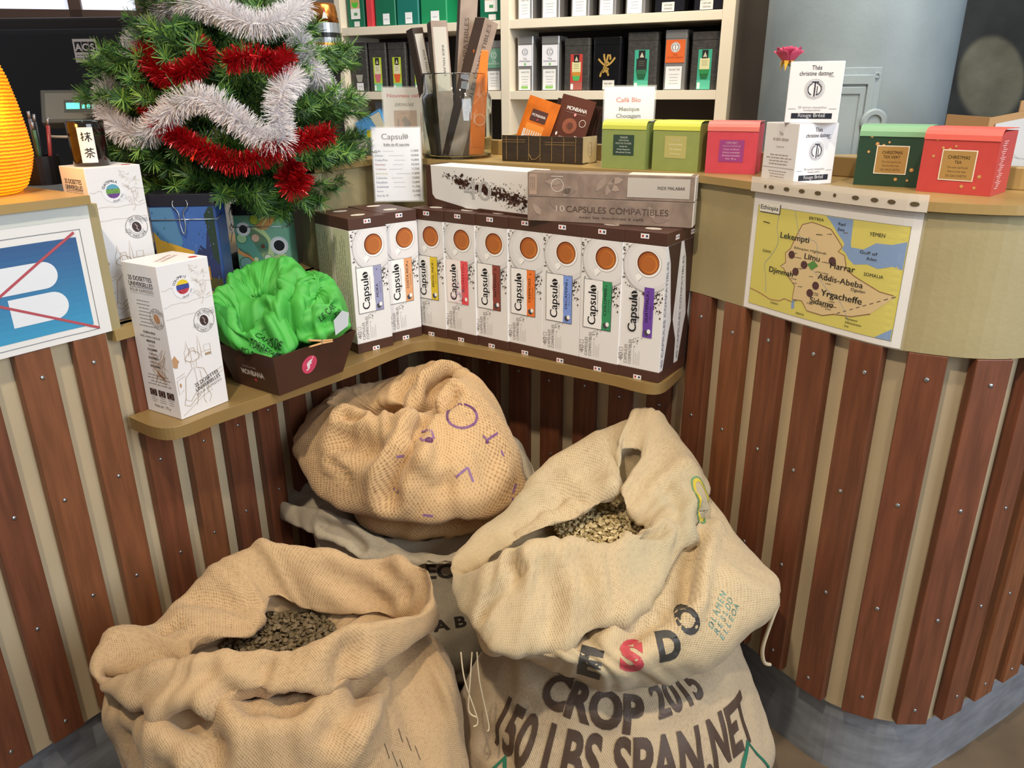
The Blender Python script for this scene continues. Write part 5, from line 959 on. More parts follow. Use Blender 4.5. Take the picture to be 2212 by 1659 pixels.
# flap-top tea boxes
def tea_box(label, x, y, rz, w, d, h, hexc, edge, fpr, spr=None):
    t = thing('tea_box', label, 'tea box', (x, y, ZC), rz)
    body = mat('card_' + hexc[1:], hexc, .5, var=.06, vscale=40)
    prof = [(0, 0), (d, 0), (d, h)] + [(d * .30 * (1 - sin(radians(a))), h - h * .10 * (1 - cos(radians(a - 0)))) for a in ()] + [(d * .22, h), (d * .10, h - .0018), (d * .03, h - .006), (0, h - .0125)]
    b_ = MB(); M = Matrix(((0, 0, 1, 0), (1, 0, 0, 0), (0, 1, 0, 0), (0, 0, 0, 1))); b_.prism(prof, 0, w, 0, M); b_.obj('box_body', body, t)
    fl = [(-.0012, h - .0135), (-.0006, h - .0065), (d * .03, h - .001), (d * .10, h + .0025), (d * .24, h + .0042), (d, h + .003)]
    fl2 = [(p_[0], p_[1] + .001) for p_ in fl][::-1]
    b_ = MB(); b_.prism(fl + fl2, -.0004, w + .0004, 0, M); b_.obj('flap_lid', mat('card_' + edge[1:], edge, .5), t, label='curved flap lid')
    p = Print(lambda u, v, hh: (w / 2 + u, -.0004 - hh, v)); fpr(p, w, h); p.build('front_print', t)
    if spr: p = Print(RIGHT(w + .0003)); spr(p, d, h); p.build('side_print', t)
    return t
def tl(bg, fg, lines, y0, y1, hw=.0235):
    def f(p, w, h):
        p.rect(-hw, y0, hw, y1, bg, 1)
        n = len(lines); st = (y1 - y0) / (n + 1)
        for i, (s_, ww, hh, bd) in enumerate(lines): p.text(s_, 0, y1 - (i + 1) * st - hh * .3, hh, fg, 2, w=ww, bold=bd)
    return f
TL1 = [('TISANE', .018, .0042, .02), ('VERVEINE', .024, .0035, .01), ('MENTHE POIVRÉE', .036, .0035, .01), ('Herbal tea', .018, .003, 0), ('Verbena Peppermint', .03, .003, 0), ('20 sachets Cristal', .034, .003, 0)]
tea_box('green tea box with a dark green label on the counter', .193, 1.694, -33, .099, .080, .092, '#8a9a58', '#c9cf58', tl('#2b4436', '#dfe6da', TL1, .027, .068))
TL2 = [('TISANE', .018, .0042, .02), ('MENTHE VERVEINE', .03, .003, .0), ('20 sachets', .026, .003, 0), ('herbal tea', .022, .0026, 0)]
tea_box('green tea box with a pale olive label, right of the dark-labelled one', .291, 1.642, -36, .100, .080, .092, '#8f9c58', '#d2d655', tl('#b4ae6c', '#e9e6c4', TL2, .025, .068))
TL3 = [('CARCADET', .022, .0042, .02), ('PASSION FRAMBOISE', .034, .003, .01), ('fruits et fleurs', .03, .0026, 0), ('Infusion aromatisée', .032, .003, 0), ('20 sachets mousseline', .034, .003, 0), ('Net 46 g', .02, .0026, 0)]
tea_box('pink tea box with a purple label on the counter', .385, 1.575, -24, .096, .080, .0925, '#d1495a', '#e37a72', tl('#9c3f88', '#e9cfe0', TL3, .022, .063))
def xm(bg):
    def f(p, w, h):
        r = random.Random(len(bg) + int(bg[1:3], 16))
        for x, y in ((-.034, .080), (-.024, .068), (-.006, .071), (-.036, .055), (.034, .028), (.012, .012), (.030, .011), (-.014, .066)): p.circ(x, y, r.uniform(.0018, .0032), '#c08a50', 1); p.circ(x - .0005, y + .0006, .0009, '#e6bd84', 2)
        p.rect(-.024, .020, .026, .066, '#e9e2d6', 3); p.rect(-.0225, .0215, .0245, .0645, '#a8844a', 4)
        p.text('CHRISTMAS', .001, .0525, .0052, '#4a3a22', 5, w=.031, bold=.01); p.text(('TEA VERT' if bg != '#c24440' else 'TEA'), .001, .0455, .0046, '#4a3a22', 5, w=.026 if bg != '#c24440' else .010, bold=.01)
        for i, ww in enumerate((.03, .026, .0)): p.text('Thé vert parfumé' if i == 0 else 'flavoured tea', .001, .0385 - i * .006, .003, '#5a4628', 5, w=ww or .01) if ww else None
        p.text('20 SACHETS', .001, .0255, .0035, '#5a4628', 5, w=.03)
    return f
tea_box('dark green Christmas tea box with a gold label beside the red one', .592, 1.365, -33, .107, .080, .0935, '#21402e', '#7fae86', xm('#21402e'))
def rs(p, d, h):
    for i in range(24): p.rect(.018 if i % 3 else .012, .010 + i * .003, .030 + .004 * (i % 4), .0112 + i * .003, '#eab9b4', 1)
tea_box('red Christmas tea box with a gold label at the right end of the counter', .655, 1.272, -45, .107, .085, .0935, '#c24440', '#e0655a', xm('#c24440'), rs)
# white cube boxes
def cube(label, x, y, z, rz, w, h, side):
    t = thing('tea_cube_box', label, 'tea box', (x, y, z), rz, 'white cube tea boxes stacked on the counter')
    b_ = MB(); b_.box(0, 0, 0, w, w, h); b_.obj('box_body', mat('white_card', '#e7e5e8', .45), t, bevel=.0012)
    p = Print(lambda u, v, hh: (w / 2 + u, -.0003 - hh, v))
    p.text('Thés', 0, h * .865, .0072, '#5c5d68', 1, w=.0155, bold=.008); p.text('christine dattner', 0, h * .775, .0068, '#5c5d68', 1, w=.052, bold=.008); p.text('PARIS', .0235, h * .745, .0024, '#6a6b74', 1)
    y0 = h * .555; p.ringc(0, y0, .0155, .0004, '#8c8d96', 1); p.ringc(0, y0, .0128, .0022, '#b9bac2', 1)
    p.ringc(-.001, y0, .0092, .0014, '#1d2030', 2, a0=110, a1=250); p.ringc(.001, y0, .0092, .0014, '#1d2030', 2, a0=-80, a1=80); p.rect(-.0008, y0 - .0115, .0012, y0 + .0115, '#1d2030', 2); p.rect(-.0052, y0 + .0100, .0056, y0 + .0118, '#1d2030', 2); p.rect(.0034, y0 - .009, .0046, y0 + .005, '#1d2030', 2)
    p.text('20 sachets mousseline', 0, h * .245, .0036, '#9294a0', 1, w=.044); p.text('biodégradables', 0, h * .20, .0032, '#9294a0', 1, w=.026); p.rect(-w * .45, h * .232, -.026, h * .238, '#6a6b74', 1); p.rect(.026, h * .232, w * .45, h * .238, '#6a6b74', 1)
    p.rect(-.032, h * .075, .032, h * .165, '#181c2c', 1); p.text('Rouge Brésil', 0, h * .10, .0064, '#e9e9ee', 2, w=.042, bold=.015); p.build('front_print', t)
    if side:
        p = Print(LEFT(-.0003)); c_ = '#8f7a70'
        p.text('Thés', -w * .5, h * .80, .006, c_, 1, w=.010); p.text('christine dattner', -w * .5, h * .71, .006, c_, 1, w=.040); p.text('le petit thé', -w * .5, h * .60, .003, c_, 1, w=.02)
        for i in range(4): p.lines(-w * .5, h * (.47 - i * .05), .066, 1, .01, .0012, c_, 1, 'c', i)
        p.rect(-w + .002, h * .262, -.002, h * .268, c_, 1)
        for i in range(4): p.lines(-w * .5, h * (.20 - i * .045), .05, 1, .01, .001, c_, 1, 'c', i + 5)
        p.build('side_print', t)
    return t
cube('white cube tea box standing on the counter under the other white one', .482, 1.348, ZC, 22, .084, .101, True)
cube('white cube tea box on top of the other, with a pink rose behind it', .464, 1.375, ZC + .1012, -22, .084, .096, False)
# rose
t = thing('artificial_rose', 'pink artificial rose with yellow sepals behind the upper white box', 'flower', (.492, 1.475, ZC + .052)); t.scale = (.74, .74, .74)
m_rose = mat('rose_pink', '#c2476a', .6, var=.12, vscale=40); m_yel = mat('sepal_yellow', '#d9a825', .6); m_stem = mat('stem_green', '#4a6a35', .6)
b = MB(); b.tube(cat([(.055, .0, -.070), (.052, 0, .12), (.035, 0, .17), (.0, 0, .195)], 5), .0018, 6); b.obj('stem', m_stem, t)
b = MB()
for i in range(6):
    a = i * pi / 3; b.add([(0, 0, .192), (cos(a) * .013 - sin(a) * .006, sin(a) * .013 + cos(a) * .006, .203), (cos(a) * .020, sin(a) * .020, .190 if i % 2 else .178), (cos(a) * .013 + sin(a) * .006, sin(a) * .013 - cos(a) * .006, .203)], [(0, 3, 2, 1)])
b.obj('sepals', m_yel, t)
rr = random.Random(5)
for lay, (n, r0, r1, z0, z1) in enumerate(((5, .016, .030, .197, .225), (5, .012, .024, .199, .232), (4, .008, .016, .201, .234), (3, .003, .008, .203, .233))):
    for i in range(n):
        a0 = 2 * pi * (i + lay * .5) / n + rr.uniform(-.1, .1); span = 2 * pi / n * .78; vs_ = []; nu, nv = 7, 6
        for k in range(nv):
            v = k / (nv - 1); R_ = r0 * .35 + (r1 - r0 * .35) * v ** .7 + (.004 * max(0, v - .75) / .25 if lay < 2 else 0)
            for j in range(nu):
                u = j / (nu - 1) * 2 - 1; wd = span * (1 - .55 * max(0, v - .6) * abs(u)); a = a0 + u * wd * .62
                vs_.append((R_ * cos(a), R_ * sin(a), z0 + (z1 - z0) * (v - .18 * abs(u) ** 2 * v)))
        b = MB(); b.add(vs_, [(k * nu + j, k * nu + j + 1, (k + 1) * nu + j + 1, (k + 1) * nu + j) for k in range(nv - 1) for j in range(nu - 1)])
        o = b.obj('petal', m_rose, t, smooth=True); so = o.modifiers.new('thick', 'SOLIDIFY'); so.thickness = .0007
# open carton at the right
t = thing('cardboard_carton', 'open white cardboard carton with brown edges behind the red tea box', 'carton', (.945, 1.60, ZC), -6)
m_kraft = mat('kraft_board', '#b08a5e', .7); m_whb = mat('white_board', '#c9ccd2', .6, var=.04, vscale=10)
MX = Matrix.Rotation(radians(90), 4, 'X')
b = MB(); b.prism([(.012, 0), (.34, 0), (.34, .155), (.012, .088)], 0, .003, 0, MX); b.obj('front_panel', m_whb, t)
b = MB(); b.prism([(0, 0), (.34, 0), (.34, .166), (0, .099)], -.004, -.0002, 0, MX); b.obj('backing_board', m_kraft, t)
b = MB(); b.prism([(.055, .09), (.34, .12), (.34, .19), (.055, .130)], -.010, -.006, 0, MX); b.obj('flap', m_kraft, t)
b = MB(); b.box(0, .004, 0, .004, .2, .10); b.box(.004, .004, 0, .34, .2, .003); b.box(.336, .004, .003, .34, .2, .12); b.obj('carton_sides', m_kraft, t)
p = Print(FRONT(-.003)); p.line([(.02, .03), (.10, .018), (.3, .045)], .001, '#8f9299', 1); p.line([(.02, .06), (.07, .02)], .001, '#a6a9b0', 1); p.build('fold_lines', t)
# ------------------------------------------------------------------ left end: lamp, pens, cartons, tins
lamp = thing('table_lamp', 'glowing orange woven lamp on the left end of the counter', 'lamp', (-.905, 1.30, ZC))
prof = [(.082, 0), (.095, .01), (.106, .035), (.113, .06), (.111, .10), (.106, .14), (.099, .18), (.088, .215), (.072, .245), (.055, .265)]
fine = []
for (r0, z0), (r1, z1) in zip(prof, prof[1:]):
    n = max(1, int((z1 - z0) / .0024))
    for i in range(n): f_ = i / n; fine.append((r0 + (r1 - r0) * f_ + (.0012 if len(fine) % 2 else -.0006), z0 + (z1 - z0) * f_))
fine.append(prof[-1])
m_lamp = glow('glowing_orange_weave', '#f2a414', 1.6)
nt = m_lamp.node_tree; wv = nt.nodes.new('ShaderNodeTexWave'); wv.bands_direction = 'Z'; wv.inputs['Scale'].default_value = 58; wv.inputs['Distortion'].default_value = 1.2; wv.inputs['Detail Scale'].default_value = 3
tc = nt.nodes.new('ShaderNodeTexCoord'); nt.links.new(tc.outputs['Object'], wv.inputs['Vector']); rp = nt.nodes.new('ShaderNodeValToRGB'); rp.color_ramp.elements[0].color = lin('#a04c04'); rp.color_ramp.elements[1].color = lin('#ec920f')
nt.links.new(wv.outputs['Fac'], rp.inputs[0]); nt.links.new(rp.outputs[0], nt.nodes['Principled BSDF'].inputs['Base Color']); nt.links.new(rp.outputs[0], nt.nodes['Principled BSDF'].inputs['Emission Color'])
b = MB(); b.lathe(fine, 40); b.obj('woven_shade', m_lamp, lamp, smooth=True)
b = MB(); b.lathe([(.02, .265), (.02, .29), (0, .29)], 20); b.obj('top_cap', mat('dark_cap', '#3a2c1e', .5), lamp)
lp = bpy.data.lights.new('lamp_fill', 'POINT'); lp.energy = 1.6; lp.color = (1, .50, .10); lp.shadow_soft_size = .03  # added point light just outside the opaque shade, throws orange on the pod box
lo = bpy.data.objects.new('lamp_fill', lp); COL.objects.link(lo); lo.location = (-.80, 1.255, 1.27)
t = thing('pen_cup', 'black wire pen cup behind the lamp', 'cup', (-.855, 1.452, ZC))
b = MB(); b.lathe([(.0, 0), (.030, 0), (.032, .05), (.030, .05), (.028, .003), (0, .003)], 20, caps=False); b.obj('cup_body', mat('black_mesh', '#1d1a1c', .4, metal=.3), t)
for i, (dx, dy, hx, hs) in enumerate(((-.012, 0, '#4a2f4a', 'dark purple'), (.006, -.010, '#2f5a3a', 'green'), (.010, .008, '#8a3030', 'red'), (-.004, .012, '#22222a', 'black'), (.0, -.002, '#5a5a66', 'grey'))):
    q = thing('pen', '%s pen standing in the black cup behind the lamp' % hs, 'pen', (-.855 + dx, 1.452 + dy, ZC + .004), 0, 'pens in the black cup')
    b = MB(); b.tube([(0, 0, 0), (dx * .9, dy * .9, .085 + .006 * i)], .0035, 8); b.obj('barrel', mat('pen_' + hx[1:], hx, .35), q, smooth=True)
    b = MB(); b.tube([(dx * .9, dy * .9, .085 + .006 * i), (dx * 1.05, dy * 1.05, .098 + .006 * i)], .0028, 8); b.obj('pen_cap', mat('pen_metal', '#8f8f96', .3, .8), q, smooth=True)

LN_ = '#a8906a'
def bean_stamp(p, x, y, r, c, cb):
    p.ringc(x, y, r, .0007, c, 2); p.ringc(x, y, r * .62, .0005, c, 2, a0=20, a1=160); p.ringc(x, y, r * .62, .0005, c, 2, a0=200, a1=340)
    p.arctext('UNE DOSE', x, y, r * .70, .0042, c, 3, 90, 100); p.arctext("D'EXOTISME", x, y, r * .92, .0042, c, 3, 270, 120, inside=True)
    p.circ(x, y, r * .40, cb, 3, ry=r * .48, rot=.5); p.line([(x - r * .14, y + r * .3), (x + r * .05, y + .001), (x - r * .02, y - r * .12), (x + r * .14, y - r * .34)], .0011, '#cfc4bf', 4)
    for sx, sy in ((-1, -.45), (1, .45)):
        for k in range(3): p.line([(x + sx * r * (.62 + .12 * i) , y + sy * r * .9 + k * .0026 + .001 * (i % 2)) for i in range(5)], .0006, c, 3)
def pods_front(p, w, h, country, flag):
    r = random.Random(4)
    p.circ(0, h * .83, w * .145, '#ebeaf0', 1, n=24)
    for yb, n_, amp in ((h * .86, 12, .006), (h * .745, 14, .002), (h * .665, 12, .001)):
        p.line([(-w * .48 + w * .96 * i / n_, yb + r.uniform(-amp, amp)) for i in range(n_ + 1)], .0005, '#b5a58e', 1)
    for _ in range(26):
        x, y = r.uniform(w * .12, w * .45), r.uniform(h * .72, h * .96); p.line([(x + r.uniform(-.006, .006), y + r.uniform(-.006, .006)) for _ in range(4)], .0004, '#b5a58e', 1)
    xc, yc = -w * .07, h * .845; R_ = w * .125
    p.circ(xc, yc, R_ * 1.55, '#e9e8ee', 2)
    for i, c in enumerate(flag):
        y0, y1 = yc + R_ * (1 - 2 * (i + 1) / len(flag)), yc + R_ * (1 - 2 * i / len(flag)); pts = []
        for yy in [y0 + (y1 - y0) * k / 6 for k in range(7)]: pts.append((xc + math.sqrt(max(0, R_ * R_ - (yy - yc) ** 2)), yy))
        p.poly(pts + [(2 * xc - a, c_) for a, c_ in pts[::-1]], c, 3)
    for _ in range(14): a, q = r.uniform(0, 6.28), r.uniform(0, R_ * .85); p.line([(xc + q * cos(a), yc + q * sin(a)), (xc + q * cos(a + .4), yc + q * sin(a + .3))], .0006, '#2a2a40', 4)
    p.arctext(country, xc, yc, R_ * 1.22, .0046, '#33302e', 3, 110, 105, bold=.02); p.arctext('GRAND CRU', xc, yc, R_ * 1.50, .0032, '#33302e', 3, 300, 80, inside=True)
    bean_stamp(p, w * .24, h * .60, w * .205, '#5a5350', '#3f2e30')
    # line drawing: church, man with hat, houses, banner
    L = lambda pts, t_=.0006: p.line([(x * w, y * h) for x, y in pts], t_, LN_, 2)
    L([(-.25, .36), (-.25, .43), (-.21, .455), (-.19, .50), (-.17, .455), (-.13, .43), (-.13, .36)]); L([(.02, .36), (.02, .43), (.05, .52), (.08, .43), (.08, .36)]); L([(.08, .40), (.15, .40), (.15, .44), (.28, .44), (.28, .36)]); L([(.15, .40), (.28, .40)])
    for x in (.17, .20, .23, .26): p.rect(x * w - .0014, h * .37, x * w + .0014, h * .385, LN_, 2)
    L([(-.26, .385), (-.20, .41), (-.10, .43), (0, .41), (.06, .385), (0, .365), (-.1, .355), (-.2, .365), (-.26, .385)], .0009); L([(-.17, .40), (-.15, .445), (-.05, .445), (-.03, .40)], .0009)
    L([(-.16, .365), (-.15, .32), (-.10, .30), (-.05, .32), (-.04, .365)]); L([(-.13, .345), (-.115, .343)]); L([(-.085, .343), (-.07, .345)]); L([(-.1, .34), (-.105, .328), (-.095, .328)]); L([(-.115, .316), (-.09, .316)])
    L([(-.15, .31), (-.30, .26), (-.36, .12), (-.26, .10), (-.10, .16)], .0009); L([(-.05, .31), (.08, .29), (.15, .22), (.10, .12)], .0009); L([(-.36, .13), (-.40, .09), (-.30, .07), (-.18, .10), (-.05, .12)], .0009); L([(-.10, .30), (-.08, .20), (-.12, .10), (-.16, .06)]); L([(0, .29), (.03, .18), (.0, .08), (.04, .05)]); L([(.12, .13), (.16, .09), (.10, .05)])
    L([(-.48, .28), (-.30, .30)]); L([(-.48, .26), (-.30, .28)]); L([(-.47, .26), (-.47, .17), (-.36, .19)]); p.rect(-w * .43, h * .215, -w * .40, h * .24, '#b98a5a', 2)
    L([(-.46, .02), (-.30, .05), (-.05, .10), (.2, .13)]); L([(-.08, .18), (.46, .26), (.47, .235), (-.06, .155), (-.08, .18)])
    p.poly([(-w * .5, h * .41), (-w * .44, h * .43), (-w * .40, h * .40), (-w * .37, h * .385), (-w * .40, h * .37), (-w * .42, h * .345), (-w * .47, h * .35), (-w * .5, h * .36)], '#b9906a', 2)
    p.text('25 DOSETTES', .012, h * .205, .0072, '#4a4038', 4, w=w * .52, rot=14, bold=.012); p.text('UNIVERSELLES', .014, h * .172, .0072, '#4a4038', 4, w=w * .54, rot=14, bold=.012); p.text('POUR EXPRESSO', .015, h * .145, .0045, '#8a7a68', 4, w=w * .56, rot=14)
def pods_side(p, w, h):
    x = -w * .52
    p.text('25 DOSETTES', x, h * .895, .0080, '#5a4a48', 1, w=w * .66, bold=.02); p.text('UNIVERSELLES', x, h * .858, .0080, '#5a4a48', 1, w=w * .68, bold=.02); p.rect(x - w * .33, h * .850, x + w * .33, h * .8525, '#6a5a56', 1); p.text('POUR EXPRESSO', x, h * .822, .0058, '#8a7c78', 1, w=w * .66); p.rect(x - w * .33, h * .812, x + w * .33, h * .8135, '#8a7c78', 1)
    p.lines(x - w * .02, h * .765, w * .46, 8, .0065, .0011, '#7a706c', 1, 'c', 3)
    bean_stamp(p, -w * .22, h * .665, w * .19, '#8a7a6c', '#b9804e')
    for i, (s_, k_) in enumerate((('COSTA RICA', 1), ('MIEL-PAIN GRILLÉ', 0), ('MEXIQUE', 1), ('CACAO', 0), ('COLOMBIE', 1), ('CARAMEL', 0), ('GUATEMALA', 1), ('CHOCOLAT', 0), ('ETHIOPIE', 1))): p.text(s_, x, h * (.555 - i * .0285), .0040 if k_ else .0036, '#4a403c', 1, w=len(s_) * .0034, bold=.03 if k_ else 0)
    p.lines(x + .004, h * .27, w * .74, 4, .006, .0011, '#7a706c', 1, 'c', 8)
    for k in range(14): r = random.Random(k); p.line([(x + w * .1 + r.uniform(-.02, .03), h * .30 + r.uniform(-.03, .05)) for _ in range(4)], .0005, '#b08a62', 1)
    p.poly([(x - .002, h * .32), (x + .012, h * .285), (x + .022, h * .26), (x + .018, h * .255), (x + .006, h * .28)], '#a86a3c', 1)
    for k in range(3): p.rect(x - w * .30 + k * w * .25, h * .125, x - w * .30 + k * w * .25 + w * .20, h * .17, '#3a2228', 1); p.ringc(x - w * .20 + k * w * .25, h * .147, .005, .0012, '#9a8a86', 2); p.lines(x - w * .20 + k * w * .25, h * .112, w * .2, 3, .0042, .0009, '#8a807c', 1, 'c', k)
    p.text('Poids net : 175 g', x, h * .045, .0052, '#4a403c', 1, w=w * .46)
def pods(label, x, y, z, rz, w, d, h, country, flag):
    t = thing('coffee_pod_box', label, 'carton', (x, y, z), rz, 'tall white pod boxes on the left')
    b_ = MB(); b_.box(0, 0, 0, w, d, h); b_.obj('box_body', mat('white_card', '#e7e5e8', .45), t, bevel=.001)
    p = Print(lambda u, v, hh: (w / 2 + u, -.0003 - hh, v)); pods_front(p, w, h, country, flag); p.build('front_print', t)
    p = Print(LEFT(-.0003)); pods_side(p, d, h); p.build('side_print', t)
    p = Print(TOP(h + .0003)); p.circ(w * .82, d * .16, .0085, '#c0392f', 1, ry=.006); p.text('25 DOSETTES', w * .5, d * .5, .0065, '#9a6f58', 1, w=.06, rot=30); p.text('UNIVERSELLES', w * .55, d * .4, .0065, '#9a6f58', 1, w=.06, rot=30); p.build('top_print', t)
pods('tall white pod box marked COLOMBIE at the left end of the shelf', -.595, 1.272, .7365, 59, .104, .096, .279, 'COLOMBIE', ('#e0c52e', '#39489a', '#b83a48'))
pods('tall white pod box marked GUATEMALA, behind the sign with a tea tin on it', -.722, 1.345, .9005, 52, .098, .094, .268, 'GUATEMALA', ('#5a9fb8', '#6a9a48', '#6a3f88'))
# matcha tin
t = thing('matcha_tin', 'small round black tin with a white label on the rear pod box', 'tin', (-.737, 1.405, 1.1692), 24)
b = MB(); b.lathe([(0, 0), (.0285, 0), (.0295, .0015), (.0295, .051)], 36, caps=False); b.obj('tin_body', mat('black_lacquer', '#16120f', .12, coat=.5), t, smooth=True)
b = MB(); b.lathe([(.0292, .050), (.0300, .0505), (.0300, .073), (.0285, .0745), (0, .0745)], 36, caps=False); b.obj('tin_lid', mat('black_lacquer', '#16120f', .12, coat=.5), t, smooth=True)
R_ = .0303; cylp = lambda u, v, hh: ((R_ + hh) * sin(u / R_), -(R_ + hh) * cos(u / R_), v)
p = Print(cylp, .004); p.rect(-.0125, .006, .0125, .064, '#e9e4e2', 1); K = '#1a1818'
def brush(pts, x, y, s_): p.line([(x + a * s_, y + c_ * s_) for a, c_ in pts], .0018, K, 2)
for st in ([(-.9, .6), (-.35, .75)], [(-.62, 1.1), (-.6, -.6), (-.85, -.4)], [(-.95, -.1), (-.3, .25)], [(-.15, .75), (.95, .85)], [(-.05, .3), (.85, .4)], [(.4, 1.1), (.38, -.8)], [(.35, .25), (-.25, -.5)], [(.42, .25), (1.0, -.45)]): brush(st, 0, .047, .0085)
for st in ([(-.8, .7), (.85, .8)], [(-.35, 1.05), (-.3, .5)], [(.3, 1.1), (.25, .5)], [(0, .5), (-.9, -.05)], [(0, .5), (.95, -.05)], [(-.5, -.1), (.5, -.05)], [(0, .1), (-.05, -.9), (-.25, -.75)], [(-.25, -.3), (-.7, -.75)], [(.2, -.3), (.7, -.75)]): brush(st, .0015, .0215, .0085)
p.build('label_print', t)
# wire-clasp tins
def clasp_tin(label, x, y, z, rz, w, d, h, fpr, body, clasp):
    t = thing('clasp_tin', label, 'tin', (x, y, z), rz)
    b_ = MB(); b_.rrect(w, d, .008, 0, h - .022, 0, (0, d / 2)); b_.obj('tin_body', body, t, bevel=.001)
    b_ = MB(); b_.rrect(w + .004, d + .004, .010, h - .024, h, 0, (0, d / 2)); b_.obj('tin_lid', mat('dark_blue_lid', '#23232e', .35), t, bevel=.003, label='dark lid')
    p = Print(lambda u, v, hh: (u, -.0003 - hh, v)); fpr(p, w, h - .024); p.build('front_print', t)
    m_w = mat('wire_steel', '#b9bcc2', .25, .9); b_ = MB()
    zz = h - .050; b_.tube([(-w / 2 - .002, d * .5, zz + .006), (-w / 2 - .002, -.002, zz), (w / 2 + .002, -.002, zz), (w / 2 + .002, d * .5, zz + .006)], .0013, 6)
    if clasp: b_.tube(cat([(-.013, -.003, h - .012), (-.015, -.005, h - .022), (-.006, -.005, h - .036), (-.005, -.006, h - .060), (.0, -.008, h - .078), (.005, -.006, h - .060), (.004, -.005, h - .036), (.014, -.005, h - .022), (.012, -.003, h - .012)], 5), .0013, 6)
    else:
        for sx in (-1, 1): b_.tube([(sx * (w / 2 + .001), .004, h - .006), (sx * (w / 2 + .006), .004, h - .02), (sx * (w / 2 + .004), .002, h - .036), (sx * (w / 2 + .001), -.002, zz)], .0012, 6)
        b_.tube(cat([(-w / 2 - .004, .003, zz + .006), (-w / 2 - .009, .002, zz - .004), (-w / 2 - .004, .002, zz - .010), (-w / 2 - .010, .002, zz - .034)], 5), .001, 5)
    b_.obj('wire_clasp', m_w, t, smooth=True, label='bright wire clasp'); return t
def blue(p, w, h):
    r = random.Random(2); q = lambda pts, c, l: p.poly([(x * w, y * h) for x, y in pts], c, l)
    p.rect(-w / 2 + .003, .002, w / 2 - .003, h - .001, '#3d62a8', 1)
    q([(-.47, .45), (-.47, .99), (-.15, .99), (-.05, .6), (-.12, .42)], '#4f7ea6', 2); q([(-.47, .72), (-.38, .62), (.10, .48), (.10, .18), (-.47, .05)], '#c79a34', 3); q([(-.47, .45), (-.1, .36), (.1, .3), (.1, .18), (-.47, .05)], '#b98a2c', 4)
    q([(.12, .42), (.2, .55), (.28, .5), (.33, .72), (.40, .70), (.47, .9), (.47, .1), (.1, .1)], '#27305a', 3); q([(.32, .9), (.4, .99), (.47, .99), (.47, .3), (.38, .4)], '#26382f', 4); q([(-.47, .02), (-.47, .14), (0, .2), (.47, .14), (.47, .02)], '#4a4a2a', 4); q([(.22, .14), (.22, .28), (.3, .3), (.3, .14)], '#a8782c', 5)
    for _ in range(60): x, y = r.uniform(-.45, .45), r.uniform(.05, .97); p.line([(x * w, y * h), (x * w + r.uniform(-.003, .003), y * h + r.uniform(.002, .008))], .0011, r.choice(['#5a7cc0', '#6a86b8', '#2f4a80', '#3a5a90', '#354a3a']), 5)
clasp_tin('blue and ochre patterned tin with a black lid and wire clasp, beside the pod boxes', -.660, 1.565, .9005, 6, .130, .085, .198, blue, mat('tin_blue', '#2f4a86', .3), True)
def swirl(p, w, h):
    r = random.Random(8); p.rect(-w / 2 + .003, .002, w / 2 - .003, h - .001, '#7fb59a', 1); hw = w / 2 - .004
    for pts, c in (([(-.5, .95), (-.2, .8), (.1, .55), (.0, .2), (-.3, .3), (-.5, .5)], '#5f9f8e'), ([(-.25, .75), (.0, .78), (.2, .45), (.1, .1), (-.05, .3)], '#c8e0a0'), ([(.05, .98), (.3, .98), (.1, .75), (-.1, .8)], '#e0a05a'), ([(-.5, .45), (-.25, .3), (-.12, .02), (-.22, .02), (-.35, .25), (-.5, .35)], '#d99a62'), ([(.15, .25), (.4, .3), (.4, .02), (.1, .02)], '#bcd892')):
        p.poly([(max(-hw, min(hw, v.x)), max(.003, min(h - .002, v.y))) for v in cat([(x * w, y * h, 0) for x, y in pts], 4, True)], c, 2)
    for x, y, q, c in ((-.1, .92, .012, '#b9c83c'), (-.12, .60, .010, '#d8b49a'), (.0, .45, .005, '#6b3a22'), (.07, .24, .009, '#e6efd8'), (-.15, .22, .006, '#d0e8b0'), (-.35, .15, .015, '#7fb0a8'), (.38, .12, .006, '#d0e8b0'), (-.38, .60, .012, '#a8d09a')): p.circ(max(-hw + q, x * w), max(q + .003, y * h), q, '#3f6a52', 3); p.circ(max(-hw + q, x * w), max(q + .003, y * h), q * .88, c, 4)
    for x, y, q in ((.30, .46, .0205), (-.32, .76, .0155), (.17, .06, .012)): p.circ(x * w, max(q + .002, y * h), q, '#dfe4e6', 5); p.circ(x * w, max(q + .002, y * h), q * .72, '#f4f6f6', 6); p.circ(x * w, max(q + .002, y * h), q * .6, '#1d2026', 7)
clasp_tin('green swirl tin printed with coffee cups, with a black lid, left of the cartons', -.566, 1.752, .9005, 4, .122, .08, .152, swirl, mat('tin_green', '#6fa58c', .3), False)

# brown tray with folded green cloth bags
tray = thing('gift_tray', 'brown flared tray with a pink round logo, full of green cloth bags', 'tray', (0, 0, 0))
b0 = [(-.451, 1.385), (-.356, 1.522), (-.468, 1.600), (-.563, 1.463)]; c0 = [(-.4485, 1.366), (-.326, 1.543), (-.4725, 1.645), (-.595, 1.468)]; zb, zt = .7365, .820
m_choc = mat('chocolate_board', '#42261d', .45)
for i in range(4):
    j = (i + 1) % 4; A = [Vector((*b0[i], zb)), Vector((*b0[j], zb)), Vector((*c0[j], zt)), Vector((*c0[i], zt))]; n_ = (A[1] - A[0]).cross(A[3] - A[0]).normalized() * .002
    b = MB(); b.add(A + [a - n_ for a in A], [(0, 1, 2, 3), (7, 6, 5, 4), (0, 4, 5, 1), (1, 5, 6, 2), (2, 6, 7, 3), (3, 7, 4, 0)]); b.obj('tray_wall', m_choc, tray)
b = MB(); b.prism(b0, zb, zb + .002); b.obj('tray_bottom', m_choc, tray)
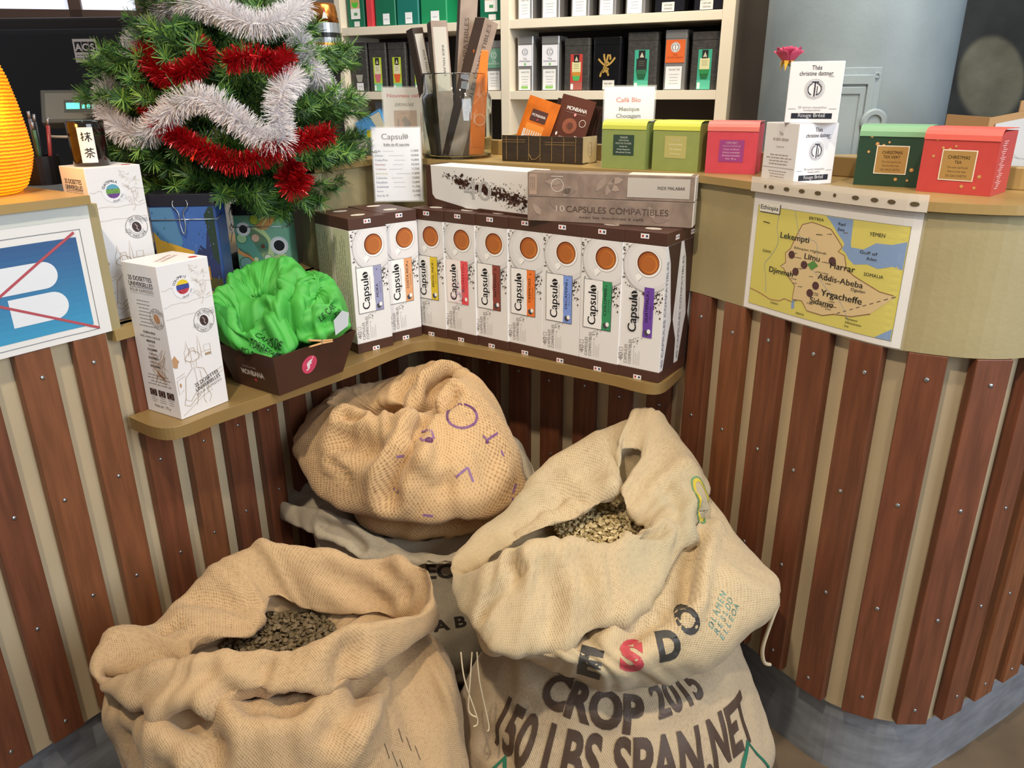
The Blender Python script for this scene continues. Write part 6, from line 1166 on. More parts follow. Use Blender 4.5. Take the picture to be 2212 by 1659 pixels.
def quadmap(i):
    j = (i + 1) % 4; A, B_, C_, D_ = Vector((*b0[i], zb)), Vector((*b0[j], zb)), Vector((*c0[j], zt)), Vector((*c0[i], zt)); n_ = (B_ - A).cross(D_ - A).normalized(); L_ = (B_ - A).length; H_ = zt - zb
    return lambda u, v, h: tuple(A.lerp(B_, u / L_ + .5).lerp(D_.lerp(C_, u / L_ + .5), v / H_) + n_ * (h + .0002))
p = Print(quadmap(0)); p.circ(-.012, .044, .0165, '#d8466a', 1, ry=.0185)
p.poly([(v.x * .0165 - .012, v.y * .018 + .044) for v in cat([(.35, .55, 0), (.22, .25, 0), (.30, .05, 0), (.05, .0, 0), (.1, -.3, 0), (-.1, -.62, 0), (-.45, -.55, 0), (-.2, -.4, 0), (-.3, -.1, 0), (-.35, .2, 0), (-.05, .5, 0), (.15, .55, 0)], 4, True)], '#f6e6ea', 2); p.line([(-.012 + .0165 * .22, .044 + .018 * .5), (-.012 + .0165 * .42, .044 + .018 * .9)], .0012, '#f6e6ea', 2); p.build('logo_print', tray)
p = Print(quadmap(3)); p.text('MONBANA', .005, .030, .0115, '#cfc6c2', 1, w=.060, bold=.03); p.text('CHOCOLATERIE', .0, .046, .0040, '#a89a94', 1, w=.036); p.circ(.008, .022, .0035, '#c23a48', 1); p.build('logo_print', tray)
m_gr = mat('bright_green_cloth', '#46a843', .6, var=.10, vscale=14, bump=.10, bscale=400)
ro = radians(56)
def bag(label, key, seed, amp=.004, pleat=.005):
    t = thing('cloth_bag', label, 'cloth bag', group='green cloth bags in the brown tray'); s_ = Sack(SACKS[key], 8, 10, amp, seed, pleat, .8, CREASES.get(key, ())); s_.mesh('bag_cloth', m_gr, t); return t, s_
t1, g1 = bag('green cloth bag with black lettering, in the front of the brown tray', 'G1', 11)
t2, g2 = bag('green cloth bag with a big open loop, highest in the brown tray', 'G2', 12)
t3, g3 = bag('green cloth bag with a clothes peg, on the right in the brown tray', 'G3', 13)
def bt(s_, par, p0, nrm, rot, rows):
    p = Print(s_.stamp(p0, nrm, rot), .005)
    for (tx, ww, dx), y in zip(rows, (.018, .0, -.018)): p.text(tx, dx, y - .006, .0125, '#16331a', 1, w=ww)
    o = p.build('bag_lettering', par); o.data.polygons.foreach_set('use_smooth', [True] * len(o.data.polygons))
bt(g1, t1, (-.475, 1.392, .835), (.15, -.75, .62), -32, (('CAFES DE', .055, .004), ('TORREFACT', .068, .006), ('BIO BISCUIT', .062, -.008)))
bt(g3, t3, (-.352, 1.47, .868), (.6, -.65, .45), 30, (('LE CAFE', .044, 0), ('TIR', .018, .014), ('SON', .020, .018)))
b = MB(); b.box(-.011, -.001, -.010, .011, .001, .010, 0, Matrix.Translation((-.595, 1.452, .862)) @ Matrix.Rotation(radians(20), 4, 'Z')); b.obj('orange_tag', mat('orange_paper', '#ee6a1c', .6), t1)
# clothes peg and clear pouch
pgp = g3.pt(3.0, 2.15, .006); t = thing('clothes_peg', 'small wooden clothes peg clipped on the right green bag', 'peg', tuple(pgp), 52); t.rotation_euler = (radians(-20), radians(8), radians(50))
m_peg = mat('peg_wood', '#c89a66', .6)
for sg in (1, -1):
    b = MB(); b.prism([(-.030, sg * .0062 - .0015), (-.030, sg * .0062 + .0015), (.0, sg * .0022 + .0018), (.024, sg * .0016 + .0012), (.024, sg * .0016 - .0012), (0, sg * .0022 - .0018)], 0, .005, 0, Matrix.Rotation(radians(90), 4, 'X')); b.obj('prong', m_peg, t)
b = MB(); b.tube([(0, -.006 + .0, .004 * cos(a / 8 * 6.28)) for a in range(0)] or [(-.002, -.0055, -.004), (-.002, -.0055, .004), (.002, -.0055, .004)], .0008, 5); b.obj('spring', mat('wire_steel', '#b9bcc2', .25, .9), t)
pp = g3.pt(4.6, 2.4, .006); t = thing('plastic_pouch', 'clear grey plastic pouch held by the clothes peg', 'pouch', tuple(pp)); t.rotation_euler = (radians(-30), radians(-25), radians(50))
b = MB(); b.prism([(-.024, -.012), (.010, -.014), (.030, .004), (.022, .016), (-.006, .012)], 0, .0012, 0, Matrix.Rotation(radians(90), 4, 'X')); b.obj('pouch_film', film('grey_film', '#b4b8c0', .75, .2), t)
# ------------------------------------------------------------------ christmas tree and garlands
TX, TY = -.628, 1.835
tree = thing('christmas_tree', 'small green artificial Christmas tree hung with white and red tinsel', 'christmas tree', (TX, TY, .9005))
b = MB(); b.tube([(0, 0, .02), (0, 0, .86)], [.013, .005], 8); b.obj('trunk', mat('trunk_dark', '#2f2a1c', .8), tree, smooth=True)
b = MB(); b.lathe([(0, 0), (.06, 0), (.055, .02), (.016, .035), (.014, .08), (0, .08)], 20); b.obj('stand', mat('stand_dark_green', '#1f2c1c', .6), tree, smooth=True)
m_nd = [mat('needle_green', '#477530', .5), mat('needle_light', '#78a044', .5), mat('needle_dark', '#2b5230', .55)]
def branch_mesh(L, seed):
    r = random.Random(seed); b_ = MB()
    def twig(p0, d, l, nn):
        up = Vector((0, 0, 1)); pts = [p0 + d * l * k / 6 + up * (.10 * l * (k / 6) ** 2) for k in range(7)]
        b_.tube(pts, [.0022 - .0002 * k for k in range(7)], 5, 2, caps=False)
        for i in range(nn):
            f_ = r.random() ** .9; k = min(5, int(f_ * 6)); p = pts[k].lerp(pts[k + 1], f_ * 6 - k); t_ = (pts[k + 1] - pts[k]).normalized()
            a = r.uniform(0, 2 * pi); o = t_.orthogonal().normalized(); o = Matrix.Rotation(a, 3, t_) @ o
            n_ = (t_ * r.uniform(.35, .75) + o * r.uniform(.6, 1)).normalized(); ln = r.uniform(.018, .030) * (1 if f_ < .9 else 1.1); s_ = n_.cross(t_).normalized() * .0011
            q = p + n_ * ln; m_ = r.choices((0, 1, 2), (5, 3, 3))[0]
            b_.add([p - s_, p + s_, q + s_ * .5 - Vector((0, 0, .001)), q - s_ * .5 - Vector((0, 0, .001))], [(0, 1, 2, 3)], m_)
    X = Vector((1, 0, 0)); twig(Vector((0, 0, 0)), X, L, int(1500 * L) + 60)
    ns = max(2, int(L / .05))
    for i in range(ns):
        for sg in (-1, 1):
            f_ = .30 + .55 * (i + r.uniform(-.2, .2)) / ns; d = (X * .75 + Vector((0, sg * .75, r.uniform(-.25, .3)))).normalized(); l = L * (.42 - .18 * f_) + .02
            twig(X * L * f_ + Vector((0, 0, .1 * L * f_ * f_)), d, l, int(1300 * l) + 30)
    return b_
BM = {}
rt = random.Random(12)
def branch(z, az, L, pitch):
    L0 = min((.29, .265, .24, .215, .19, .165, .14, .115, .09), key=lambda q: abs(q - L)); k = (L0, rt.randrange(2))
    if k not in BM: o = branch_mesh(L0, hash(k) % 1000 if False else int(L0 * 1000) + k[1]).obj('branch', m_nd, tree); BM[k] = o.data
    else: o = link(bpy.data.objects.new('branch', BM[k]), tree)
    o.location = (0, 0, z); o.rotation_euler = (radians(rt.uniform(-15, 15)), radians(-pitch), radians(az))
for z, n, L, pt_ in ((.215, 10, .27, -10), (.26, 12, .31, -2), (.33, 12, .31, 4), (.39, 11, .285, 6), (.45, 10, .225, 10), (.51, 9, .195, 14), (.57, 8, .17, 16), (.63, 8, .15, 18), (.69, 7, .13, 22), (.75, 6, .12, 28), (.80, 5, .10, 40)):
    a0 = rt.uniform(0, 360)
    for i in range(n): branch(z + rt.uniform(-.012, .012), a0 + 360 * i / n + rt.uniform(-9, 9), L * .93 * rt.uniform(.9, 1.1), pt_ + rt.uniform(-5, 5))
for az in (0, 70, 140, 215, 290): branch(.84, az, .10, 62)
m_wt = mat('white_tinsel', '#e9e6ea', .35); m_wt.node_tree.nodes['Principled BSDF'].inputs['Sheen Weight'].default_value = .3
m_rt = mat('red_tinsel', '#b3121c', .22, metal=.55)
GAR = {
 'w_top': [(-0.722, 1.758, 1.443), (-0.638, 1.682, 1.453), (-0.557, 1.627, 1.436), (-0.488, 1.595, 1.408), (-0.435, 1.627, 1.418), (-0.414, 1.714, 1.451)],
 'w_right': [(-0.439, 1.736, 1.396), (-0.418, 1.714, 1.365), (-0.404, 1.736, 1.321), (-0.388, 1.823, 1.270)],
 'w_left': [(-0.716, 1.801, 1.431), (-0.762, 1.758, 1.403), (-0.787, 1.758, 1.374), (-0.797, 1.736, 1.320)],
 'w_mid': [(-0.822, 1.714, 1.310), (-0.829, 1.682, 1.275), (-0.789, 1.627, 1.227), (-0.724, 1.595, 1.211), (-0.668, 1.562, 1.241), (-0.610, 1.541, 1.275), (-0.563, 1.530, 1.275), (-0.527, 1.519, 1.254), (-0.496, 1.519, 1.230), (-0.464, 1.519, 1.205), (-0.433, 1.530, 1.204), (-0.439, 1.541, 1.253), (-0.426, 1.562, 1.299), (-0.420, 1.627, 1.312)],
 'r_ul': [(-0.718, 1.649, 1.368), (-0.680, 1.595, 1.333), (-0.639, 1.562, 1.316), (-0.598, 1.552, 1.328), (-0.576, 1.573, 1.352), (-0.602, 1.627, 1.370)],
 'r_ur': [(-0.523, 1.541, 1.339), (-0.484, 1.530, 1.350), (-0.454, 1.541, 1.346), (-0.438, 1.573, 1.336), (-0.434, 1.627, 1.353)],
 'r_low': [(-0.744, 1.649, 1.283), (-0.710, 1.606, 1.266), (-0.675, 1.573, 1.228), (-0.626, 1.541, 1.204), (-0.580, 1.519, 1.185), (-0.536, 1.508, 1.168), (-0.493, 1.508, 1.164), (-0.449, 1.519, 1.184), (-0.431, 1.552, 1.195), (-0.390, 1.606, 1.204), (-0.366, 1.649, 1.210)],
 'r_ball': [(-0.422, 1.573, 1.158), (-0.438, 1.552, 1.129), (-0.424, 1.541, 1.109), (-0.408, 1.562, 1.137)],
}
def garland(label, key, m, rad, dens, wide, seed):
    r = random.Random(seed); P = cat(GAR[key], 10); b_ = MB(); b_.tube(P, .0022, 5)
    Ls = [(P[i + 1] - P[i]).length for i in range(len(P) - 1)]; tot = sum(Ls)
    for _ in range(int(tot * dens)):
        q = r.uniform(0, tot); i = 0
        while q > Ls[i] and i < len(Ls) - 1: q -= Ls[i]; i += 1
        p = P[i].lerp(P[i + 1], q / Ls[i]); t_ = (P[i + 1] - P[i]).normalized(); o = Matrix.Rotation(r.uniform(0, 2 * pi), 3, t_) @ t_.orthogonal().normalized()
        d = (o + t_ * r.uniform(-.35, .35)).normalized(); ln = rad * r.uniform(.75, 1.1); s_ = d.cross(Matrix.Rotation(r.uniform(0, 3), 3, d) @ t_); s_ = (s_.normalized() if s_.length > 1e-5 else o.cross(t_)) * wide
        e = p + d * ln + Vector((0, 0, -.004 * r.random())); m_ = p.lerp(e, .55) + o * .0012
        b_.add([p - s_, p + s_, m_ + s_, m_ - s_, e + s_ * .6, e - s_ * .6], [(0, 1, 2, 3), (3, 2, 4, 5)])
    return tag(b_.obj('tinsel_garland', m), label, 'garland', 'tinsel garlands on the Christmas tree')
garland('white tinsel garland swagged across the top of the visible tree', 'w_top', m_wt, .032, 10000, .00052, 1)
garland('white tinsel garland hanging down the right edge of the tree', 'w_right', m_wt, .030, 10000, .00052, 2)
garland('short white tinsel garland at the upper left of the tree', 'w_left', m_wt, .032, 10000, .00052, 3)
garland('long white tinsel garland zigzagging across the middle of the tree', 'w_mid', m_wt, .032, 10000, .00052, 4)
garland('red tinsel garland drooping at the upper left of the tree', 'r_ul', m_rt, .028, 6500, .0009, 5)
garland('red tinsel garland at the upper right of the tree', 'r_ur', m_rt, .026, 6500, .0009, 6)
garland('long red tinsel garland along the lower branches of the tree', 'r_low', m_rt, .026, 5500, .0009, 7)
garland('short red tinsel garland end, bunched into a ball at the lower right of the tree', 'r_ball', m_rt, .026, 9000, .0009, 8)

# ------------------------------------------------------------------ till screen, customer display, box
m_blk = mat('black_plastic', '#1b1a1c', .35)
t = thing('till_monitor', 'big black till monitor seen from behind, with a white service sticker', 'monitor', (-1.04, 1.93, .8855 + .015), -4)
b = MB(); b.box(-.27, 0, .20, .27, .05, .525); b.obj('screen_back', m_blk, t, bevel=.012)
b = MB(); b.box(-.28, .03, .515, .28, .075, .550); b.obj('screen_rim', mat('brown_black_rim', '#2a2220', .4), t, bevel=.006)
b = MB(); b.box(-.05, .03, .01, .05, .07, .22); b.box(-.13, -.03, 0, .13, .14, .012); b.obj('stand', m_blk, t, bevel=.004)
p = Print(FRONT(0)); O_ = -.034; p.rect(.072 + O_, .452, .128 + O_, .502, '#d9d5d2', 1)
for i, ch in enumerate('ACS'): p.rect(.076 + O_ + i * .0168, .474, .0915 + O_ + i * .0168, .496, '#1d1b1d', 2); p.text(ch, .0838 + O_ + i * .0168, .4775, .0150, '#e6e2df', 3, bold=.03)
p.lines(.077 + O_, .467, .046, 1, .01, .0014, '#4a4648', 2); p.text('S.A.V. 00.13.73.45', .100 + O_, .457, .0060, '#1d1b1d', 2, w=.048, bold=.03); p.build('service_sticker', t)
t = thing('customer_display', 'grey customer display on a post with cyan digits, left of the tree', 'display', (-.915, 1.745, .9005), 14)
Mt = Matrix.Translation((0, 0, .352)) @ Matrix.Rotation(radians(-28), 4, 'X')
b = MB(); b.box(-.075, -.014, -.034, .075, .014, .040, 0, Mt); b.obj('display_head', mat('smoky_grey', '#54544f', .25), t, bevel=.003)
b = MB(); b.tube([(0, .02, 0), (0, .02, .34)], .016, 16); b.lathe([(0, 0), (.06, 0), (.055, .015), (0, .02)], 24); b.obj('post', m_blk, t, smooth=True)
b = MB(); b.tube([(.068 * cos(a), .068 * sin(a) - .005, .302) for a in [pi + pi * i / 16 for i in range(17)]], .003, 6); b.obj('ring_edge', mat('beige_ring', '#b8aa98', .4), t, smooth=True)
p = Print(lambda u, v, h: tuple(Mt @ Vector((u, -.0142 - h, v)))); p.rect(-.066, -.026, .066, .032, '#6a6a62', 1); p.rect(-.03, -.012, .066, .016, '#3c423f', 2); cy = glow('cyan_digits', '#5fe0c8', 1.2)
p.rect(-.026, -.004, .0, .010, cy, 3)
for i in range(6): p.rect(.004 + i * .010, -.003, .010 + i * .010, .006, cy, 3)
p.build('digit_panel', t)
t = thing('receipt_printer', 'dark brown receipt printer on the till worktop behind the pod box', 'printer', (-.86, 1.62, .9005), 20)
b = MB(); b.box(-.06, -.06, 0, .075, .07, .17); b.obj('printer_body', mat('dark_brown_plastic', '#3a2a22', .4), t, bevel=.008)
b = MB(); b.box(-.045, -.04, .17, .06, .03, .178); b.obj('paper_lid', m_blk, t, bevel=.002)

# ------------------------------------------------------------------ tea shelves behind the bar
SH = thing('tea_shelves', 'cream wooden shelves of tea tins behind the bar', 'shelves', (0, 2.9, 0), -27)
m_cream = mat('cream_paint', '#e9dcc6', .5, var=.03); m_dkbk = mat('dark_back_board', '#37302c', .8); D_ = .24
for x0, x1, nm in ((-.748, -.722, 'upright'), (-.036, -.002, 'upright'), (.722, .760, 'upright')):
    b = MB(); b.box(x0, 0, .98, x1, D_, 1.98); b.obj(nm, m_cream, SH, bevel=.001)
for z0, z1 in ((.98, 1.008), (1.255, 1.283), (1.483, 1.511), (1.72, 1.748)):
    for x0, x1 in ((-.722, -.036), (-.002, .722)): b = MB(); b.box(x0, .002, z0, x1, D_, z1); b.obj('shelf_board', m_cream, SH, bevel=.001)
b = MB(); b.box(-.748, D_, .98, .76, D_ + .01, 1.98); b.obj('back_board', m_dkbk, SH)
t = thing('back_cabinet', 'brown back cabinet under the cream tea shelves', 'cabinet', (0, 2.9, 0), -27)
b = MB(); b.box(-.95, -.05, 0, .76, .30, .96); b.obj('cabinet_body', mat('brown_laminate', '#4a382c', .6), t); b = MB(); b.box(-.97, -.07, .96, .78, .31, .979); b.obj('cabinet_top', mat('brown_laminate', '#4a382c', .6), t)
a27 = radians(-27)
def on_shelf(tx, dy, z): return (tx * cos(a27) - dy * sin(a27), 2.9 + tx * sin(a27) + dy * cos(a27), z)
m_tdk = mat('embossed_dark_tin', '#4a4744', .5, metal=.3, var=.25, vscale=60, bump=.35, bscale=130); m_tsil = mat('silver_tin', '#a9a6a4', .3, metal=.6); m_tgr = mat('green_tin', '#12684a', .35); m_tbk = mat('gloss_black_tin', '#17151a', .15, coat=.3)
m_tgr2 = mat('light_green_tin', '#1c8a58', .35)
def tea_tin(label, t0, t1, z, h, body, fpr, group, d=.09, dy=.03, lid=True):
    w = t1 - t0; t = thing('tea_tin', label, 'tin', on_shelf((t0 + t1) / 2, dy, z), -27, group)
    b_ = MB(); b_.rrect(w, d, .006, 0, h * .86, 0, (0, d / 2), 3); b_.obj('tin_body', body, t)
    b_ = MB(); b_.rrect(w + .002, d + .002, .007, h * .86, h, 0, (0, d / 2), 3); b_.obj('tin_lid', body, t, bevel=.003)
    if fpr: p = Print(lambda u, v, hh: (u, -.0014 - hh, v)); fpr(p, w, h); p.build('tin_label', t)
    return t
def tag_label(bg, cup, mid='#e3dcb4', low=None, cx=0, cup2=None):
    def f(p, w, h):
        hw = w * .24; p.rect(cx - hw, .002, cx + hw, h * .70, bg, 1); p.rect(cx - hw * .45, h * .54, cx + hw * .45, h * .69, '#1d1a1a', 2); p.poly([(cx - hw * .3, h * .57), (cx, h * .66), (cx + hw * .3, h * .57)], '#c9c0a8', 3)
        p.rect(cx - hw * .72, h * .36, cx + hw * .72, h * .55, mid, 2); p.lines(cx, h * .50, hw * 1.1, 3, .006, .0013, '#7a7458', 3, 'c', 4)
        p.poly([(cx - hw * .8, h * .36), (cx - hw * .45, h * .19), (cx + hw * .45, h * .19), (cx + hw * .8, h * .36)], cup, 3)
        if cup2: p.poly([(cx - hw * .66, h * .285), (cx - hw * .45, h * .19), (cx + hw * .45, h * .19), (cx + hw * .66, h * .285)], cup2, 4)
        p.rect(cx - hw, .002, cx + hw, h * .17, low or '#7fc49a', 2); p.rect(cx - hw * .9, .004, cx - hw * .5, h * .13, '#eef0ea', 3)
    return f
def ctd(p, x, y, r, c, bgc):
    p.circ(x, y, r * 1.25, bgc, 2); p.ringc(x, y, r * 1.1, .0009, c, 3); p.ringc(x - r * .1, y, r * .72, .0018, c, 3, a0=110, a1=250); p.ringc(x + r * .1, y, r * .72, .0018, c, 3, a0=-80, a1=80); p.rect(x - .0009, y - r * .8, x + .0009, y + r * .8, c, 3)
def silver(bg, ink_, lbl):
    def f(p, w, h):
        p.rect(-w * .44, h * .46, w * .44, h * .84, bg, 1); ctd(p, 0, h * .715, w * .17, ink_ if bg != '#e0672c' else '#2a2a30', bg if bg != '#e0672c' else '#ebe6e2'); p.text('Thés', 0, h * .575, .007, ink_, 3, w=w * .22); p.text('christine dattner', 0, h * .535, .0065, ink_, 3, w=w * .74)
        if lbl: p.rect(-w * .05, h * .475, w * .06, h * .515, '#6fbf5a', 3)
        p.rect(-w * .39, .003, w * .35, h * .40, '#eceae8', 1); p.text('GRAND THÉ', 0, h * .33, .0058, '#5a5a60', 2, w=w * .5); p.lines(0, h * .26, w * .55, 4, .009, .0016, '#9a9aa0', 2, 'c', 6)
        if lbl: p.rect(-w * .25, .007, w * .2, .016, '#8fc06a', 2)
    return f
def blackgold(p, w, h):
    G = '#b8924a'
    for pts in ([(-.30, .60), (-.12, .50), (-.02, .47)], [(-.10, .69), (-.08, .60), (-.03, .53)], [(.0, .55), (.05, .68)], [(.10, .68), (.13, .62), (.12, .58)], [(.30, .62), (.15, .52), (.0, .47)], [(-.08, .53), (.08, .53)], [(.0, .50), (-.10, .40), (-.20, .33)], [(-.12, .44), (.0, .42), (.08, .40)], [(-.05, .42), (-.18, .34), (-.22, .26)], [(.02, .42), (.05, .33), (.08, .28)], [(-.12, .34), (-.05, .38), (.06, .32)]): p.line([(v.x, v.y) for v in cat([(x * w, y * h, 0) for x, y in pts], 4)], .0062, G, 1)
    p.rect(-.012, .003, w * .30, .032, '#dcd8d2', 1); p.text('EARL GREY', .008, .019, .0052, '#2c2a2a', 2, w=.028, bold=.01); p.text('SUPÉRIEUR', .008, .009, .0052, '#2c2a2a', 2, w=.028, bold=.01)
GM = 'tea tins on the middle shelf'; Z1, Z2 = 1.2832, 1.5112
tea_tin('slim silver tea tin with a white label, first on the right middle shelf', .014, .074, Z1, .176, m_tsil, silver('#eceaf0', '#5a5a66', 1), GM, .075)
tea_tin('slim silver tea tin with a white label, second on the right middle shelf', .106, .172, Z1, .174, m_tsil, silver('#eceaf0', '#5a5a66', 1), GM, .075)
tea_tin('embossed dark tea tin with a red label', .192, .284, Z1, .164, m_tdk, tag_label('#bf3f38', '#c98a35', '#dcd6a0', '#a85a50', .0, '#4fae5a'), GM)
tea_tin('glossy black tea tin with a gold brush-stroke character', .297, .395, Z1, .164, m_tbk, blackgold, GM)
tea_tin('embossed dark tea tin with a teal label and a black pot', .416, .518, Z1, .175, m_tdk, tag_label('#3fa88a', '#2f6a4a', '#2a2a28', '#5abf9f', .0, '#1f5a3a'), GM)
tea_tin('slim silver tea tin with an orange label', .541, .612, Z1, .178, m_tsil, silver('#e0672c', '#a8461c', 0), GM, .075)
tea_tin('embossed dark tea tin with teal label and green bowl', .628, .718, Z1, .170, m_tdk, tag_label('#3fa88a', '#2f8a4a', '#dfdaa8', '#5abf9f', .0, '#1f6a38'), GM)
tea_tin('embossed dark tea tin with a small grey cup, first on left middle shelf', -.715, -.634, Z1, .176, m_tdk, lambda p, w, h: (p.rect(-.008, h * .58, .012, h * .70, '#161414', 1), p.poly([(-.016, h * .35), (-.010, h * .20), (.012, h * .20), (.018, h * .35)], '#a8a49a', 1), p.rect(-.014, .004, .018, h * .18, '#e3e1e6', 1), p.text('THÉ NOIR', .002, h * .09, .005, '#6a6a70', 2, w=.022)), GM)
tea_tin('embossed dark tea tin with a lime label and a pink cup', -.626, -.545, Z1, .174, m_tdk, tag_label('#b9cc3a', '#d0707a'), GM)
tea_tin('embossed dark tea tin with a lime label and an orange cup', -.536, -.455, Z1, .173, m_tdk, tag_label('#b9cc3a', '#e2602c'), GM)
tea_tin('embossed dark tea tin with a lime label, half hidden by the jar sleeves', -.440, -.350, Z1, .170, m_tdk, tag_label('#b9cc3a', '#c8604a', '#e3dcb4', None, 0, '#2f6a70'), GM)
tea_tin('slim silver tea tin with a green label, last on the left middle shelf', -.112, -.046, Z1, .166, m_tsil, silver('#6f9f86', '#e0e6e0', 0), GM, .075)
GT = 'tea tins on the top shelf'
def gt(lbl=True, big=False):
    def f(p, w, h):
        c = '#cfe0cc'
        for pts in ([(.12, .99), (.10, .85), (.14, .62)], [(.12, .80), (-.05, .92), (-.22, .98)], [(.11, .86), (-.02, .99)]): p.line([(x * w, y * h) for x, y in pts], .0036, c, 1)
        p.text('Thé', -.07 * w, h * .62, .018, c, 1, w=.024, italic=.3); p.rect(-.10 * w, .006, .22 * w, h * .24, '#e9ebee', 1); p.text('Sencha', .06 * w, h * .12, .005, '#5a6a9a', 2, w=.018)
    return f
def gt2(p, w, h): p.rect(-w * .26, .030, w * .28, h, '#cfa87e', 1); p.rect(-w * .26, .030, w * .28, .066, '#eceae6', 2); p.circ(.0, .088, w * .2, '#4fbf3a', 2, ry=.020); p.rect(-w * .2, .086, w * .2, .110, '#b5a45a', 3); p.rect(-w * .16, .110, w * .18, h, '#e6efe0', 3); p.rect(-.006, .042, .010, .052, '#5a9a6a', 3); p.rect(-w * .1, .004, w * .22, .022, '#d9d9d6', 1)
tea_tin('green tea tin with a tan label, first on the left top shelf', -.712, -.632, Z2, .18, m_tgr, gt2, GT)
t = thing('red_packet', 'slim red packet standing between the green tins on the top shelf', 'packet', on_shelf(-.601, .020, Z2), -27); b = MB(); b.box(-.013, 0, 0, .013, .07, .17); b.obj('packet_body', mat('red_card', '#cf3f46', .45), t, bevel=.0015)
tea_tin('green tea tin with a pale plant drawing, second on the left top shelf', -.583, -.490, Z2, .18, m_tgr, gt(), GT)
tea_tin('blue-green tea tin with a pale plant drawing, third on the left top shelf', -.485, -.388, Z2, .18, mat('teal_tin', '#177064', .35), gt(), GT)
tea_tin('bright green tea tin with a pale plant drawing, above the jar', -.380, -.268, Z2, .18, m_tgr2, gt(), GT)
tea_tin('green tea tin with a tan label, last on the left top shelf', -.134, -.042, Z2, .18, m_tgr, gt2, GT)
for i, (a_, c_) in enumerate(((.015, .072), (.104, .172), (.212, .278), (.310, .370), (.402, .468))):
    tea_tin('slim silver tea tin with a white label, %s on the right top shelf' % ('first', 'second', 'third', 'fourth', 'fifth')[i], a_, c_, Z2, .17, m_tsil, silver('#eceaf0', '#5a5a66', 0), GT, .075)
for i, (a_, c_) in enumerate(((.500, .596), (.624, .714))):
    tea_tin('black tea tin with a white label, %s on the right top shelf' % ('second last' if i == 0 else 'last'), a_, c_, Z2, .17, m_tbk, lambda p, w, h: (p.rect(-.024, .004, .016, .030, '#dcd8d2', 1), p.text('CEYLAN', -.004, .019, .0055, '#2c2a2a', 2, w=.026, bold=.01), p.text('ORANGE', -.004, .009, .0055, '#2c2a2a', 2, w=.026, bold=.01)), GT)
# things in the lower left compartment
def ringpts(c, rx, ry, z, rot, n=16, wob=0, seed=0):
    r = random.Random(seed); o = []
    for i in range(n):
        a = pi + 2 * pi * i / n; k = 1 + r.uniform(-wob, wob); x, y = rx * cos(a) * k, ry * sin(a) * k
        o.append((c[0] + x * cos(rot) - y * sin(rot), c[1] + x * sin(rot) + y * cos(rot), z + r.uniform(-wob, wob) * .05))
    return o
t = thing('blue_packet', 'blue and cream paper packet leaning in the lower left compartment', 'packet', on_shelf(-.572, .02, 1.0083), -27); b = MB(); b.box(-.060, 0, .022, .075, .035, .20, 0, Matrix.Rotation(radians(-24), 4, 'Y')); b.obj('packet_body', mat('sky_blue_paper', '#5a9fd8', .5), t, bevel=.003)
p = Print(lambda u, v, h: tuple(Matrix.Rotation(radians(-24), 4, 'Y') @ Vector((u, -.0003 - h, v)))); p.poly([(.02, .19), (.07, .19), (.07, .03), (.05, .06)], '#d9d2bc', 1); p.poly([(-.05, .11), (.06, .075), (.06, .055), (-.05, .09)], '#22305a', 2); p.rect(-.056, .09, -.035, .13, '#d9a035', 1); p.build('packet_print', t)
t = thing('grey_leaflet', 'grey leaflet standing at the back of the lower left compartment', 'leaflet', on_shelf(-.56, .10, 1.0083), -27); b = MB(); b.box(-.10, 0, 0, .10, .004, .235); b.obj('leaflet_sheet', mat('grey_paper', '#9a98a0', .6), t); p = Print(FRONT(0)); p.lines(.02, .16, .05, 5, .012, .003, '#6a6870', 1); p.build('leaflet_print', t)
t = thing('dark_foil_bag', 'dark crumpled foil bag right of the blue packet', 'bag', on_shelf(-.47, .055, 1.0083), -27)
s_ = Sack([ringpts((0, 0), .055, .03, .0, 0, seed=31), ringpts((0, 0), .070, .042, .05, 0, wob=.1, seed=32), ringpts((0, 0), .068, .036, .12, 0, wob=.12, seed=33), ringpts((.01, 0), .055, .015, .18, 0, wob=.15, seed=34), ringpts((.01, 0), .01, .004, .185, 0, seed=35)], 4, 4, .008, 14, .010, .4); s_.mesh('bag_foil', mat('dark_foil_grey', '#34323a', .3, metal=.4), t)
t = thing('yellow_box', 'small bright yellow box in front of the blue packet', 'box', on_shelf(-.545, -.055, .9795), -27); b = MB(); b.box(-.05, 0, 0, .045, .05, .165); b.obj('box_body', mat('bright_yellow', '#d8c41c', .5), t, bevel=.001); p = Print(FRONT(0)); p.rect(-.03, .06, .03, .10, '#b8a41a', 1); p.rect(.01, .03, .04, .05, '#b0602a', 1); p.build('box_print', t)
t = thing('grey_box', 'dark grey carton with a pale label on the counter corner left of the price card', 'box', (-.42, 2.05, ZC), 6); b = MB(); b.box(-.005, 0, 0, .075, .06, .042); b.obj('box_body', mat('slate_card', '#55525a', .6), t, bevel=.001); p = Print(FRONT(0)); p.poly([(.02, .012), (.055, .010), (.052, .040), (.022, .036)], '#b8b2aa', 1); p.build('box_label', t)
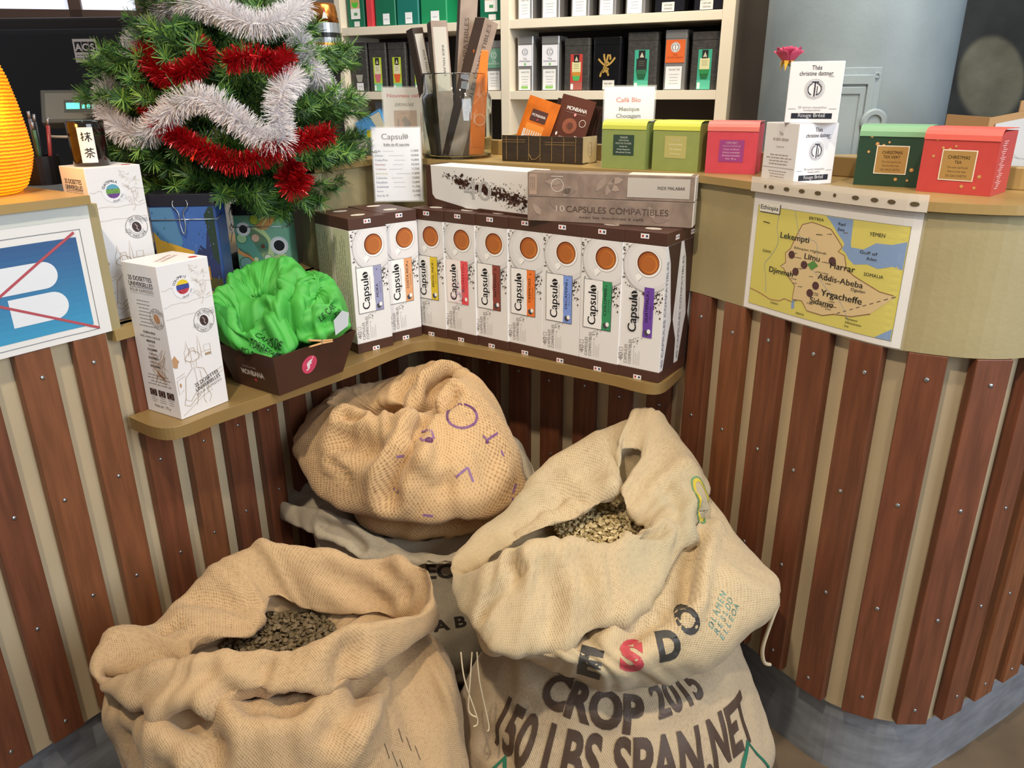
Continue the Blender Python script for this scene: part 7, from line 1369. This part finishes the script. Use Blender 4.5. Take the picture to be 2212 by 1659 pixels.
# ------------------------------------------------------------------ coffee grinder by the wall
gx, gy = -.575, 2.62
t = thing('coffee_machine', 'copper and silver domed coffee machine on a black base left of the shelves', 'coffee machine', (gx - .005, gy + .02, .98))
m_cop = mat('copper', '#c47a3a', .25, metal=.8); m_stl = mat('dull_steel', '#b4bac0', .35, metal=.7)
b = MB(); b.lathe([(.038, .504), (.047, .504), (.044, .53), (.040, .553), (.034, .560), (0, .562)], 32); b.obj('copper_dome', m_cop, t, smooth=True)
p = Print(lambda u, v, h: (.0462 * sin(u / .045), -.0462 * cos(u / .045) - h, v)); p.poly([(.006, .512), (.024, .515), (.014, .540)], '#e6e2e0', 1); p.poly([(.010, .534), (.018, .532), (.015, .546)], '#c84a38', 2); p.build('emblem', t)
for nm, pr_, m_ in (('steel_band', [(.0490, .476), (.0470, .504)], m_stl), ('black_band', [(.0495, .462), (.0495, .476)], m_blk), ('steel_band', [(.0505, .447), (.0505, .462)], m_stl), ('copper_ring', [(.054, .440), (.051, .447)], m_cop), ('white_plate', [(.058, .427), (.058, .440)], mat('white_enamel', '#e8e4de', .35)), ('black_head', [(.038, .31), (.040, .36), (.066, .388), (.072, .396), (.072, .422), (.060, .427)], m_blk), ('copper_neck', [(.034, .28), (.038, .31)], m_cop), ('black_base', [(.07, 0), (.07, .05), (.045, .07), (.036, .28)], m_blk)):
    b = MB(); b.lathe(pr_, 32); b.obj(nm, m_, t, smooth=False)
t = thing('side_cabinet', 'grey side cabinet under the copper coffee machine', 'cabinet', (-.64, 2.68, 0)); b = MB(); b.box(-.16, -.12, 0, .13, .14, .96); b.obj('cabinet_body', mat('grey_laminate', '#6a6662', .6), t); b = MB(); b.box(-.17, -.13, .96, .14, .15, .979); b.obj('cabinet_top', mat('grey_laminate', '#6a6662', .6), t)
# ------------------------------------------------------------------ round iron pillar with an inspection hatch
m_pil = mat('blue_grey_paint', '#8d9ba3', .45, var=.12, vscale=6, bump=.10, bscale=90)
PC, PRr = (.955, 2.3), .245
pil = thing('iron_pillar', 'blue-grey painted round iron pillar with an inspection hatch behind the bar', 'pillar', (PC[0], PC[1], 0))
b = MB(); b.lathe([(PRr, 0), (PRr, 3.0)], 72); b.obj('pillar_shaft', m_pil, pil, smooth=True)
def cyp(a0, a1, z0, z1, r0, r1, n=10):
    b_ = MB(); vs_ = []
    for i in range(n + 1):
        a = radians(a0 + (a1 - a0) * i / n)
        for r_ in (r0, r1):
            for z in (z0, z1): vs_.append((r_ * sin(a), -r_ * cos(a), z))
    fs = []
    for i in range(n): q = 4 * i; fs += [(q + 2, q + 6, q + 7, q + 3), (q + 3, q + 7, q + 5, q + 1), (q, q + 4, q + 6, q + 2)]
    fs += [(0, 2, 3, 1), (4 * n + 2, 4 * n, 4 * n + 1, 4 * n + 3)]
    b_.add(vs_, fs); return b_
ht = cyp(-46, -7.5, .98, 1.335, PRr - .002, PRr + .004).obj('hatch_plate', m_pil, pil, bevel=.0015)
for a0, a1, z0, z1, r_ in ((-41, -12, 1.295, 1.318, .010), (-14.5, -11, 1.0, 1.318, .010), (-41, -38, 1.0, 1.318, .010), (-38, -15.2, 1.272, 1.290, .0075), (-18, -15.2, 1.0, 1.290, .0075)):
    cyp(a0, a1, z0, z1, PRr + .002, PRr + r_).obj('hatch_moulding', m_pil, ht, bevel=.002)
def boss(a, z, r_, h_, m_, nm, par):
    A = radians(a); M = Matrix.Translation(((PRr + .003) * sin(A), -(PRr + .003) * cos(A), z)) @ Matrix.Rotation(A, 4, 'Z') @ Matrix.Rotation(radians(90), 4, 'X'); b_ = MB(); k = MB(); k.lathe([(r_, 0), (r_, h_ * .7), (r_ * .85, h_), (r_ * .55, h_), (r_ * .5, h_ * .6), (0, h_ * .6)], 24); b_.add([M @ Vector(v) for v in k.v], k.f); return b_.obj(nm, m_, par)
boss(-8.5, 1.207, .032, .014, m_pil, 'round_boss', pil); boss(-10.2, 1.316, .0075, .006, m_pil, 'bolt', pil); boss(-42, 1.316, .0075, .006, m_pil, 'bolt', pil)
b = MB(); b.box(.665, 2.60, 0, .80, 2.64, 3.0); b.obj('trim_1', mat('dark_brown_board', '#5b5046', .7, var=.1), kind='structure')
